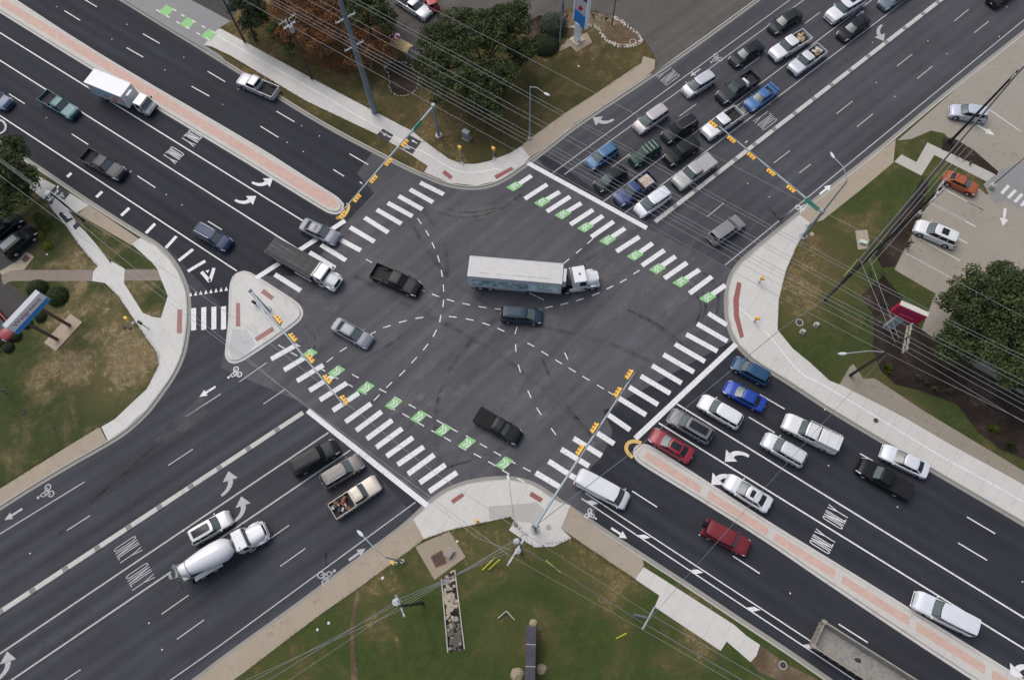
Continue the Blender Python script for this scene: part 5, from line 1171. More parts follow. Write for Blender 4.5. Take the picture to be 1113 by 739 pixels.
for s in (1, -1):
    q = MB(); q.add([(-GL / 2, s * GW, 2.35), (GL / 2, s * GW, 2.35), (GL / 2, s * GW * .80, 1.15), (-GL / 2, s * GW * .80, 1.15)], [(0, 1, 2, 3)]); q.obj('inner_wall', m_, rt)
    q = MB(); q.add([(-GL / 2, s * (GW + .06), 2.35), (GL / 2, s * (GW + .06), 2.35), (GL / 2, s * (GW * .80 + .06), 1.1), (-GL / 2, s * (GW * .80 + .06), 1.1)], [(0, 1, 2, 3)])
    for i in range(14): x = -GL / 2 + .5 + i * .85; q.box(x, x + .08, s * GW if s > 0 else -GW - .12, GW + .12 if s > 0 else -GW, 1.3, 2.34)
    q.obj('outer_wall', M_dust, rt)
    tbox('top_rail', M_dust, rt, -GL / 2 - .05, GL / 2, s * GW - .02 if s > 0 else -GW - .14, GW + .14 if s > 0 else -GW + .02, 2.3, 2.42, .02)
    for x in (-GL / 2 + 1.2, -GL / 2 + 2.5): wheel(rt, x, s * 1.02, .5, .45)
    tbox('hinge_arm', M_dust, rt, -GL / 2 - .35, -GL / 2 + .1, s * 1.15 if s > 0 else -1.5, 1.5 if s > 0 else -1.15, 2.1, 2.5, .02)
q = MB(); q.grid(lambda a, b: (-GL / 2 + .05 + (GL - .1) * a, (b * 2 - 1) * GW * .84, 1.15 + .12 * noise.noise(Vector((a * 14, b * 3, 0))) + .12 * abs(b * 2 - 1) ** 3), 60, 10); q.obj('floor', m_, rt, 60)
q = MB(); q.box(-GL / 2 - .1, -GL / 2, -GW, GW, 1.1, 2.38); [q.box(-GL / 2 - .16, -GL / 2 - .1, y, y + .1, 1.1, 2.38) for y in (-1.2, -.6, -.05, .5, 1.1)]; q.obj('tailgate', M_dust, rt)
tbox('front_wall', M_dust, rt, GL / 2 - .05, GL / 2, -GW, GW, 1.1, 2.38, .01)
tbox('chassis', M_chassis, rt, -GL / 2 + .3, GL / 2 - .2, -.45, .45, .7, 1.1, .02)
# ------------------------------------------------------------------ street furniture
M_steel = plain('galvanised_steel', (.30, .34, .36), .5, .35, var=.15)
M_steelb = plain('weathered_blue_steel', (.17, .22, .255), .55, .3, var=.2)
M_wood = plain('creosote_wood', (.060, .050, .042), .9, var=.35)
M_black = plain('pole_black', (.014, .014, .015), .7)
M_sigy = plain('signal_yellow', (.74, .42, .06), .5, var=.12)
M_sigb = plain('signal_visor_dark', (.30, .15, .02), .6)
M_lensr = plain('signal_lens', (.10, .015, .01), .3)
M_sgreen = plain('street_sign_green', (.04, .25, .17), .5)
M_lamp = plain('luminaire_housing', (.50, .53, .53), .5)
M_conc = plain('footing_concrete', (.36, .34, .30), .9, var=.2)
def bar(name, p, q, w, h, mat, parent=None, bev=0):
    d = q - p; m = MB(); M = Matrix.Translation(p) @ d.to_track_quat('X', 'Z').to_matrix().to_4x4()
    m.box(0, d.length, -w / 2, w / 2, -h / 2, h / 2, M); return m.obj(name, mat, parent, None, bev)
def tubeo(name, pts, r, mat, parent=None, n=12): return MB().tube(pts, r, n).obj(name, mat, parent, 50)
def lum(parent, top, head, mat=None, arm=.05, hl=.75, hm=None):
    mid = top.lerp(head, .5) + Vector((0, 0, (top - head).length * .12 + .15))
    tubeo('lamp_arm', [top, top.lerp(mid, .6) + Vector((0, 0, .1)), mid, mid.lerp(head, .6), head], [arm * 1.1, arm, arm, arm, arm], mat or M_steel, parent, 8)
    d = Vector((head.x - top.x, head.y - top.y, 0)).normalized(); n = Vector((-d.y, d.x, 0))
    def fn(a, b):
        t = a; w = .17 * math.sin(math.pi * min(1, .12 + t * .86)) ** .6
        an = b * 2 * math.pi; return head + d * (t * hl - .08) + n * w * math.cos(an) + Vector((0, 0, .085 * math.sin(an) * (1 if math.sin(an) > 0 else .6)))
    MB().grid(fn, 8, 12).obj('lamp_head', hm or M_lamp, parent, 60)
def mast(base, top, tip, heads, face, label, zc=None, green=(), lamp=None, boxes=(), boxcol=M_steel, cams=()):
    b = P(*base, .15); h = pole_h(base, top); h = max(6.2, min(8.2, h))
    t = P(*tip, h + .15); root = empty('traffic_signal_mast', b, 0, label, 'traffic signal'); I = b
    LB = lambda p: p - I
    a0 = Vector((b.x, b.y, h - .1)); root['_h'] = h
    tubeo('pole', [LB(Vector((b.x, b.y, .15))), LB(Vector((b.x, b.y, h + .15)))], [.20, .14], M_steelb, root, 16)
    MB().cyl((0, 0, -.02), (0, 0, .12), .48, None, 20).obj('footing', M_conc, root, 40, .02)
    MB().box(-.28, .28, -.28, .28, .12, .17).obj('base_plate', M_steel, root)
    tubeo('mast_arm', [LB(a0), LB(a0.lerp(t, .5)), LB(t)], [.155, .115, .07], M_steel, root, 14)
    MB().cyl((0, 0, h - .5), (0, 0, h + .12), .23, None, 16).obj('arm_collar', M_steel, root, 40)
    d = (t - a0).normalized(); ang = math.atan2(d.y, d.x)
    n = Vector((math.cos(face), math.sin(face), 0)); s = 1 if n.dot(Vector((-d.y, d.x, 0))) > 0 else -1
    for hp in heads:
        c = P(*hp, h); k = (c - a0).dot(d); c0 = a0 + d * k; M = Matrix.Translation(LB(c0)) @ Matrix.Rotation(ang, 4, 'Z')
        q = MB(); q.box(-.62, .62, min(s * .16, s * .36), max(s * .16, s * .36), -.19, .19, M); hd = q.obj('signal_head', M_sigy, root, None, .03)
        for i in (-1, 0, 1):
            v = MB(); v.grid(lambda a, b_: M @ Vector((i * .40 + .165 * math.cos(math.pi * b_ * 1.3 - .47), s * (.36 + .30 * a * (1 - .25 * (1 - math.sin(max(0, min(math.pi, math.pi * b_ * 1.3 - .47)))))), .165 * math.sin(math.pi * b_ * 1.3 - .47))), 3, 14); v.obj('visor', M_sigy, hd, 60)
            v = MB(); v.cyl(M @ Vector((i * .40, s * .355, 0)), M @ Vector((i * .40, s * .375, 0)), .14, None, 14); v.obj('lens', M_lensr, hd, 40)
        q = MB(); q.box(-.66, .66, min(s * .13, s * .16), max(s * .13, s * .16), -.23, .23, M); q.obj('back_plate', M_plast, hd)
        q = MB(); q.box(-.05, .05, min(0, s * .16), max(0, s * .16), -.16, .16, M); q.obj('bracket', M_steel, hd)
    for (p, q_) in green:
        c = (P(*p, h) + P(*q_, h)) / 2; k = (c - a0).dot(d); Lg = max(1.2, (P(*p, h) - P(*q_, h)).length); c0 = a0 + d * k; M = Matrix.Translation(LB(c0) + Vector((0, 0, .05))) @ Matrix.Rotation(ang, 4, 'Z')
        q = MB(); q.box(-Lg / 2, Lg / 2, s * .20 - .02, s * .20 + .02, -.28, .30, M @ Matrix.Rotation(s * .25, 4, 'X')); q.obj('street_sign', M_sgreen, root)
    for c in cams:
        g = P(*c, h + .6); k = (g - a0).dot(d); c0 = LB(a0 + d * k)
        tubeo('camera_stalk', [c0, c0 + Vector((0, 0, .9))], .03, M_steel, root, 6); q = MB(); q.box(-.2, .2, -.07, .07, .9, 1.05, Matrix.Translation(c0) @ Matrix.Rotation(face, 4, 'Z')); q.obj('camera', M_lamp, root, None, .02)
    for c in boxes:
        g = P(*c, h * .7); q = MB(); v = Vector((g.x, g.y, 0)) - Vector((b.x, b.y, 0)); v.normalize()
        q.box(.18, .42, -.18, .18, 2.2, 3.0, Matrix.Rotation(math.atan2(v.y, v.x), 4, 'Z')); q.obj('control_box', boxcol, root, None, .02)
    if lamp:
        (tp, hd_) = lamp; H2 = pole_h(base, tp); H2 = min(H2, 13)
        tubeo('lamp_post', [Vector((0, 0, h - .2)), Vector((0, 0, H2))], [.12, .08], M_steel, root, 12)
        g = P(*hd_, H2 + .2); lum(root, Vector((0, 0, H2)), Vector((g.x - b.x, g.y - b.y, H2 + .15)), None, .045, .8)
    print('mast', base, 'h', round(pole_h(base, top), 2), h)
    return root
hSE, hNW = DIR_A, DIR_A + math.pi
mast((476.9, 147.5), (470.4, 115.7), (371, 231), [(440.9, 156.6), (422.8, 177), (406.5, 195.8), (388.5, 216.5), (372.5, 234.5)], hSE, 'signal mast at the top left corner with its arm reaching the brick median', green=[((449, 141), (457, 132))], cams=[(388, 198)])
mast((873, 257), (890.5, 233.5), (781.5, 137.5), [(775.5, 135.5), (794.3, 153), (815.3, 171.5), (835.5, 190), (856.5, 208.5)], DIR_B + math.pi, 'signal mast with street lamp at the right corner reaching over the queued cars', green=[((874, 218), (888, 230))], cams=[(809, 158)], lamp=((918.5, 195), (906, 172)))
mast((291, 337), (271, 318), (374, 440.5), [(303.5, 346.5), (319.5, 366.5), (336.5, 391), (355.8, 413), (373.5, 436.5)], DIR_C, 'signal mast standing on the triangular traffic island', boxes=[(286, 342)])
mast((581.5, 575.5), (576, 571), (690, 404.5), [(685.5, 408.5), (672, 427), (645.8, 465), (629.5, 488.5)], DIR_A + math.pi, 'signal mast at the bottom corner with its arm over the white cargo van', boxes=[(590, 563), (575, 565)], boxcol=M_black)
def street_lamp(base, top, head, label, mat=None, cobra=True, r=.10, bits=None, hm=None, name='street_lamp'):
    b = P(*base, .14); h = min(13, pole_h(base, top)); print('lamp', base, round(h, 2))
    root = empty(name, b, 0, label, 'street lamp')
    tubeo('pole', [Vector((0, 0, 0)), Vector((0, 0, h))], [r, r * .6], mat or M_steel, root, 12)
    MB().cyl((0, 0, -.02), (0, 0, .22), r * 2.4, None, 18).obj('footing', M_conc, root, 40, .02)
    g = P(*head, h); lum(root, Vector((0, 0, h - .1)), Vector((g.x - b.x, g.y - b.y, h + .1)), mat, .045, .8)
    return root
street_lamp((575.5, 151), (576.8, 94.6), (592, 103), 'street lamp on the top lawn edge with a curved arm')
r = street_lamp((437.5, 609.7), (417, 608.3), (394.5, 582), 'street lamp leaning over the bottom left footway beside a yellow box')
r = street_lamp((559.5, 569), (558, 566), (553, 523), 'street lamp on the white corner paving at the bottom with a long thin arm')
def box_on(root, w): pass
# yellow pedestrian signal box hung on the bottom-left lamp: a sign of its own stub
def ped_post(px, label, h=3.0, top=None, box=M_sigy, cat='pedestrian signal', name='pedestrian_signal_post'):
    b = P(*px, .14); root = empty(name, b, 0, label, cat); h = min(4, pole_h(px, top)) if top else h
    tubeo('post', [Vector((0, 0, 0)), Vector((0, 0, h))], .055, M_steel, root, 10)
    MB().box(-.17, .17, -.17, .17, -.0, .05).obj('base_plate', M_steel, root)
    MB().box(-.22, .22, -.16, .16, h - .5, h + .0, Matrix.Rotation(DIR_A, 4, 'Z')).obj('signal_box', box, root, None, .03)
    MB().box(.02, .30, -.05, .05, 1.0, 1.25, Matrix.Rotation(DIR_A, 4, 'Z')).obj('push_button', M_black, root, None, .01)
    return root
ped_post((501.9, 177.4), 'yellow pedestrian signal post beside the lawn tip, left of two', top=(498.5, 159.5))
ped_post((537, 173), 'yellow pedestrian signal post on the lawn edge, right of two', top=(536.5, 160.5))
ped_post((825, 307), 'short yellow post on the white paving near the red tactile arc', h=1.5)
ped_post((820, 349.5), 'small yellow post on the white stripe of the right corner', h=1.3)
ped_post((161, 357), 'dark pedestrian post on the white path by the bare soil', h=2.2, box=M_black)
ped_post((144.5, 351), 'thin pedestrian post with yellow box at the lawn edge on the left', h=1.8)
ped_post((278.7, 331.5), 'small dark post on the traffic island', h=1.1, box=M_black)
ped_post((519, 567), 'yellow box post at the edge of the bottom corner paving', h=1.2)
ped_post((430, 612), 'yellow box post beside the bottom left street lamp', h=2.2)
# cabinets, valve lids, manholes
def cabinet(px, w, d, h, label, mat, ang=DIR_A, cat='utility box', name='utility_cabinet', z=.14):
    b = P(*px, z); root = empty(name, b, ang, label, cat)
    MB().box(-w / 2, w / 2, -d / 2, d / 2, 0.05, h).obj('housing', mat, root, None, .03)
    MB().box(-w / 2 - .03, w / 2 + .03, -d / 2 - .03, d / 2 + .03, h, h + .05, None, .04, .04).obj('lid', mat, root)
    MB().box(-w / 2 - .1, w / 2 + .1, -d / 2 - .1, d / 2 + .1, 0, .06).obj('plinth', M_conc, root)
    MB().box(-w / 2 + .05, w / 2 - .05, -d / 2 - .012, -d / 2, .15, h - .1).obj('door', mat, root)
    return root
cabinet((507, 150.5), .9, .6, 1.5, 'grey signal cabinet on the lawn right of the top left mast', plain('cabinet_grey', (.24, .26, .27), .5, .2))
cabinet((872, 361), .4, .35, .5, 'small grey pedestal near the round lid on the right lawn', plain('pedestal', (.30, .31, .30), .6))
cabinet((887, 353.5), .4, .35, .5, 'second small grey pedestal further right on the right lawn', plain('pedestal', (.30, .31, .30), .6))
def lid(px, r, label, mat, z=.150, ring=None):
    b = P(*px, z); root = empty('manhole_cover', b, 0, label, 'manhole cover')
    MB().cyl((0, 0, -.01), (0, 0, .012), r, None, 24).obj('frame', ring or M_conc, root); MB().cyl((0, 0, .012), (0, 0, .02), r * .78, None, 24).obj('lid', mat, root)
M_iron = plain('cast_iron', (.035, .032, .03), .8)
lid((869, 350.5), .46, 'round dark manhole with pale ring on the right lawn', M_iron)
lid((952, 457), .33, 'round manhole on the footway by the long wall', M_iron)
lid((493.5, 34), .01, 'x', M_iron) if 0 else None
lid((687.8, 45.8), .50, 'round drain with stone ring in the stone-edged bed', M_dirt, .152, plain('ring_pale', (.38, .33, .26), .9))
lid((851, 722.5), .42, 'round dark manhole in the dirt beside the bottom kerb', M_iron)
lid((596.3, 573), .32, 'pale round lid on the white paving at the bottom corner', plain('lid_pale', (.30, .28, .24), .9), .150)
lid((882.5, 254.5), .26, 'small pale lid beside the right signal mast', plain('lid_pale', (.30, .28, .24), .9), .150)
def grate(pts, label, mat, z=.156):
    p = [P(*q) for q in pts]; c = sum(p, Vector()) / 4; root = empty('drain_grate', (c.x, c.y, z), 0, label, 'drain')
    m = MB(); m.poly([(q.x - c.x, q.y - c.y, 0) for q in p]); m.obj('pit', M_iron, root); f = MB()
    for i in range(5):
        t = (i + .5) / 5; a = p[0].lerp(p[1], t) - c; b = p[3].lerp(p[2], t) - c; d = (b - a).normalized(); n = Vector((-d.y, d.x, 0)) * .035
        f.poly([(a - n), (b - n), (b + n), (a + n)], .02)
    for a, b in zip(p, p[1:] + p[:1]): line(f, a - c, b - c, .08, .024)
    f.obj('bars', mat, root)
grate(z4([(88, 325), (125, 303), (142, 345), (105, 360)]), 'rusty square drain grate on the tan pad', plain('rust', (.16, .07, .04), .9))
cabinet(z4([(150, 312)])[0], .9, .7, .5, 'low concrete drain hood beside the rusty grate', plain('hood_conc', (.24, .22, .20), .9), .9, 'drain hood', 'drain_hood')
grate(zv([(225, 580), (268, 532), (312, 568), (262, 612)]), 'brown drain grate by the left car park kerb', plain('grate_brown', (.12, .06, .05), .9))
pd = MB(); pd.poly([(P(*q).x, P(*q).y, .152) for q in Z(873, 220, 4.617, [(258, 145), (318, 140), (330, 195), (318, 235), (272, 240)])]); o = pd.obj('concrete_pad', M_old); struct(o)
cabinet(Z(873, 220, 4.617, [(299, 203)])[0], .45, .8, .3, 'pale green box on the tan pad of the right lawn', plain('box_green', (.42, .50, .44), .6), 1.2, 'utility box', 'utility_box')
# ------------------------------------------------------------------ utility poles and wires
M_wire = plain('aluminium_cable', (.25, .255, .26), .5, .2); M_cable = plain('black_cable', (.018, .018, .02), .7); M_cabg = plain('grey_cable', (.13, .14, .15), .6)
M_ins = plain('insulator_grey', (.38, .40, .42), .4); M_armw = plain('crossarm_wood', (.30, .27, .20), .8, var=.25)
def upole(base, top, label, r=.2, mat=None, arms=(), hmax=24, name='utility_pole', zb=.13, tanks=()):
    b = P(*base, zb); h = min(hmax, pole_h(base, top)); print('pole', base, round(pole_h(base, top), 2), h)
    root = empty(name, b, 0, label, 'utility pole'); m = mat or M_wood
    tubeo('pole', [Vector((0, 0, 0)), Vector((0, 0, h))], [r, r * .62], m, root, 16)
    for (z, ang, ln_, am, w) in arms:
        zz = h - z; M = Matrix.Translation((0, 0, zz)) @ Matrix.Rotation(ang, 4, 'Z')
        q = MB(); q.box(-ln_ / 2, ln_ / 2, -w / 2, w / 2, -.07, .07, M); ar = q.obj('crossarm', am, root)
        for k in (-.46, -.25, .25, .46):
            q = MB(); p0 = M @ Vector((k * ln_, 0, .06)); q.tube([p0, p0 + Vector((0, 0, .1)), p0 + Vector((0, 0, .22)), p0 + Vector((0, 0, .3))], [.03, .07, .07, .03], 8); q.obj('insulator', M_ins, ar, 60)
    for (z, ang, rr_) in tanks:
        c_ = Vector((math.cos(ang) * .5, math.sin(ang) * .5, h - z)); q = MB(); q.cyl(c_, c_ + Vector((0, 0, .95)), rr_, None, 18); tk = q.obj('transformer', M_ins, root, 50, .04)
        q = MB(); [q.cyl(c_ + Vector((x, 0, .95)), c_ + Vector((x, 0, 1.2)), .05, None, 8) for x in (-.12, .12)]; q.obj('bushing', M_ins, tk, 50)
    root['_h'] = h; return root, b, h
up_steel = upole((407.4, 122), (368, -4), 'tall blue grey steel pole rising from the top footway edge', .42, M_steelb, [(3.2, DIR_A + 1.2, 2.6, M_steel, .12), (7.5, DIR_A + 1.2, 2.6, M_steel, .12)], 30)
up2 = upole((339, 86), (312, 19), 'wooden pole with cluttered crossarms between the trees at the top left', .17, M_wood, [(.4, DIR_A + 1.3, 2.6, M_armw, .14), (1.3, DIR_A + 1.3, 1.8, M_ins, .2)], 18, tanks=[(1.9, 2.0, .28), (1.9, -1.1, .28)])
up3 = upole((266, 46), (243, -6), 'dark wooden pole beside the bike driveway at the top left', .15, M_wood, [], 16)
up4 = upole((896, 326), (1013, 196), 'black pole on the right lawn whose top reaches over the parked cars', .17, M_black, [(.5, .95, 2.4, M_ins, .14)], 30)
up5 = upole((924, 408), (990, 366), 'pole with double tan crossarms beside the red sign', .17, M_black, [(.3, 1.18, 3.0, M_armw, .16), (1.0, 1.18, 3.0, M_armw, .16)], 20, tanks=())
# luminaire half-way up up5
b5, h5 = up5[1], up5[2]; z5_ = min(h5 - 2, pole_h((924, 408), (963, 384)))
g = P(918, 385, z5_); lum(up5[0], Vector((0, 0, z5_)), Vector((g.x - b5.x, g.y - b5.y, z5_ + .1)), None, .05, .9)
up6 = upole((1032, 155), (1108, 78), 'black pole in the car park island near the silver blue car', .18, M_black, [(.4, .8, 2.2, M_ins, .14)], 22)
up7 = upole((459, 655), (434, 657), 'wooden pole with transformer on the lower left lawn', .17, M_black, [(.5, DIR_C + 1.4, 2.0, M_ins, .14)], 16, tanks=[(1.3, 2.4, .32)])
up8 = upole((566, 600), (560, 588), 'pole crowded with crossarms at the bottom corner behind the signal mast', .17, M_wood, [(.3, .95, 4.2, M_ins, .16), (1.6, .95, 1.4, M_steel, .14)], 14, tanks=[(2.2, -2.0, .28), (2.2, 2.3, .28)])
up9 = upole((690, 668), (705, 674), 'pole with steel crossarm on the bottom right lawn', .16, M_steelb, [(.3, .95, 2.3, M_steel, .14)], 14)
up10 = upole((91, 240), (53, 213), 'dark pole beside the left path topped by a grey transformer', .15, M_black, [(.5, .95, 1.8, M_ins, .14)], 14, tanks=[(.9, 2.9, .3)])
up11 = upole((1000, 387), (1011, 381), 'pole behind the red sign carrying pale transformers', .15, M_wood, [], 12, tanks=[(1.0, .3, .3)]) if 0 else None
M_thin = M_black
lp1 = upole((1076, 204), (1125, 165), 'thin black lamp pole standing on a round concrete base by the orange sedan', .06, M_black, [], 11, 'lamp_pole'); MB().cyl((0, 0, -.1), (0, 0, .75), .34, .30, 20).obj('footing', plain('footing_pale', (.45, .43, .40), .9, var=.1), lp1[0], 40, .03)
lp2 = upole((997.5, 234), (1045, 190), 'thin black lamp pole on a concrete base between lawn and parked white sedan', .05, M_black, [], 12, 'lamp_pole'); MB().cyl((0, 0, -.1), (0, 0, .75), .34, .30, 20).obj('footing', plain('footing_dull', (.27, .25, .23), .9, var=.1), lp2[0], 40, .03)
lp3 = upole((665, 27.5), (670, -2), 'dark post in the stone-edged bed at the top', .10, M_wood, [], 9, 'lamp_pole')
for u_ in (lp1, lp2, lp3): u_[0]['category'] = 'lamp post'
def wire(pts, label, grp, r=.022, sag=.4, mat=None, name='overhead_wire'):
    p = [P(*q[:2], q[2]) for q in pts]; out = []
    for a, b in zip(p, p[1:]):
        L_ = (b - a).length; s = sag * min(1, L_ / 40)
        for i in range(13):
            if out and i == 0: continue
            t = i / 12; out.append(a.lerp(b, t) - Vector((0, 0, s * 4 * t * (1 - t))))
    m = MB(); c0 = out[0].copy(); m.tube([q - c0 for q in out], r, 5, True); o = m.obj(name, mat or M_wire, None, 60); o.location = c0
    return tag(o, label, 'wire', grp)
g1 = 'pale overhead wires crossing from the upper left to the right edge'
lab1 = 'thin pale wire of the bundle crossing the top trees and the queued cars'
left = [-49, -44, -30.5, -26, -14, -9, -5, 12, 19]         # y at x = 300 for the parallel bundle
ys = {300: [-49, -45, -30, -26, -14, -9.5, -5, 12, 19], 873: [264.4, 268.7, 287, 291.5, 306.6, 311, 316, 324, 337], 640: [137.4, 141.7, 160, 165.5, 180, 184.5, 189, 195, 208]}
r5 = [(1240, 448), (1240, 454), (1240, 478), (1240, 484), (1240, 503), (1240, 509), (1240, 516), (1240, 535), (1240, 520)]
mid5 = [(1016, 340), (1013, 342), (994, 354), (991, 357), (988, 366), (986, 370), (985, 376), (983, 381), (964, 384)]
for i in range(9):
    y3, y6, y8 = ys[300][i], ys[640][i], ys[873][i]
    sl = (y6 - y3) / 340; x0 = 120; y0 = y6 - (640 - x0) * (y8 - y6) / 233
    zt = 15.5 if i < 8 else z5_
    xm, ym = mid5[i]
    wire([(x0, y0, 17), (640, y6, 15.0), (873, y8, zt - .5), (xm, ym, zt), (r5[i][0], r5[i][1], 14)], lab1, g1, .019, .0)
wire([(330, -62, 12), (560, 56, 11.5), (860, 213, 11), (981, 274, 10.5), (1113, 345, 10), (1240, 415, 10)], 'single thin wire crossing the upper lawn and the queued cars above the bundle', 'single upper wire', .02, 0)
wire([(1060, 298, 9), (1113, 328, 9)], lab1, g1, .02, 0) if 0 else None
g2 = 'wires running from the pole by the red sign up to the black pole top'
for a, b in (((1005, 201), (986, 372)), ((1010, 198), (984, 379)), ((1012, 199), (988, 366)), ((935, 283), (973, 372)), ((945, 281), (977, 368))):
    if a[0] < 950: wire([(a[0], a[1], 13.5), (b[0], b[1], 14.5)], 'pale wire between the red sign pole and the lawn pole', g2, .022, .1)
g3n = 'wires from the lawn pole up to the car park pole'
for k, (a, b) in enumerate((((933, 283), (1103, 82)), ((937, 286), (1108, 84)), ((944, 283), (1113, 88)), ((947, 288), (1120, 92)))):
    wire([(a[0], a[1], 13.5), (b[0], b[1], 15)] + [(b[0] + 90, b[1] - 95, 16)], 'wire running over the right lawn and the car park beside the thick black cable', g3n, .022, .3)
wire([(898, 325, 9), (936, 283, 12.6), (1032, 155 + 12, 12.6), (1104, 82, 14.4), (1200, -20, 15)], 'thick black cable over the car park and the right lawn', 'thick black cable', .10, 0, M_cable, 'overhead_cable')
wire([(933, 282, 13), (900, 322, 6), (846, 360, 8.5), (690, 489, 9), (560, 588, 9.5)], 'grey cable from the right lawn pole across the southeast queue to the bottom corner', 'long grey cable', .035, 0, M_cabg, 'overhead_cable')
wire([(964, 384, z5_), (876, 480, 9.5), (736, 638, 9), (706, 673, 8.5)], 'thin dark wire from the lamp pole across the southeast road to the lower right pole', 'thin dark wire', .02, 0, M_cabg)
g4 = 'wires radiating from the bottom corner pole'
hb = up8[2]
for (a, lab) in (((440, 518), 'upper'), ((440, 501), 'higher')):
    pass
wire([(553, 603, hb), (416, 502, 11), (263, 388, 11), (60, 236, 11), (-60, 146, 11)], 'pale wire crossing the southwest crosswalk toward the left edge, lower of two', g4, .02, 0)
wire([(566, 577, hb), (470, 512, 11), (292, 372, 11), (200, 307, 11), (54, 214, 9.5), (-60, 130, 10)], 'pale wire crossing the southwest crosswalk and the traffic island, upper of two', g4, .02, 0)
wire([(0, 172, 10), (53, 212, 9.6), (-60, 128, 10)][:2], 'short wire into the left pole transformer', g4, .02, 0)
wire([(-60, 132, 9), (52, 214, 9), (132, 280, 8.5), (180, 319, 8.0), (270, 390, 8), (330, 440, 8), (520, 585, 9), (556, 598, 9)], 'pale wire over the slip lane crossing and the thick white stop line', g4, .02, 0)
for k, (a, b) in enumerate((((553, 600), (288, 745)), ((556, 594), (262, 745)), ((560, 588), (305, 752)), ((563, 584), (225, 752)))):
    wire([(a[0], a[1], hb), (436 - 2 * k, 650 + 5 * k, 10), (b[0] - 60, b[1] + 33, 10)], 'wire from the bottom corner pole toward the bottom edge over the lower left lawn', g4, .016 if k else .036, 0, M_wire if k else M_cabg)
for k, (b, c) in enumerate((((697, 683), (900, 800)), ((701, 678), (905, 795)), ((708, 668), (912, 785)))):
    a = [(553, 603), (560, 590), (566, 577)][k]
    wire([(a[0], a[1], hb), (b[0], b[1], up9[2] - .2), (c[0], c[1], 9)], ['pale wire over the lower right lawn, nearest the bottom edge', 'thick grey cable over the lower right lawn', 'pale wire over the lower right lawn, nearest the road'][k], g4 + str(k), .038 if k == 1 else .017, 0, M_cabg if k == 1 else M_wire)
gy = 'yellow guy wire guards on the lower lawn'
M_yel = plain('guard_yellow', (.62, .62, .05), .6)
for a, b, lab in (((524.5, 619), (537.5, 606), 'yellow guy wire guard left of the bottom corner pole, outer one'), ((531.5, 618.5), (543, 608), 'yellow guy wire guard left of the bottom corner pole, inner one'), ((609, 622), (594, 609), 'yellow guy wire guard right of the bottom corner pole'), ((670, 693.5), (680.5, 688), 'yellow guy wire guard on the open lower right lawn'), (Z(873, 220, 4.617, [(205, 372)])[0], Z(873, 220, 4.617, [(275, 288)])[0], 'long yellow guy wire guard leaning beside the black lawn pole')):
    p, q = P(*a, .15), P(*b, 2.2); o = tubeo('guy_guard', [Vector(), q - p], .06, M_yel, None, 8); o.location = p; tag(o, lab, 'guy wire guard', gy)
# small V shaped stone edging in the bottom lawn
q = MB(); a, b, c = P(541, 672, .14), P(550.5, 663.5, .14), P(559.5, 673.5, .14)
for s, e in ((a, b), (b, c)):
    d = e - s; M = Matrix.Translation(s) @ Matrix.Rotation(math.atan2(d.y, d.x), 4, 'Z'); q.box(0, d.length, -.05, .05, 0, .25, M)
tag(q.obj('lawn_edging', M_conc), 'small V shaped pale edging in the bottom lawn', 'edging')
# rock-lined drainage channel
rc = MB(); pts = [P(480, 629), P(494.5, 619), P(505, 705), P(487, 708.5)]
cx = sum(pts, Vector()) / 4; root = empty('stone_channel', (cx.x, cx.y, .14), 0, 'stone lined drainage channel with concrete edges in the bottom lawn', 'drainage channel')
m = MB(); m.poly([(q - cx) for q in pts], .004); m.obj('bed', M_mulch, root)
rnd = random.Random(5); M_stone = [plain('stone_tan', (.34, .29, .21), .9, var=.3), plain('stone_grey', (.26, .245, .21), .9, var=.3), plain('stone_dark', (.10, .09, .075), .9, var=.3)]
def stone(m, c, r, rnd, fl=.5):
    n = 7; rs = [r * rnd.uniform(.75, 1.15) for _ in range(n)]; a0 = rnd.uniform(0, 6)
    lo = [c + Vector((rs[i] * math.cos(a0 + i * 6.283 / n), rs[i] * math.sin(a0 + i * 6.283 / n), 0)) for i in range(n)]
    hi = [c + (q - c) * .7 + Vector((0, 0, r * fl)) for q in lo]
    m.add(lo + hi, [(i, (i + 1) % n, n + (i + 1) % n, n + i) for i in range(n)] + [tuple(range(n, 2 * n))])
ms = [MB(), MB(), MB()]
for i in range(150):
    a, b = rnd.random(), rnd.uniform(.1, .9); t = pts[0].lerp(pts[3], a).lerp(pts[1].lerp(pts[2], a), b) - cx
    k = 2 if a > .62 and rnd.random() < .75 else rnd.choice((0, 0, 1)); stone(ms[k], Vector((t.x, t.y, rnd.uniform(.0, .03))), rnd.uniform(.14, .26), rnd, .3)
for k in range(3): ms[k].obj('stones', M_stone[k], root)
for a, b in ((pts[0], pts[3]), (pts[1], pts[2])): bar('edge', Vector((a.x - cx.x, a.y - cx.y, .05)), Vector((b.x - cx.x, b.y - cx.y, .05)), .12, .2, M_conc, root)
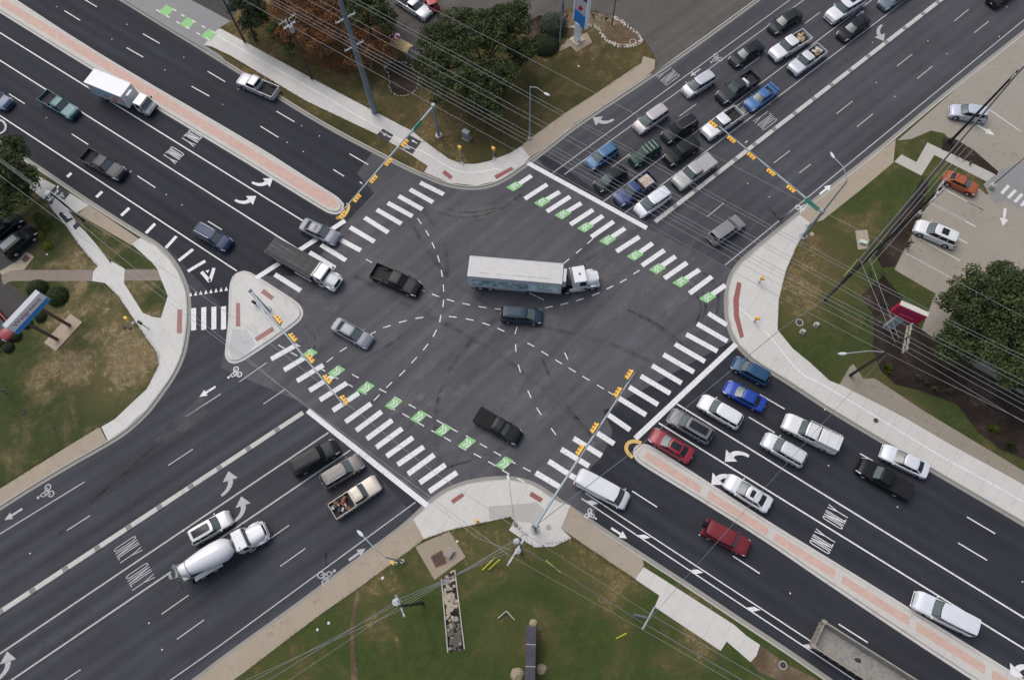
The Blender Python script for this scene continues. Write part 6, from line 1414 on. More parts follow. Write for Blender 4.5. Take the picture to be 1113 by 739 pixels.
# stone ring around the bed and the tree
def stone_ring(name, pts, label, r=.24, close=True, w=1, mat=None):
    p = [P(*q) for q in pts]
    if close: p.append(p[0])
    p = chaikin(p, 2); c = p[0].copy(); root = empty(name, (c.x, c.y, .14), 0, label, 'stone edging'); m = MB(); m2_ = MB(); rnd = random.Random(3)
    for a, b in zip(p, p[1:]):
        k = max(1, int((b - a).length / (r * 1.5)))
        for i in range(k):
            for j in range(w):
                t = a.lerp(b, i / k) - c + Vector((rnd.uniform(-.1, .1), rnd.uniform(-.1, .1) + j * .3, 0)); t.z = 0
                stone(m if rnd.random() < .7 else m2_, t, r * rnd.uniform(.6, 1.1), rnd, .7)
    m.obj('stones', mat or plain('stone_white', (.42, .38, .31), .9, var=.2), root); m2_.obj('stones', M_stone[1], root)
stone_ring('stone_edging', z5([(395, 195), (480, 178), (560, 205), (590, 268), (655, 312), (740, 330), (820, 308), (857, 278), (760, 192), (690, 145), (655, 132)]), 'rough white stone edging around the curved planting bed', .24, False, 2)
stone_ring('stone_edging', z5([(310, 195), (340, 185), (395, 190)]), 'short row of white stones beside the flag pole', .22, False)
stone_ring('stone_edging', Z(380, 0, 6.156, [(235, 460), (270, 520), (262, 590), (300, 640), (370, 658), (440, 622), (470, 560), (455, 500), (400, 430), (300, 410)]), 'ring of grey stones around bare soil under the top tree', .17, mat=M_stone[1])
stone_ring('stone_edging', z5([(280, 250), (250, 310), (210, 345)]), 'curved row of stones below the round bush', .12, False)
# ------------------------------------------------------------------ signs
def panel(name, mat, root, A, B, C, D):
    m = MB(); m.add([A, B, C, D], [(0, 1, 2, 3)]); return m.obj(name, mat, root)
# pharmacy sign at the left
zt = 6.6; t0, t1 = P(42, 317, zt), P(5.4, 355.8, zt); d = (t1 - t0); Ls = d.length; ang = math.atan2(d.y, d.x)
bb = (P(74.7, 357) + P(68, 364)) / 2
# find height so the sign stands over its posts
c = (t0 + t1) / 2; print('sign L', Ls, 'offset posts', (Vector((bb.x, bb.y, 0)) - Vector((c.x, c.y, 0))).length)
def place_sign(base, topc, approx=None):
    gb, gt = P(*base), P(*topc); return H * (1 - gb.length / gt.length)
hz_ = place_sign((71.4, 360), (23.7, 336.5)); print('walg h', hz_); hz_ = max(6, min(hz_, 9))
t0, t1 = P(42, 317, hz_), P(5.4, 355.8, hz_); d = t1 - t0; Ls = d.length; ang = math.atan2(d.y, d.x); c = (t0 + t1) / 2
root = empty('pharmacy_sign', (c.x, c.y, .14), ang, 'large white pharmacy sign with red script over a blue band on the left lawn', 'sign')
yb = 1 if Vector((-math.sin(ang), math.cos(ang), 0)).dot(Vector((1, -.6, 0))) > 0 else -1
M_sw = plain('sign_white', (.78, .78, .82), .5); M_sb = plain('sign_blue', (.03, .22, .62), .5); M_sr = plain('sign_red', (.45, .03, .06), .5)
sh = 1.95
MB().box(-Ls / 2, Ls / 2, -.35, .35, hz_ - sh, hz_).obj('sign_cabinet', plain('sign_edge_grey', (.40, .41, .43), .6), root, None, .03)
def spanel(nm, mat, x0, x1, z0, z1, off):
    y = yb * (.35 + off); m = MB(); m.add([(x0, y, z0), (x1, y, z0), (x1, y, z1), (x0, y, z1)], [(0, 1, 2, 3)]); return m.obj(nm, mat, root)
spanel('face', M_sw, -Ls / 2 + .05, Ls / 2 - .05, hz_ - sh * .62, hz_ - .05, .012); spanel('band', M_sb, -Ls / 2 + .05, Ls / 2 - .05, hz_ - sh + .03, hz_ - sh * .62, .012)
def stext(txt, mat, xc, zc, w, h, sh_=0):
    q = MB(); M = Matrix.Translation((xc, yb * (.38), zc)) @ (Matrix.Rotation(math.pi, 4, 'Z') if yb > 0 else Matrix.Identity(4)) @ Matrix.Rotation(math.pi / 2, 4, 'X') @ Matrix.Shear('XY', 4, (sh_, 0)); text_on(q, txt, M, w, h); return q.obj('lettering', mat, root)
stext('Walgreens', M_sr, 0, hz_ - .64, Ls * .78, .82, .25); stext('OPEN 24 HOURS PHARMACY', M_sw, 0, hz_ - sh + .52, Ls * .8, .42) if 0 else spanel('band_highlight', plain('sign_blue_light', (.05, .30, .62), .5), -Ls / 2 + .05, Ls / 2 - .05, hz_ - sh + .03, hz_ - sh + .14, .016)
stext('DRIVE-THRU PHARMACY', M_sw, 0, hz_ - sh + .60, Ls * .8, .38) if 0 else None
for s in (-.55, .55):
    q = MB(); q.box(s * Ls * .38 - .18, s * Ls * .38 + .18, -.18, .18, 0, hz_ - sh); q.obj('post', plain('post_brown', (.10, .07, .05), .7), root, None, .02)
q = MB(); q.box(-2.2, 2.2, -1.0, 1.0, -.02, .10); q.obj('footing', plain('footing_tan', (.33, .26, .19), .9, var=.2), root)
# sign at the top lawn (white frame, blue box)
b = P(627, 44.5); hs = min(11, place_sign((627, 44.5), (636, -12))); ang = DIR_A - .25
root = empty('price_sign', (b.x, b.y, .155), ang, 'tall white framed roadside sign with blue lower panel on the top lawn', 'sign')
print('sign h', hs)
q = MB(); q.box(-.42, .42, -.30, .30, .1, 3.2); q.obj('plinth', M_sw, root, None, .02)
q = MB(); q.box(-.95, -.70, -.26, .26, 3.2, hs); q.box(1.35, 1.60, -.26, .26, 3.2, hs); q.box(-.95, 1.6, -.26, .26, hs - .25, hs); q.obj('frame', M_sw, root, None, .02)
q = MB(); q.box(-.70, 1.55, -.22, .22, 3.1, 5.2); q.obj('blue_panel', M_sb, root, None, .02)
q = MB(); q.box(-.70, 1.35, -.2, .2, 5.25, hs - 1.6); q.obj('white_panel', plain('panel_white', (.5, .5, .52), .5), root)
q = MB(); q.box(-.70, 1.35, -.21, .21, hs - 1.5, hs - .28); q.obj('purple_panel', plain('panel_purple', (.10, .05, .22), .5), root)
q = MB(); q.add([(-.2, -.206, 5.6), (.3, -.206, 5.5), (.8, -.206, 6.2), (.2, -.206, 6.5)], [(0, 1, 2, 3)]); q.obj('red_mark', M_sr, root)
q = MB(); q.box(-.8, .8, -.8, .8, -.01, .10); q.obj('footing', plain('footing_buff', (.36, .33, .24), .9), root)
# flag pole with banner
b = P(608, 50.5); root = empty('banner_pole', (b.x, b.y, .14), 0, 'grey pole with furled red and blue striped banner left of the tall sign', 'banner pole')
tubeo('pole', [Vector((0, 0, 0)), Vector((0, 0, 8.5))], [.09, .06], M_steel, root)
def ban(a, b_): return Vector((.14 + .16 * math.sin(b_ * 9 + a * 12), .30 * b_ + .08 * math.sin(a * 20), 3.6 + 4.6 * a))
m_, t_n, b_n = nt('banner_cloth'); tc = N(t_n, 'ShaderNodeTexCoord'); L(t_n, ramp(t_n, noise_n(t_n, tc.outputs['Object'], 2.4, 3), [(.40, (.25, .04, .08)), (.48, (.45, .45, .50)), (.55, (.08, .08, .22))]), b_n.inputs[0])
MB().grid(ban, 24, 8).obj('banner', m_, root, 60)
# red roof-like sign at the right
ang = math.atan2(*( (P(1008.5, 342.5, 7) - P(976, 329.5, 7)).yx)); t0, t1 = P(971.5, 336, 6), P(1005, 348, 6)
h_ = place_sign((968, 354), (990, 340)); print('red sign', h_); zt = max(6.0, min(h_ + 1, 9))
t0, t1 = P(978, 330, zt), P(1008, 343, zt); d = t1 - t0; Ls = d.length; ang = math.atan2(d.y, d.x); c = (t0 + t1) / 2
root = empty('red_sign', (c.x, c.y, .14), ang, 'crimson box sign with white top edge beside the double crossarm pole', 'sign')
M_red = plain('sign_crimson', (.42, .012, .05), .45); M_pur = plain('sign_purple', (.16, .02, .14), .5)
q = MB(); q.box(-Ls / 2, Ls / 2, -.30, .30, zt - 2.3, zt); q.obj('sign_cabinet', M_red, root, None, .03)
q = MB(); q.box(-Ls / 2 - .02, Ls / 2 + .02, -.28, .33, zt - .02, zt + .10); q.obj('top_edge', plain('edge_cream', (.50, .47, .42), .6), root, None, .02)
q = MB(); q.box(-Ls / 2 + .1, Ls / 2 - .1, -.315, -.30, zt - .95, zt - .75); q.obj('stripe', M_pur, root)
q = MB(); q.box(-Ls * .25, Ls * .25, -.32, -.305, zt - 1.6, zt - 1.45); q.obj('mark', plain('mark_pink', (.5, .15, .2), .5), root)
b = P(968, 354, 0); v = Matrix.Rotation(-ang, 4, 'Z') @ (Vector((b.x, b.y, 0)) - Vector((c.x, c.y, 0)))
q = MB(); q.box(-.55, .35, -.25, .25, 0, zt - 2.3); q.obj('post', plain('post_grey', (.27, .30, .33), .6), root, None, .02)
# long low monument sign seen from its end, bottom edge
a, b = P(577.5, 681, 2.2), P(575.5, 770, 2.2); d = b - a; c = (a + b) / 2
root = empty('monument_sign', (c.x, c.y, .14), math.atan2(d.y, d.x), 'long narrow dark topped monument running off the bottom edge', 'monument sign'); Lm = d.length
q = MB(); q.box(-Lm / 2, Lm / 2, -.46, .46, 0, 2.0); q.obj('wall', plain('monument_side', (.20, .19, .18), .7, var=.2), root, None, .02)
q = MB(); q.box(-Lm / 2 - .05, Lm / 2 + .05, -.50, .50, 2.0, 2.12); q.obj('cap', plain('monument_cap', (.035, .033, .050), .6, var=.5), root, None, .02)
q = MB(); [q.box(x, x + .06, -.51, .51, 2.12, 2.135) for x in (-Lm / 2 + 1.6, -Lm / 2 + 3.6)]; q.obj('joint', M_conc, root)
for px, r_, lab in (((579.5, 677), .42, 'tan boulder at the upper end of the bottom monument'), ((588, 727), .55, 'pale boulder right of the bottom monument'), ((562, 733), .7, 'flat pale rock left of the bottom monument')):
    q = MB(); c = P(*px, .13); rnd = random.Random(int(px[0]))
    q.grid(lambda a, b_: (lambda n_, an, el: Vector((r_ * n_ * math.cos(an) * math.cos(el), r_ * n_ * math.sin(an) * math.cos(el), r_ * .7 * n_ * math.sin(el))))(1 + .2 * noise.noise(Vector((math.cos(a * 6.283) * 2, math.sin(a * 6.283) * 2, b_ * 2 + r_))), a * 6.28318, b_ * 1.57), 14, 6)
    o = q.obj('boulder', plain('boulder_tan', (.28, .23, .16), .9, var=.3), None, 60); o.location = c; tag(o, lab, 'boulder')
# shaded pavilion cart with umbrella in the lot
b = P(439, 60); root = empty('market_canopy', (b.x, b.y, .15), -.65, 'small tan striped canopy between the top trees', 'canopy')
q = MB(); q.grid(lambda a, b_: Vector(((a - .5) * 3.0, (b_ - .5) * 1.5, 2.3 - .45 * abs(b_ * 2 - 1) + .05 * math.sin(a * 30))), 24, 8); q.obj('cloth', plain('canopy_tan', (.46, .33, .15), .8, var=.4), root, 60)
q = MB(); [q.cyl((x, y, 0), (x, y, 1.9), .03, None, 8) for x in (-1.4, 1.4) for y in (-.7, .7)]; q.obj('frame', M_steel, root)
b = P(432, 53); root = empty('parasol', (b.x, b.y, .15), 0, 'red and white parasol beside the tan canopy', 'parasol')
for i in range(8):
    q = MB(); a0, a1 = i * .785, (i + 1) * .785; q.grid(lambda a, b_: Vector((.75 * b_ * math.cos(a0 + (a1 - a0) * a), .75 * b_ * math.sin(a0 + (a1 - a0) * a), 2.5 - .45 * b_ ** 1.6)), 3, 5); q.obj('canopy_panel', M_red if i % 3 else M_sw, root, 60)
q = MB(); q.cyl((0, 0, 0), (0, 0, 2.5), .03, None, 8); q.obj('pole', M_steel, root)
# little things on the ground
def litter(px, label, mat, s=.25, z=.15, name='litter', cat='litter'):
    c = P(*px, z); q = MB(); rnd = random.Random(int(px[0] * 7)); stone(q, Vector(), s, rnd, .25); o = q.obj(name, mat); o.location = c; tag(o, label, cat)
M_lw = plain('litter_white', (.55, .55, .55), .7)
for px, lab in (((629, 72), 'white scrap of paper in the middle of the top lawn'), ((345, 684), 'pale stone on the dirt track side of the bottom left lawn'), ((416, 628), 'white speck on the grass under the street lamp'), ((357, 677), 'pale stone by the lower left lawn'), ((51, 276.5), 'white speck beside the round yellow bush'), ((497, 588), 'pale stone beside the drain pad')): litter(px, lab, M_lw, .16)
for px, lab in (((141, 357), 'dark rag on bare soil of the left lawn'), ((135, 356), 'black bag at the edge of the left path'), ((25, 448.5), 'dark square lid in the left lawn, left of two'), ((57, 464.5), 'dark square lid in the left lawn, right of two')): litter(px, lab, M_iron, .28)
# raised pavement reflectors
M_rf = plain('reflector', (.6, .6, .58), .4); i_ = 0
rp = MB()
for p in z1([(240, 30), (537, 105), (473, 167), (777, 244), (697, 297), (942, 443), (1008, 378), (197, 498), (553, 727)]) + zA([(113, 378), (47, 443), (456, 576), (388, 642), (380, 533), (320, 603)]) + z0120([(583, 273), (742, 376), (812, 422), (207, 33)]) + z933([(95, 285), (465, 275), (592, 362), (120, 555), (243, 648), (943, 248), (993, 48)]) + zL([(455, 40), (22, 388), (960, 342)]) + z8736([(127, 673), (108, 393)]) + z0560([(135, 170), (668, 482), (727, 601), (823, 68)]) + z640([(906, 620), (798, 552), (908, 155)]) + z6648([(503, 487), (463, 467)]):
    c = P(*p); rp.box(c.x - .07, c.x + .07, c.y - .07, c.y + .07, .008, .03, None, .03, .03)
struct(rp.obj('road_reflectors', M_rf))
# skid marks and dust fans
def skid(pts, w, mat, z):
    p = chaikin([P(*q) for q in pts], 3); m = MB(); strip(m, offset(p, w / 2), offset(p, -w / 2), z, z); struct(m.obj('tyre_mark', mat))
def decal(name, c, dens, sc=1.2):
    m, t, b = nt(name); b.inputs['Base Color'].default_value = (*c, 1); b.inputs['Roughness'].default_value = .95; b.inputs['Specular IOR Level'].default_value = .1
    n1 = mapr(t, noise_n(t, pos(t), sc, 6, .75), .38, .68); n2 = mapr(t, noise_n(t, pos(t), .3, 3, .6), .35, .6)
    L(t, mathn(t, 'MULTIPLY', mathn(t, 'MULTIPLY', n1, n2), dens), b.inputs['Alpha']); return m
D_dark = decal('rubber_mark', (.012, .012, .013), .62); D_dust = decal('dust_mark', (.25, .23, .21), .42, .8); D_faint = decal('faint_rubber_mark', (.015, .015, .016), .38, .7)
sk = [z620([(455, 430), (520, 480), (550, 560), (520, 640)]), z620([(440, 450), (500, 500), (530, 570), (500, 650)]), z620([(470, 410), (560, 440), (600, 520), (585, 600)]), z620([(230, 580), (330, 620), (430, 700), (480, 739)]), z620([(250, 590), (345, 640), (430, 720)]),
      z380([(350, 260), (450, 290), (600, 260), (690, 190)]), z380([(370, 240), (470, 270), (610, 240)]), z260([(330, 60), (370, 120), (350, 190), (280, 260)]), z260([(345, 70), (390, 130), (370, 200)]),
      z0420([(870, 170), (800, 280), (640, 420), (480, 560), (300, 739)]), z480([(20, 640), (150, 600), (300, 540)]), z480([(500, 80), (540, 180), (620, 320), (690, 400)]), z620([(780, 150), (860, 240)]), z170([(680, 590), (685, 650)])]
for k, s in enumerate(sk): skid(s, .28, D_dark, .0085 + .0004 * (k % 6))
skid(z620([(420, 330), (340, 460), (200, 580), (80, 660)]), 1.0, D_dust, .0105); skid(z620([(380, 590), (460, 520), (520, 440)]), 1.3, D_dust, .0110)
skid(z620([(260, 540), (450, 360), (560, 270)]), .9, D_dust, .0108)
skid(z170([(600, 0), (980, 330), (1010, 250)][:1] + [(780, 120)]) if 0 else z260([(1108, 590), (820, 480), (950, 400)][1:] + [(1080, 300)]), .8, D_dust, .0112)
skid(z380([(320, 220), (450, 265), (560, 262), (660, 210)]), 1.6, D_dust, .0106); skid(z260([(480, 560), (620, 480), (800, 420)][:0] + [(760, 500), (850, 460), (950, 395)]), .8, D_dust, .0109)
skid(z260([(330, 10), (360, 70), (380, 160)]), 1.3, D_dust, .0113); skid(z0420([(1040, 20), (960, 130), (870, 210), (800, 280)]), 1.0, D_dust, .0111); skid(z170([(200, 20), (90, 110), (0, 150)]), .9, D_dust, .0107)
skid(z480([(700, 60), (450, 260), (200, 420)]), .9, D_dust, .0114); skid(z180([(640, 600), (760, 620), (860, 680)]), 1.0, D_dust, .0116); skid(z480([(600, 330), (430, 410), (0, 560)]), .7, D_dust, .0117)
for k, (pts_, w_, m_) in enumerate((([(480, 520), (470, 440), (500, 380), (560, 330), (640, 280), (740, 225)], .55, D_dark), ([(330, 420), (420, 380), (480, 330), (490, 270), (450, 215)], .5, D_dark), ([(650, 480), (590, 420), (520, 370), (420, 320), (350, 280)], .55, D_dark),
    ([(720, 400), (660, 370), (560, 350), (480, 300), (440, 230)], .5, D_dark), ([(390, 280), (450, 300), (480, 340), (470, 400), (420, 450)], 1.4, D_dust), ([(700, 230), (640, 300), (580, 380), (540, 460)], 1.2, D_dust), ([(420, 480), (500, 420), (600, 340), (700, 270)], 1.5, D_dust), ([(780, 340), (720, 380), (660, 440), (640, 500)], 1.0, D_dust))):
    skid(pts_, w_, D_faint if m_ is D_dark else m_, .0056 + .00035 * k)
# ------------------------------------------------------------------ trees and shrubs
F_oak = foliage('oak_leaves', [(0, (.014, .022, .008)), (.3, (.032, .046, .016)), (.6, (.058, .078, .026)), (.85, (.095, .115, .042)), (1, (.14, .15, .065))])
F_dark = foliage('dark_leaves', [(0, (.012, .020, .010)), (.5, (.028, .042, .018)), (1, (.058, .075, .032))])
F_rust = foliage('rust_leaves', [(0, (.035, .030, .016)), (.35, (.075, .040, .018)), (.6, (.19, .085, .030)), (.8, (.27, .12, .045)), (1, (.085, .085, .035))])
F_grey = foliage('grey_leaves', [(0, (.03, .04, .026)), (.5, (.07, .085, .06)), (1, (.14, .16, .12))])
F_hedge = foliage('hedge_leaves', [(0, (.014, .026, .008)), (.5, (.032, .055, .014)), (1, (.06, .09, .022))])
F_yel = foliage('yellow_leaves', [(0, (.06, .07, .005)), (.5, (.15, .16, .012)), (1, (.26, .25, .02))])
F_lime = foliage('lime_leaves', [(0, (.03, .05, .005)), (.5, (.075, .105, .012)), (1, (.14, .17, .02))])
M_bark = plain('bark', (.075, .06, .045), .95, var=.4); M_barkg = plain('bark_grey', (.17, .15, .13), .95, var=.3)
def leaves(m, c, r, n, rnd, size, squash=.8, shell=.55):
    for _ in range(n):
        v = Vector((rnd.gauss(0, 1), rnd.gauss(0, 1), rnd.gauss(0, 1))).normalized()
        if v.z < -.3: v.z *= -.5
        k = shell + (1 - shell) * rnd.random() ** .5; p = c + Vector((v.x * r * k, v.y * r * k, v.z * r * squash * k))
        nn = (v + Vector((rnd.uniform(-.9, .9), rnd.uniform(-.9, .9), rnd.uniform(-.4, .9)))).normalized(); a = nn.orthogonal().normalized(); a.rotate(Matrix.Rotation(rnd.uniform(0, 6.28), 3, nn)); b = nn.cross(a)
        s = size * rnd.uniform(.6, 1.3); m.add([p - a * s, p + b * s * .55, p + a * s, p - b * s * .55], [(0, 1, 2, 3)])
def tree(name, crowns, base, label, mat, dens=1.0, size=.17, seed=1, bark=None, cat='tree', grp=None, zb=.13, gaps=.0, clump=(.7, 1.25)):
    """crowns: list of (px, py, height, horizontal radius m, vertical radius m)"""
    rnd = random.Random(seed); b = P(*base, zb); root = empty(name, b, 0, label, cat, grp); m = MB(); tr = MB()
    hmax = max(c[2] for c in crowns)
    tr.tube([Vector((0, 0, 0)), Vector((.08, .05, hmax * .25)), Vector((.0, .1, hmax * .5))], [.34 * min(1, hmax / 7), .27 * min(1, hmax / 7), .2 * min(1, hmax / 7)], 10)
    for (px, py, h, R, V_) in crowns:
        c = P(px, py, h) - b; c.z = h
        nc = int(6 + R * R * 2.6)
        s0 = Vector((0, 0, hmax * .42)); tr.tube([s0, s0.lerp(c, .5) + Vector((rnd.uniform(-.3, .3), rnd.uniform(-.3, .3), .2)), c], [.16, .11, .05], 6)
        for i in range(nc):
            a = rnd.uniform(0, 6.283); k = math.sqrt(rnd.random()) * .92
            rr_ = rnd.uniform(*clump) * (1 if R > 2 else R / 2.2); x, y = math.cos(a) * k * (R - rr_ * .5), math.sin(a) * k * (R - rr_ * .5)
            z = V_ * math.sqrt(max(0, 1 - k * k)) * rnd.uniform(.45, 1.0) if rnd.random() < .75 else rnd.uniform(-.5, .4) * V_
            if rnd.random() < gaps: continue
            cc = c + Vector((x, y, z)); leaves(m, cc, rr_, int(150 * dens * rr_ * rr_), rnd, size, .75, .45)
            if rnd.random() < .4: tr.tube([c.lerp(s0, .3), c.lerp(cc, .5), cc], [.06, .04, .02], 5)
    m.obj('crown', mat, root); tr.obj('trunk', bark or M_bark, root, 60); return root
tg = 'trees on the top lawn'
tree('oak_tree', [(505, 45, 5.5, 5.0, 2.4), (548, 38, 6.5, 3.9, 2.6), (568, 62, 5, 2.2, 2.0), (478, 50, 5, 3.2, 2.2), (500, 92, 5, 4.2, 2.2), (535, 88, 5, 3.4, 2.2), (468, 80, 4.5, 2.6, 1.9), (535, 118, 4, 2.4, 1.7), (560, 25, 6, 2.6, 2.0)], (528, 86), 'large dark live oak with a broad crown in the middle of the top lawn', F_oak, 1.0, .16, 2)
tree('oak_tree', [(400, 15, 5, 3.3, 2.2), (418, 26, 4.5, 1.9, 1.6), (385, 6, 5, 2.4, 1.8), (405, -8, 5, 3, 2)], (404, 40), 'dark green tree behind the tall steel pole', F_oak, 1.0, .15, 3)
tree('oak_tree', [(266, 14, 5, 2.0, 1.6), (274, 28, 4.4, 1.9, 1.5), (280, 6, 5, 2.0, 1.5), (262, -4, 5, 2.0, 1.4), (284, 20, 4, 1.5, 1.3)], (278, 44), 'narrow dark evergreen between the two wooden poles', F_dark, 1.1, .14, 4)
tree('rusty_tree', [(330, 30, 4.5, 3.0, 1.6), (355, 18, 4.8, 2.8, 1.6), (352, 48, 4, 2.6, 1.4), (384, 42, 4, 2.6, 1.4), (315, 8, 4.5, 2.6, 1.5), (312, 40, 4, 1.8, 1.3)], (350, 62), 'rust brown autumn tree behind the cluttered wooden pole', F_rust, .9, .13, 5, gaps=.0, bark=M_barkg)
tree('rusty_tree', [(345, -2, 4.5, 2.6, 1.5), (375, 8, 4.6, 2.2, 1.4)], (358, 22), 'rust brown autumn tree at the top edge left of the steel pole', F_rust, .9, .13, 6, gaps=.0, bark=M_barkg)
tree('oak_tree', [(300, 36, 3.5, 1.6, 1.2), (318, 58, 3, 1.5, 1.0)], (312, 58), 'small dark green tree left of the rust brown tree', F_oak, 1.0, .14, 15)
tree('rusty_tree', [(400, 62, 3, 1.8, 1.1), (418, 52, 3, 1.4, 1.0), (384, 72, 2.6, 1.4, .9)], (404, 76), 'low orange brown shrub tree beside the steel pole', F_rust, 1.0, .12, 7, gaps=.0, bark=M_barkg)
for i, (x, y, r_, lab) in enumerate(((615, 19, .7, 'small dark shrub behind the banner pole'), (645, 17, .8, 'small shrub right of the tall sign, left of two'), (658, 20, .8, 'small shrub right of the tall sign, right of two'))):
    tree('small_shrub', [(x, y, .8, r_, .6)], (x, y + 3), lab, F_dark, 2, .09, 20 + i, cat='shrub', clump=(.3, .5))
tree('oak_tree', [(1075, 335, 6, 5.2, 2.6), (1045, 340, 5, 3.4, 2.2), (1108, 330, 6, 4.2, 2.5), (1035, 372, 4.5, 2.8, 1.8), (1090, 385, 5, 4.6, 2.4), (1125, 400, 5, 4.4, 2.2), (1140, 350, 6, 4, 2.4), (1062, 362, 5, 3.4, 2), (1085, 310, 6, 2.6, 1.8)], (1062, 366), 'large live oak beside the car park at the right edge', F_oak, 1.0, .165, 10, bark=M_barkg)
tree('oak_tree', [(5, 190, 5.5, 3.6, 2.2), (28, 195, 5, 2.0, 1.6), (15, 165, 5, 2.0, 1.6), (10, 222, 5, 2.4, 1.6), (-25, 200, 5, 4, 2.2), (30, 215, 4, 1.3, 1.2)], (32, 214), 'olive green tree at the left edge beside the footway', F_oak, 1.0, .16, 11)
tree('bare_shrub', [(6, 425, 2.6, 1.6, 1.0)], (8, 427), 'bare dark shrub at the left edge of the lower lawn', F_dark, .45, .08, 12, cat='shrub', clump=(.3, .6))
tree('bare_shrub', [(992, 264, 2.0, 1.5, .8)], (984, 268), 'sparse reddish shrub beside the white parked sedan', F_rust, .5, .07, 13, cat='shrub', clump=(.3, .5))
def ball(px, R, label, mat, seed, sq=.8, h=None, name='clipped_bush'):
    rnd = random.Random(seed); b = P(*px, .13); root = empty(name, b, 0, label, 'bush'); m = MB()
    n = int(800 * R * R + 150)
    for _ in range(n):
        v = Vector((rnd.gauss(0, 1), rnd.gauss(0, 1), abs(rnd.gauss(0, 1)))).normalized(); k = R * (1 + .10 * noise.noise(v * 3 + Vector((seed, 0, 0))) + rnd.uniform(-.05, .02)); p = Vector((v.x * k, v.y * k, v.z * k * sq * 1.3 + .05))
        nn = (v + Vector((rnd.uniform(-.6, .6), rnd.uniform(-.6, .6), rnd.uniform(-.3, .6)))).normalized(); a = nn.orthogonal().normalized(); a.rotate(Matrix.Rotation(rnd.uniform(0, 6.28), 3, nn)); b_ = nn.cross(a); s = rnd.uniform(.05, .10)
        m.add([p - a * s, p + b_ * s * .6, p + a * s, p - b_ * s * .6], [(0, 1, 2, 3)])
    m.obj('crown', mat, root)
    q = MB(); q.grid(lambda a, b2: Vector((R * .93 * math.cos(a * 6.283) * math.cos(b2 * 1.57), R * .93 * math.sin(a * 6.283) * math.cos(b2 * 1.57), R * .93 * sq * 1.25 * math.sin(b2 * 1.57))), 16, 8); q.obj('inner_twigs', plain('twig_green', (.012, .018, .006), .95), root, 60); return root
ball((42, 315), 1.25, 'round clipped dark green bush by the brown path, left of two', F_hedge, 31); ball((64, 323), 1.3, 'round clipped dark green bush by the brown path, right of two', F_hedge, 32)
ball((601, 31), 2.0, 'rounded grey green bush left of the banner pole', F_grey, 8, .9, name='round_bush'); ball((593, 50), 2.0, 'low dark bush below the grey green one', F_dark, 9, .45, name='round_bush')
ball((52, 268), .62, 'small round yellow bush by the left car park', F_yel, 33)
for i, (x, y) in enumerate(((42, 236), (47, 243), (51, 249), (44, 256))): ball((x, y), .62, ['yellow green shrub at the upper end of the row by the left car park', 'second yellow green shrub of the row by the left car park', 'third yellow green shrub of the row by the left car park', 'yellow green shrub at the lower end of the row by the left car park'][i], F_lime if i != 3 else F_yel, 40 + i)
for i, (x, y) in enumerate(((4, 372), (18, 366), (-6, 384), (10, 378), (30, 352), (45, 345))): ball((x, y), .7, 'dark low shrub in the bed under the pharmacy sign', F_dark, 50 + i)['group'] = 'dark shrubs in the bed under the pharmacy sign'
def yucca(px, R, label, mat, seed, n=60, name='yucca'):
    rnd = random.Random(seed); b = P(*px, .14); root = empty(name, b, 0, label, 'plant'); m = MB()
    for i in range(n):
        a = rnd.uniform(0, 6.283); el = rnd.uniform(.15, 1.3); d = Vector((math.cos(a) * math.cos(el), math.sin(a) * math.cos(el), math.sin(el))); s = Vector((-math.sin(a), math.cos(a), 0)) * .035; Lr = R * rnd.uniform(.8, 1.1)
        m.add([s * -1, s, d * Lr * .6 + s, d * Lr + Vector((0, 0, -.1)), d * Lr * .6 - s], [(0, 1, 2, 3, 4)])
    m.obj('leaves', mat, root)
yucca((964, 401), .9, 'spiky green plant beside the foot of the crossarm pole', F_lime, 60); yucca((1079, 467), .95, 'spiky green plant in the long mulch bed near the right edge', F_lime, 61); yucca((1098, 486), .95, 'dull green spiky plant at the lower right end of the mulch bed', F_hedge, 62)
k = 0
for (x, y, r_, h_) in ((995, 408, .9, 1), (1006, 416, 1.0, 1), (1015, 421, .8, 1), (946, 296, .7, 1), (958, 298, .8, 1), (942, 345, .8, 1), (955, 352, 1.0, 1), (985, 268, .7, 1), (1001, 212, .8, 1), (980, 244, .8, 1), (1040, 168, .5, .8), (1047, 172, .45, .8), (1030, 152, .6, 1), (1054, 178, .4, .6), (1030, 425, 1.1, 1), (1050, 430, 1.2, 1), (1120, 470, 1.2, 1), (962, 330, .9, 1)):
    o = tree('bed_shrub', [(x, y, .7 * h_, r_, .5)], (x, y + 1), 'low green shrub growing in the dark mulch beds on the right', (F_hedge, F_dark, F_lime)[k % 3 if k in (3, 10, 12) else k % 2], 2.2, .08, 70 + k, cat='shrub', clump=(.3, .5)); o['group'] = 'low shrubs in the dark mulch beds on the right'; k += 1
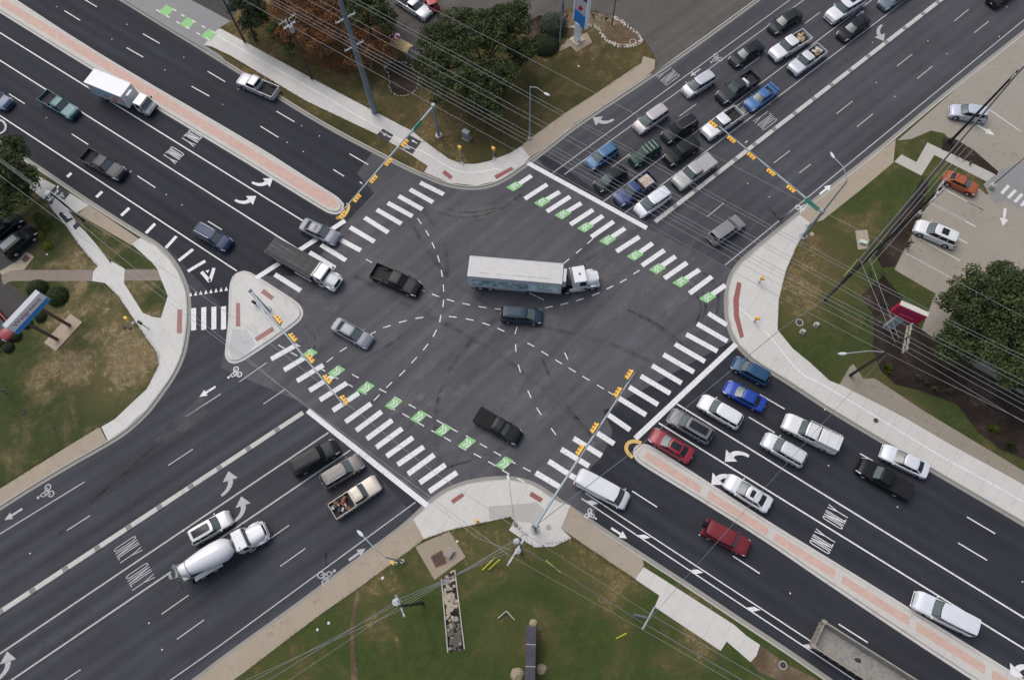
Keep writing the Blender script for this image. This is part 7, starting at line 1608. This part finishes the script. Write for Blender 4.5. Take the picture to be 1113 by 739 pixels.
# grass tufts at block edges (uncountable)
m = MB(); rnd = random.Random(9)
def tufts(pts, n, spread=.10):
    p = [P(*q) for q in pts]; Ls = [(b - a).length for a, b in zip(p, p[1:])]
    for _ in range(n):
        i = rnd.choices(range(len(Ls)), Ls)[0]; c = p[i].lerp(p[i + 1], rnd.random()) + Vector((rnd.gauss(0, spread), rnd.gauss(0, spread), 0)); c.z = .135
        for j in range(3):
            a = rnd.uniform(0, 6.28); v = Vector((math.cos(a), math.sin(a), 1.2)) * rnd.uniform(.05, .14); s = Vector((-math.sin(a), math.cos(a), 0)) * .02; m.add([c - s, c + s, c + v], [(0, 1, 2)])
for e in (zA([(430, 338), (700, 480), (830, 548)]) + [(469, 162), (488, 175), (502, 180.5), (531, 177.5), (555, 168), (614, 125), (696, 72)], zA([(80, 240), (400, 432), (700, 574), (850, 664)]), [(876, 246), (866, 269), (855, 293.7), (847, 326), (846, 358), (862, 378), (901, 413)], z4([(65, 267), (150, 237), (355, 192)]) + z4([(435, 295), (560, 264)]), [(461, 586.5), (395, 636), (346, 670), (266, 731)], z4([(560, 262), (690, 350), (775, 402)]), zw([(530, 132), (600, 202), (700, 352), (795, 482), (800, 545), (740, 662)]), [(109, 463), (71, 486), (0, 530)], zv([(660, 230), (770, 400), (900, 560), (980, 640)])): tufts(e, 260)
tag(m.obj('edge_grass', foliage('blade_grass', [(0, (.07, .075, .025)), (1, (.15, .125, .06))])), 'short grass blades creeping over the footway edges', 'grass', kind='stuff')
# ------------------------------------------------------------------ light
w = bpy.data.worlds.new('World'); scene.world = w; w.use_nodes = True; t = w.node_tree; bg = t.nodes['Background']
sk_ = t.nodes.new('ShaderNodeTexSky'); sk_.sky_type = 'NISHITA'; sk_.sun_disc = False; EL, AZ = math.radians(58), math.radians(-35)
sk_.sun_elevation = EL; sk_.sun_rotation = AZ; sk_.air_density = 1.0; sk_.dust_density = 4.0; sk_.ozone_density = 1.0
hs_ = t.nodes.new('ShaderNodeHueSaturation'); hs_.inputs['Saturation'].default_value = .7
t.links.new(sk_.outputs[0], hs_.inputs['Color']); t.links.new(hs_.outputs[0], bg.inputs[0]); bg.inputs[1].default_value = SKY = .165
sd = bpy.data.lights.new('sun', 'SUN'); sd.energy = 1.4; sd.angle = math.radians(42); sd.color = (1, .97, .93); so = bpy.data.objects.new('sun', sd); COL.objects.link(so)
dv_ = Vector((math.sin(AZ) * math.cos(EL), math.cos(AZ) * math.cos(EL), math.sin(EL))); so.rotation_euler = dv_.to_track_quat('Z', 'Y').to_euler(); so.location = (0, 0, 60)
scene.view_settings.view_transform = 'Standard'; scene.view_settings.look = 'None'; scene.view_settings.exposure = 0
for o in list(scene.objects):
    for k in ('_L', '_W', '_h'):
        if k in o: del o[k]
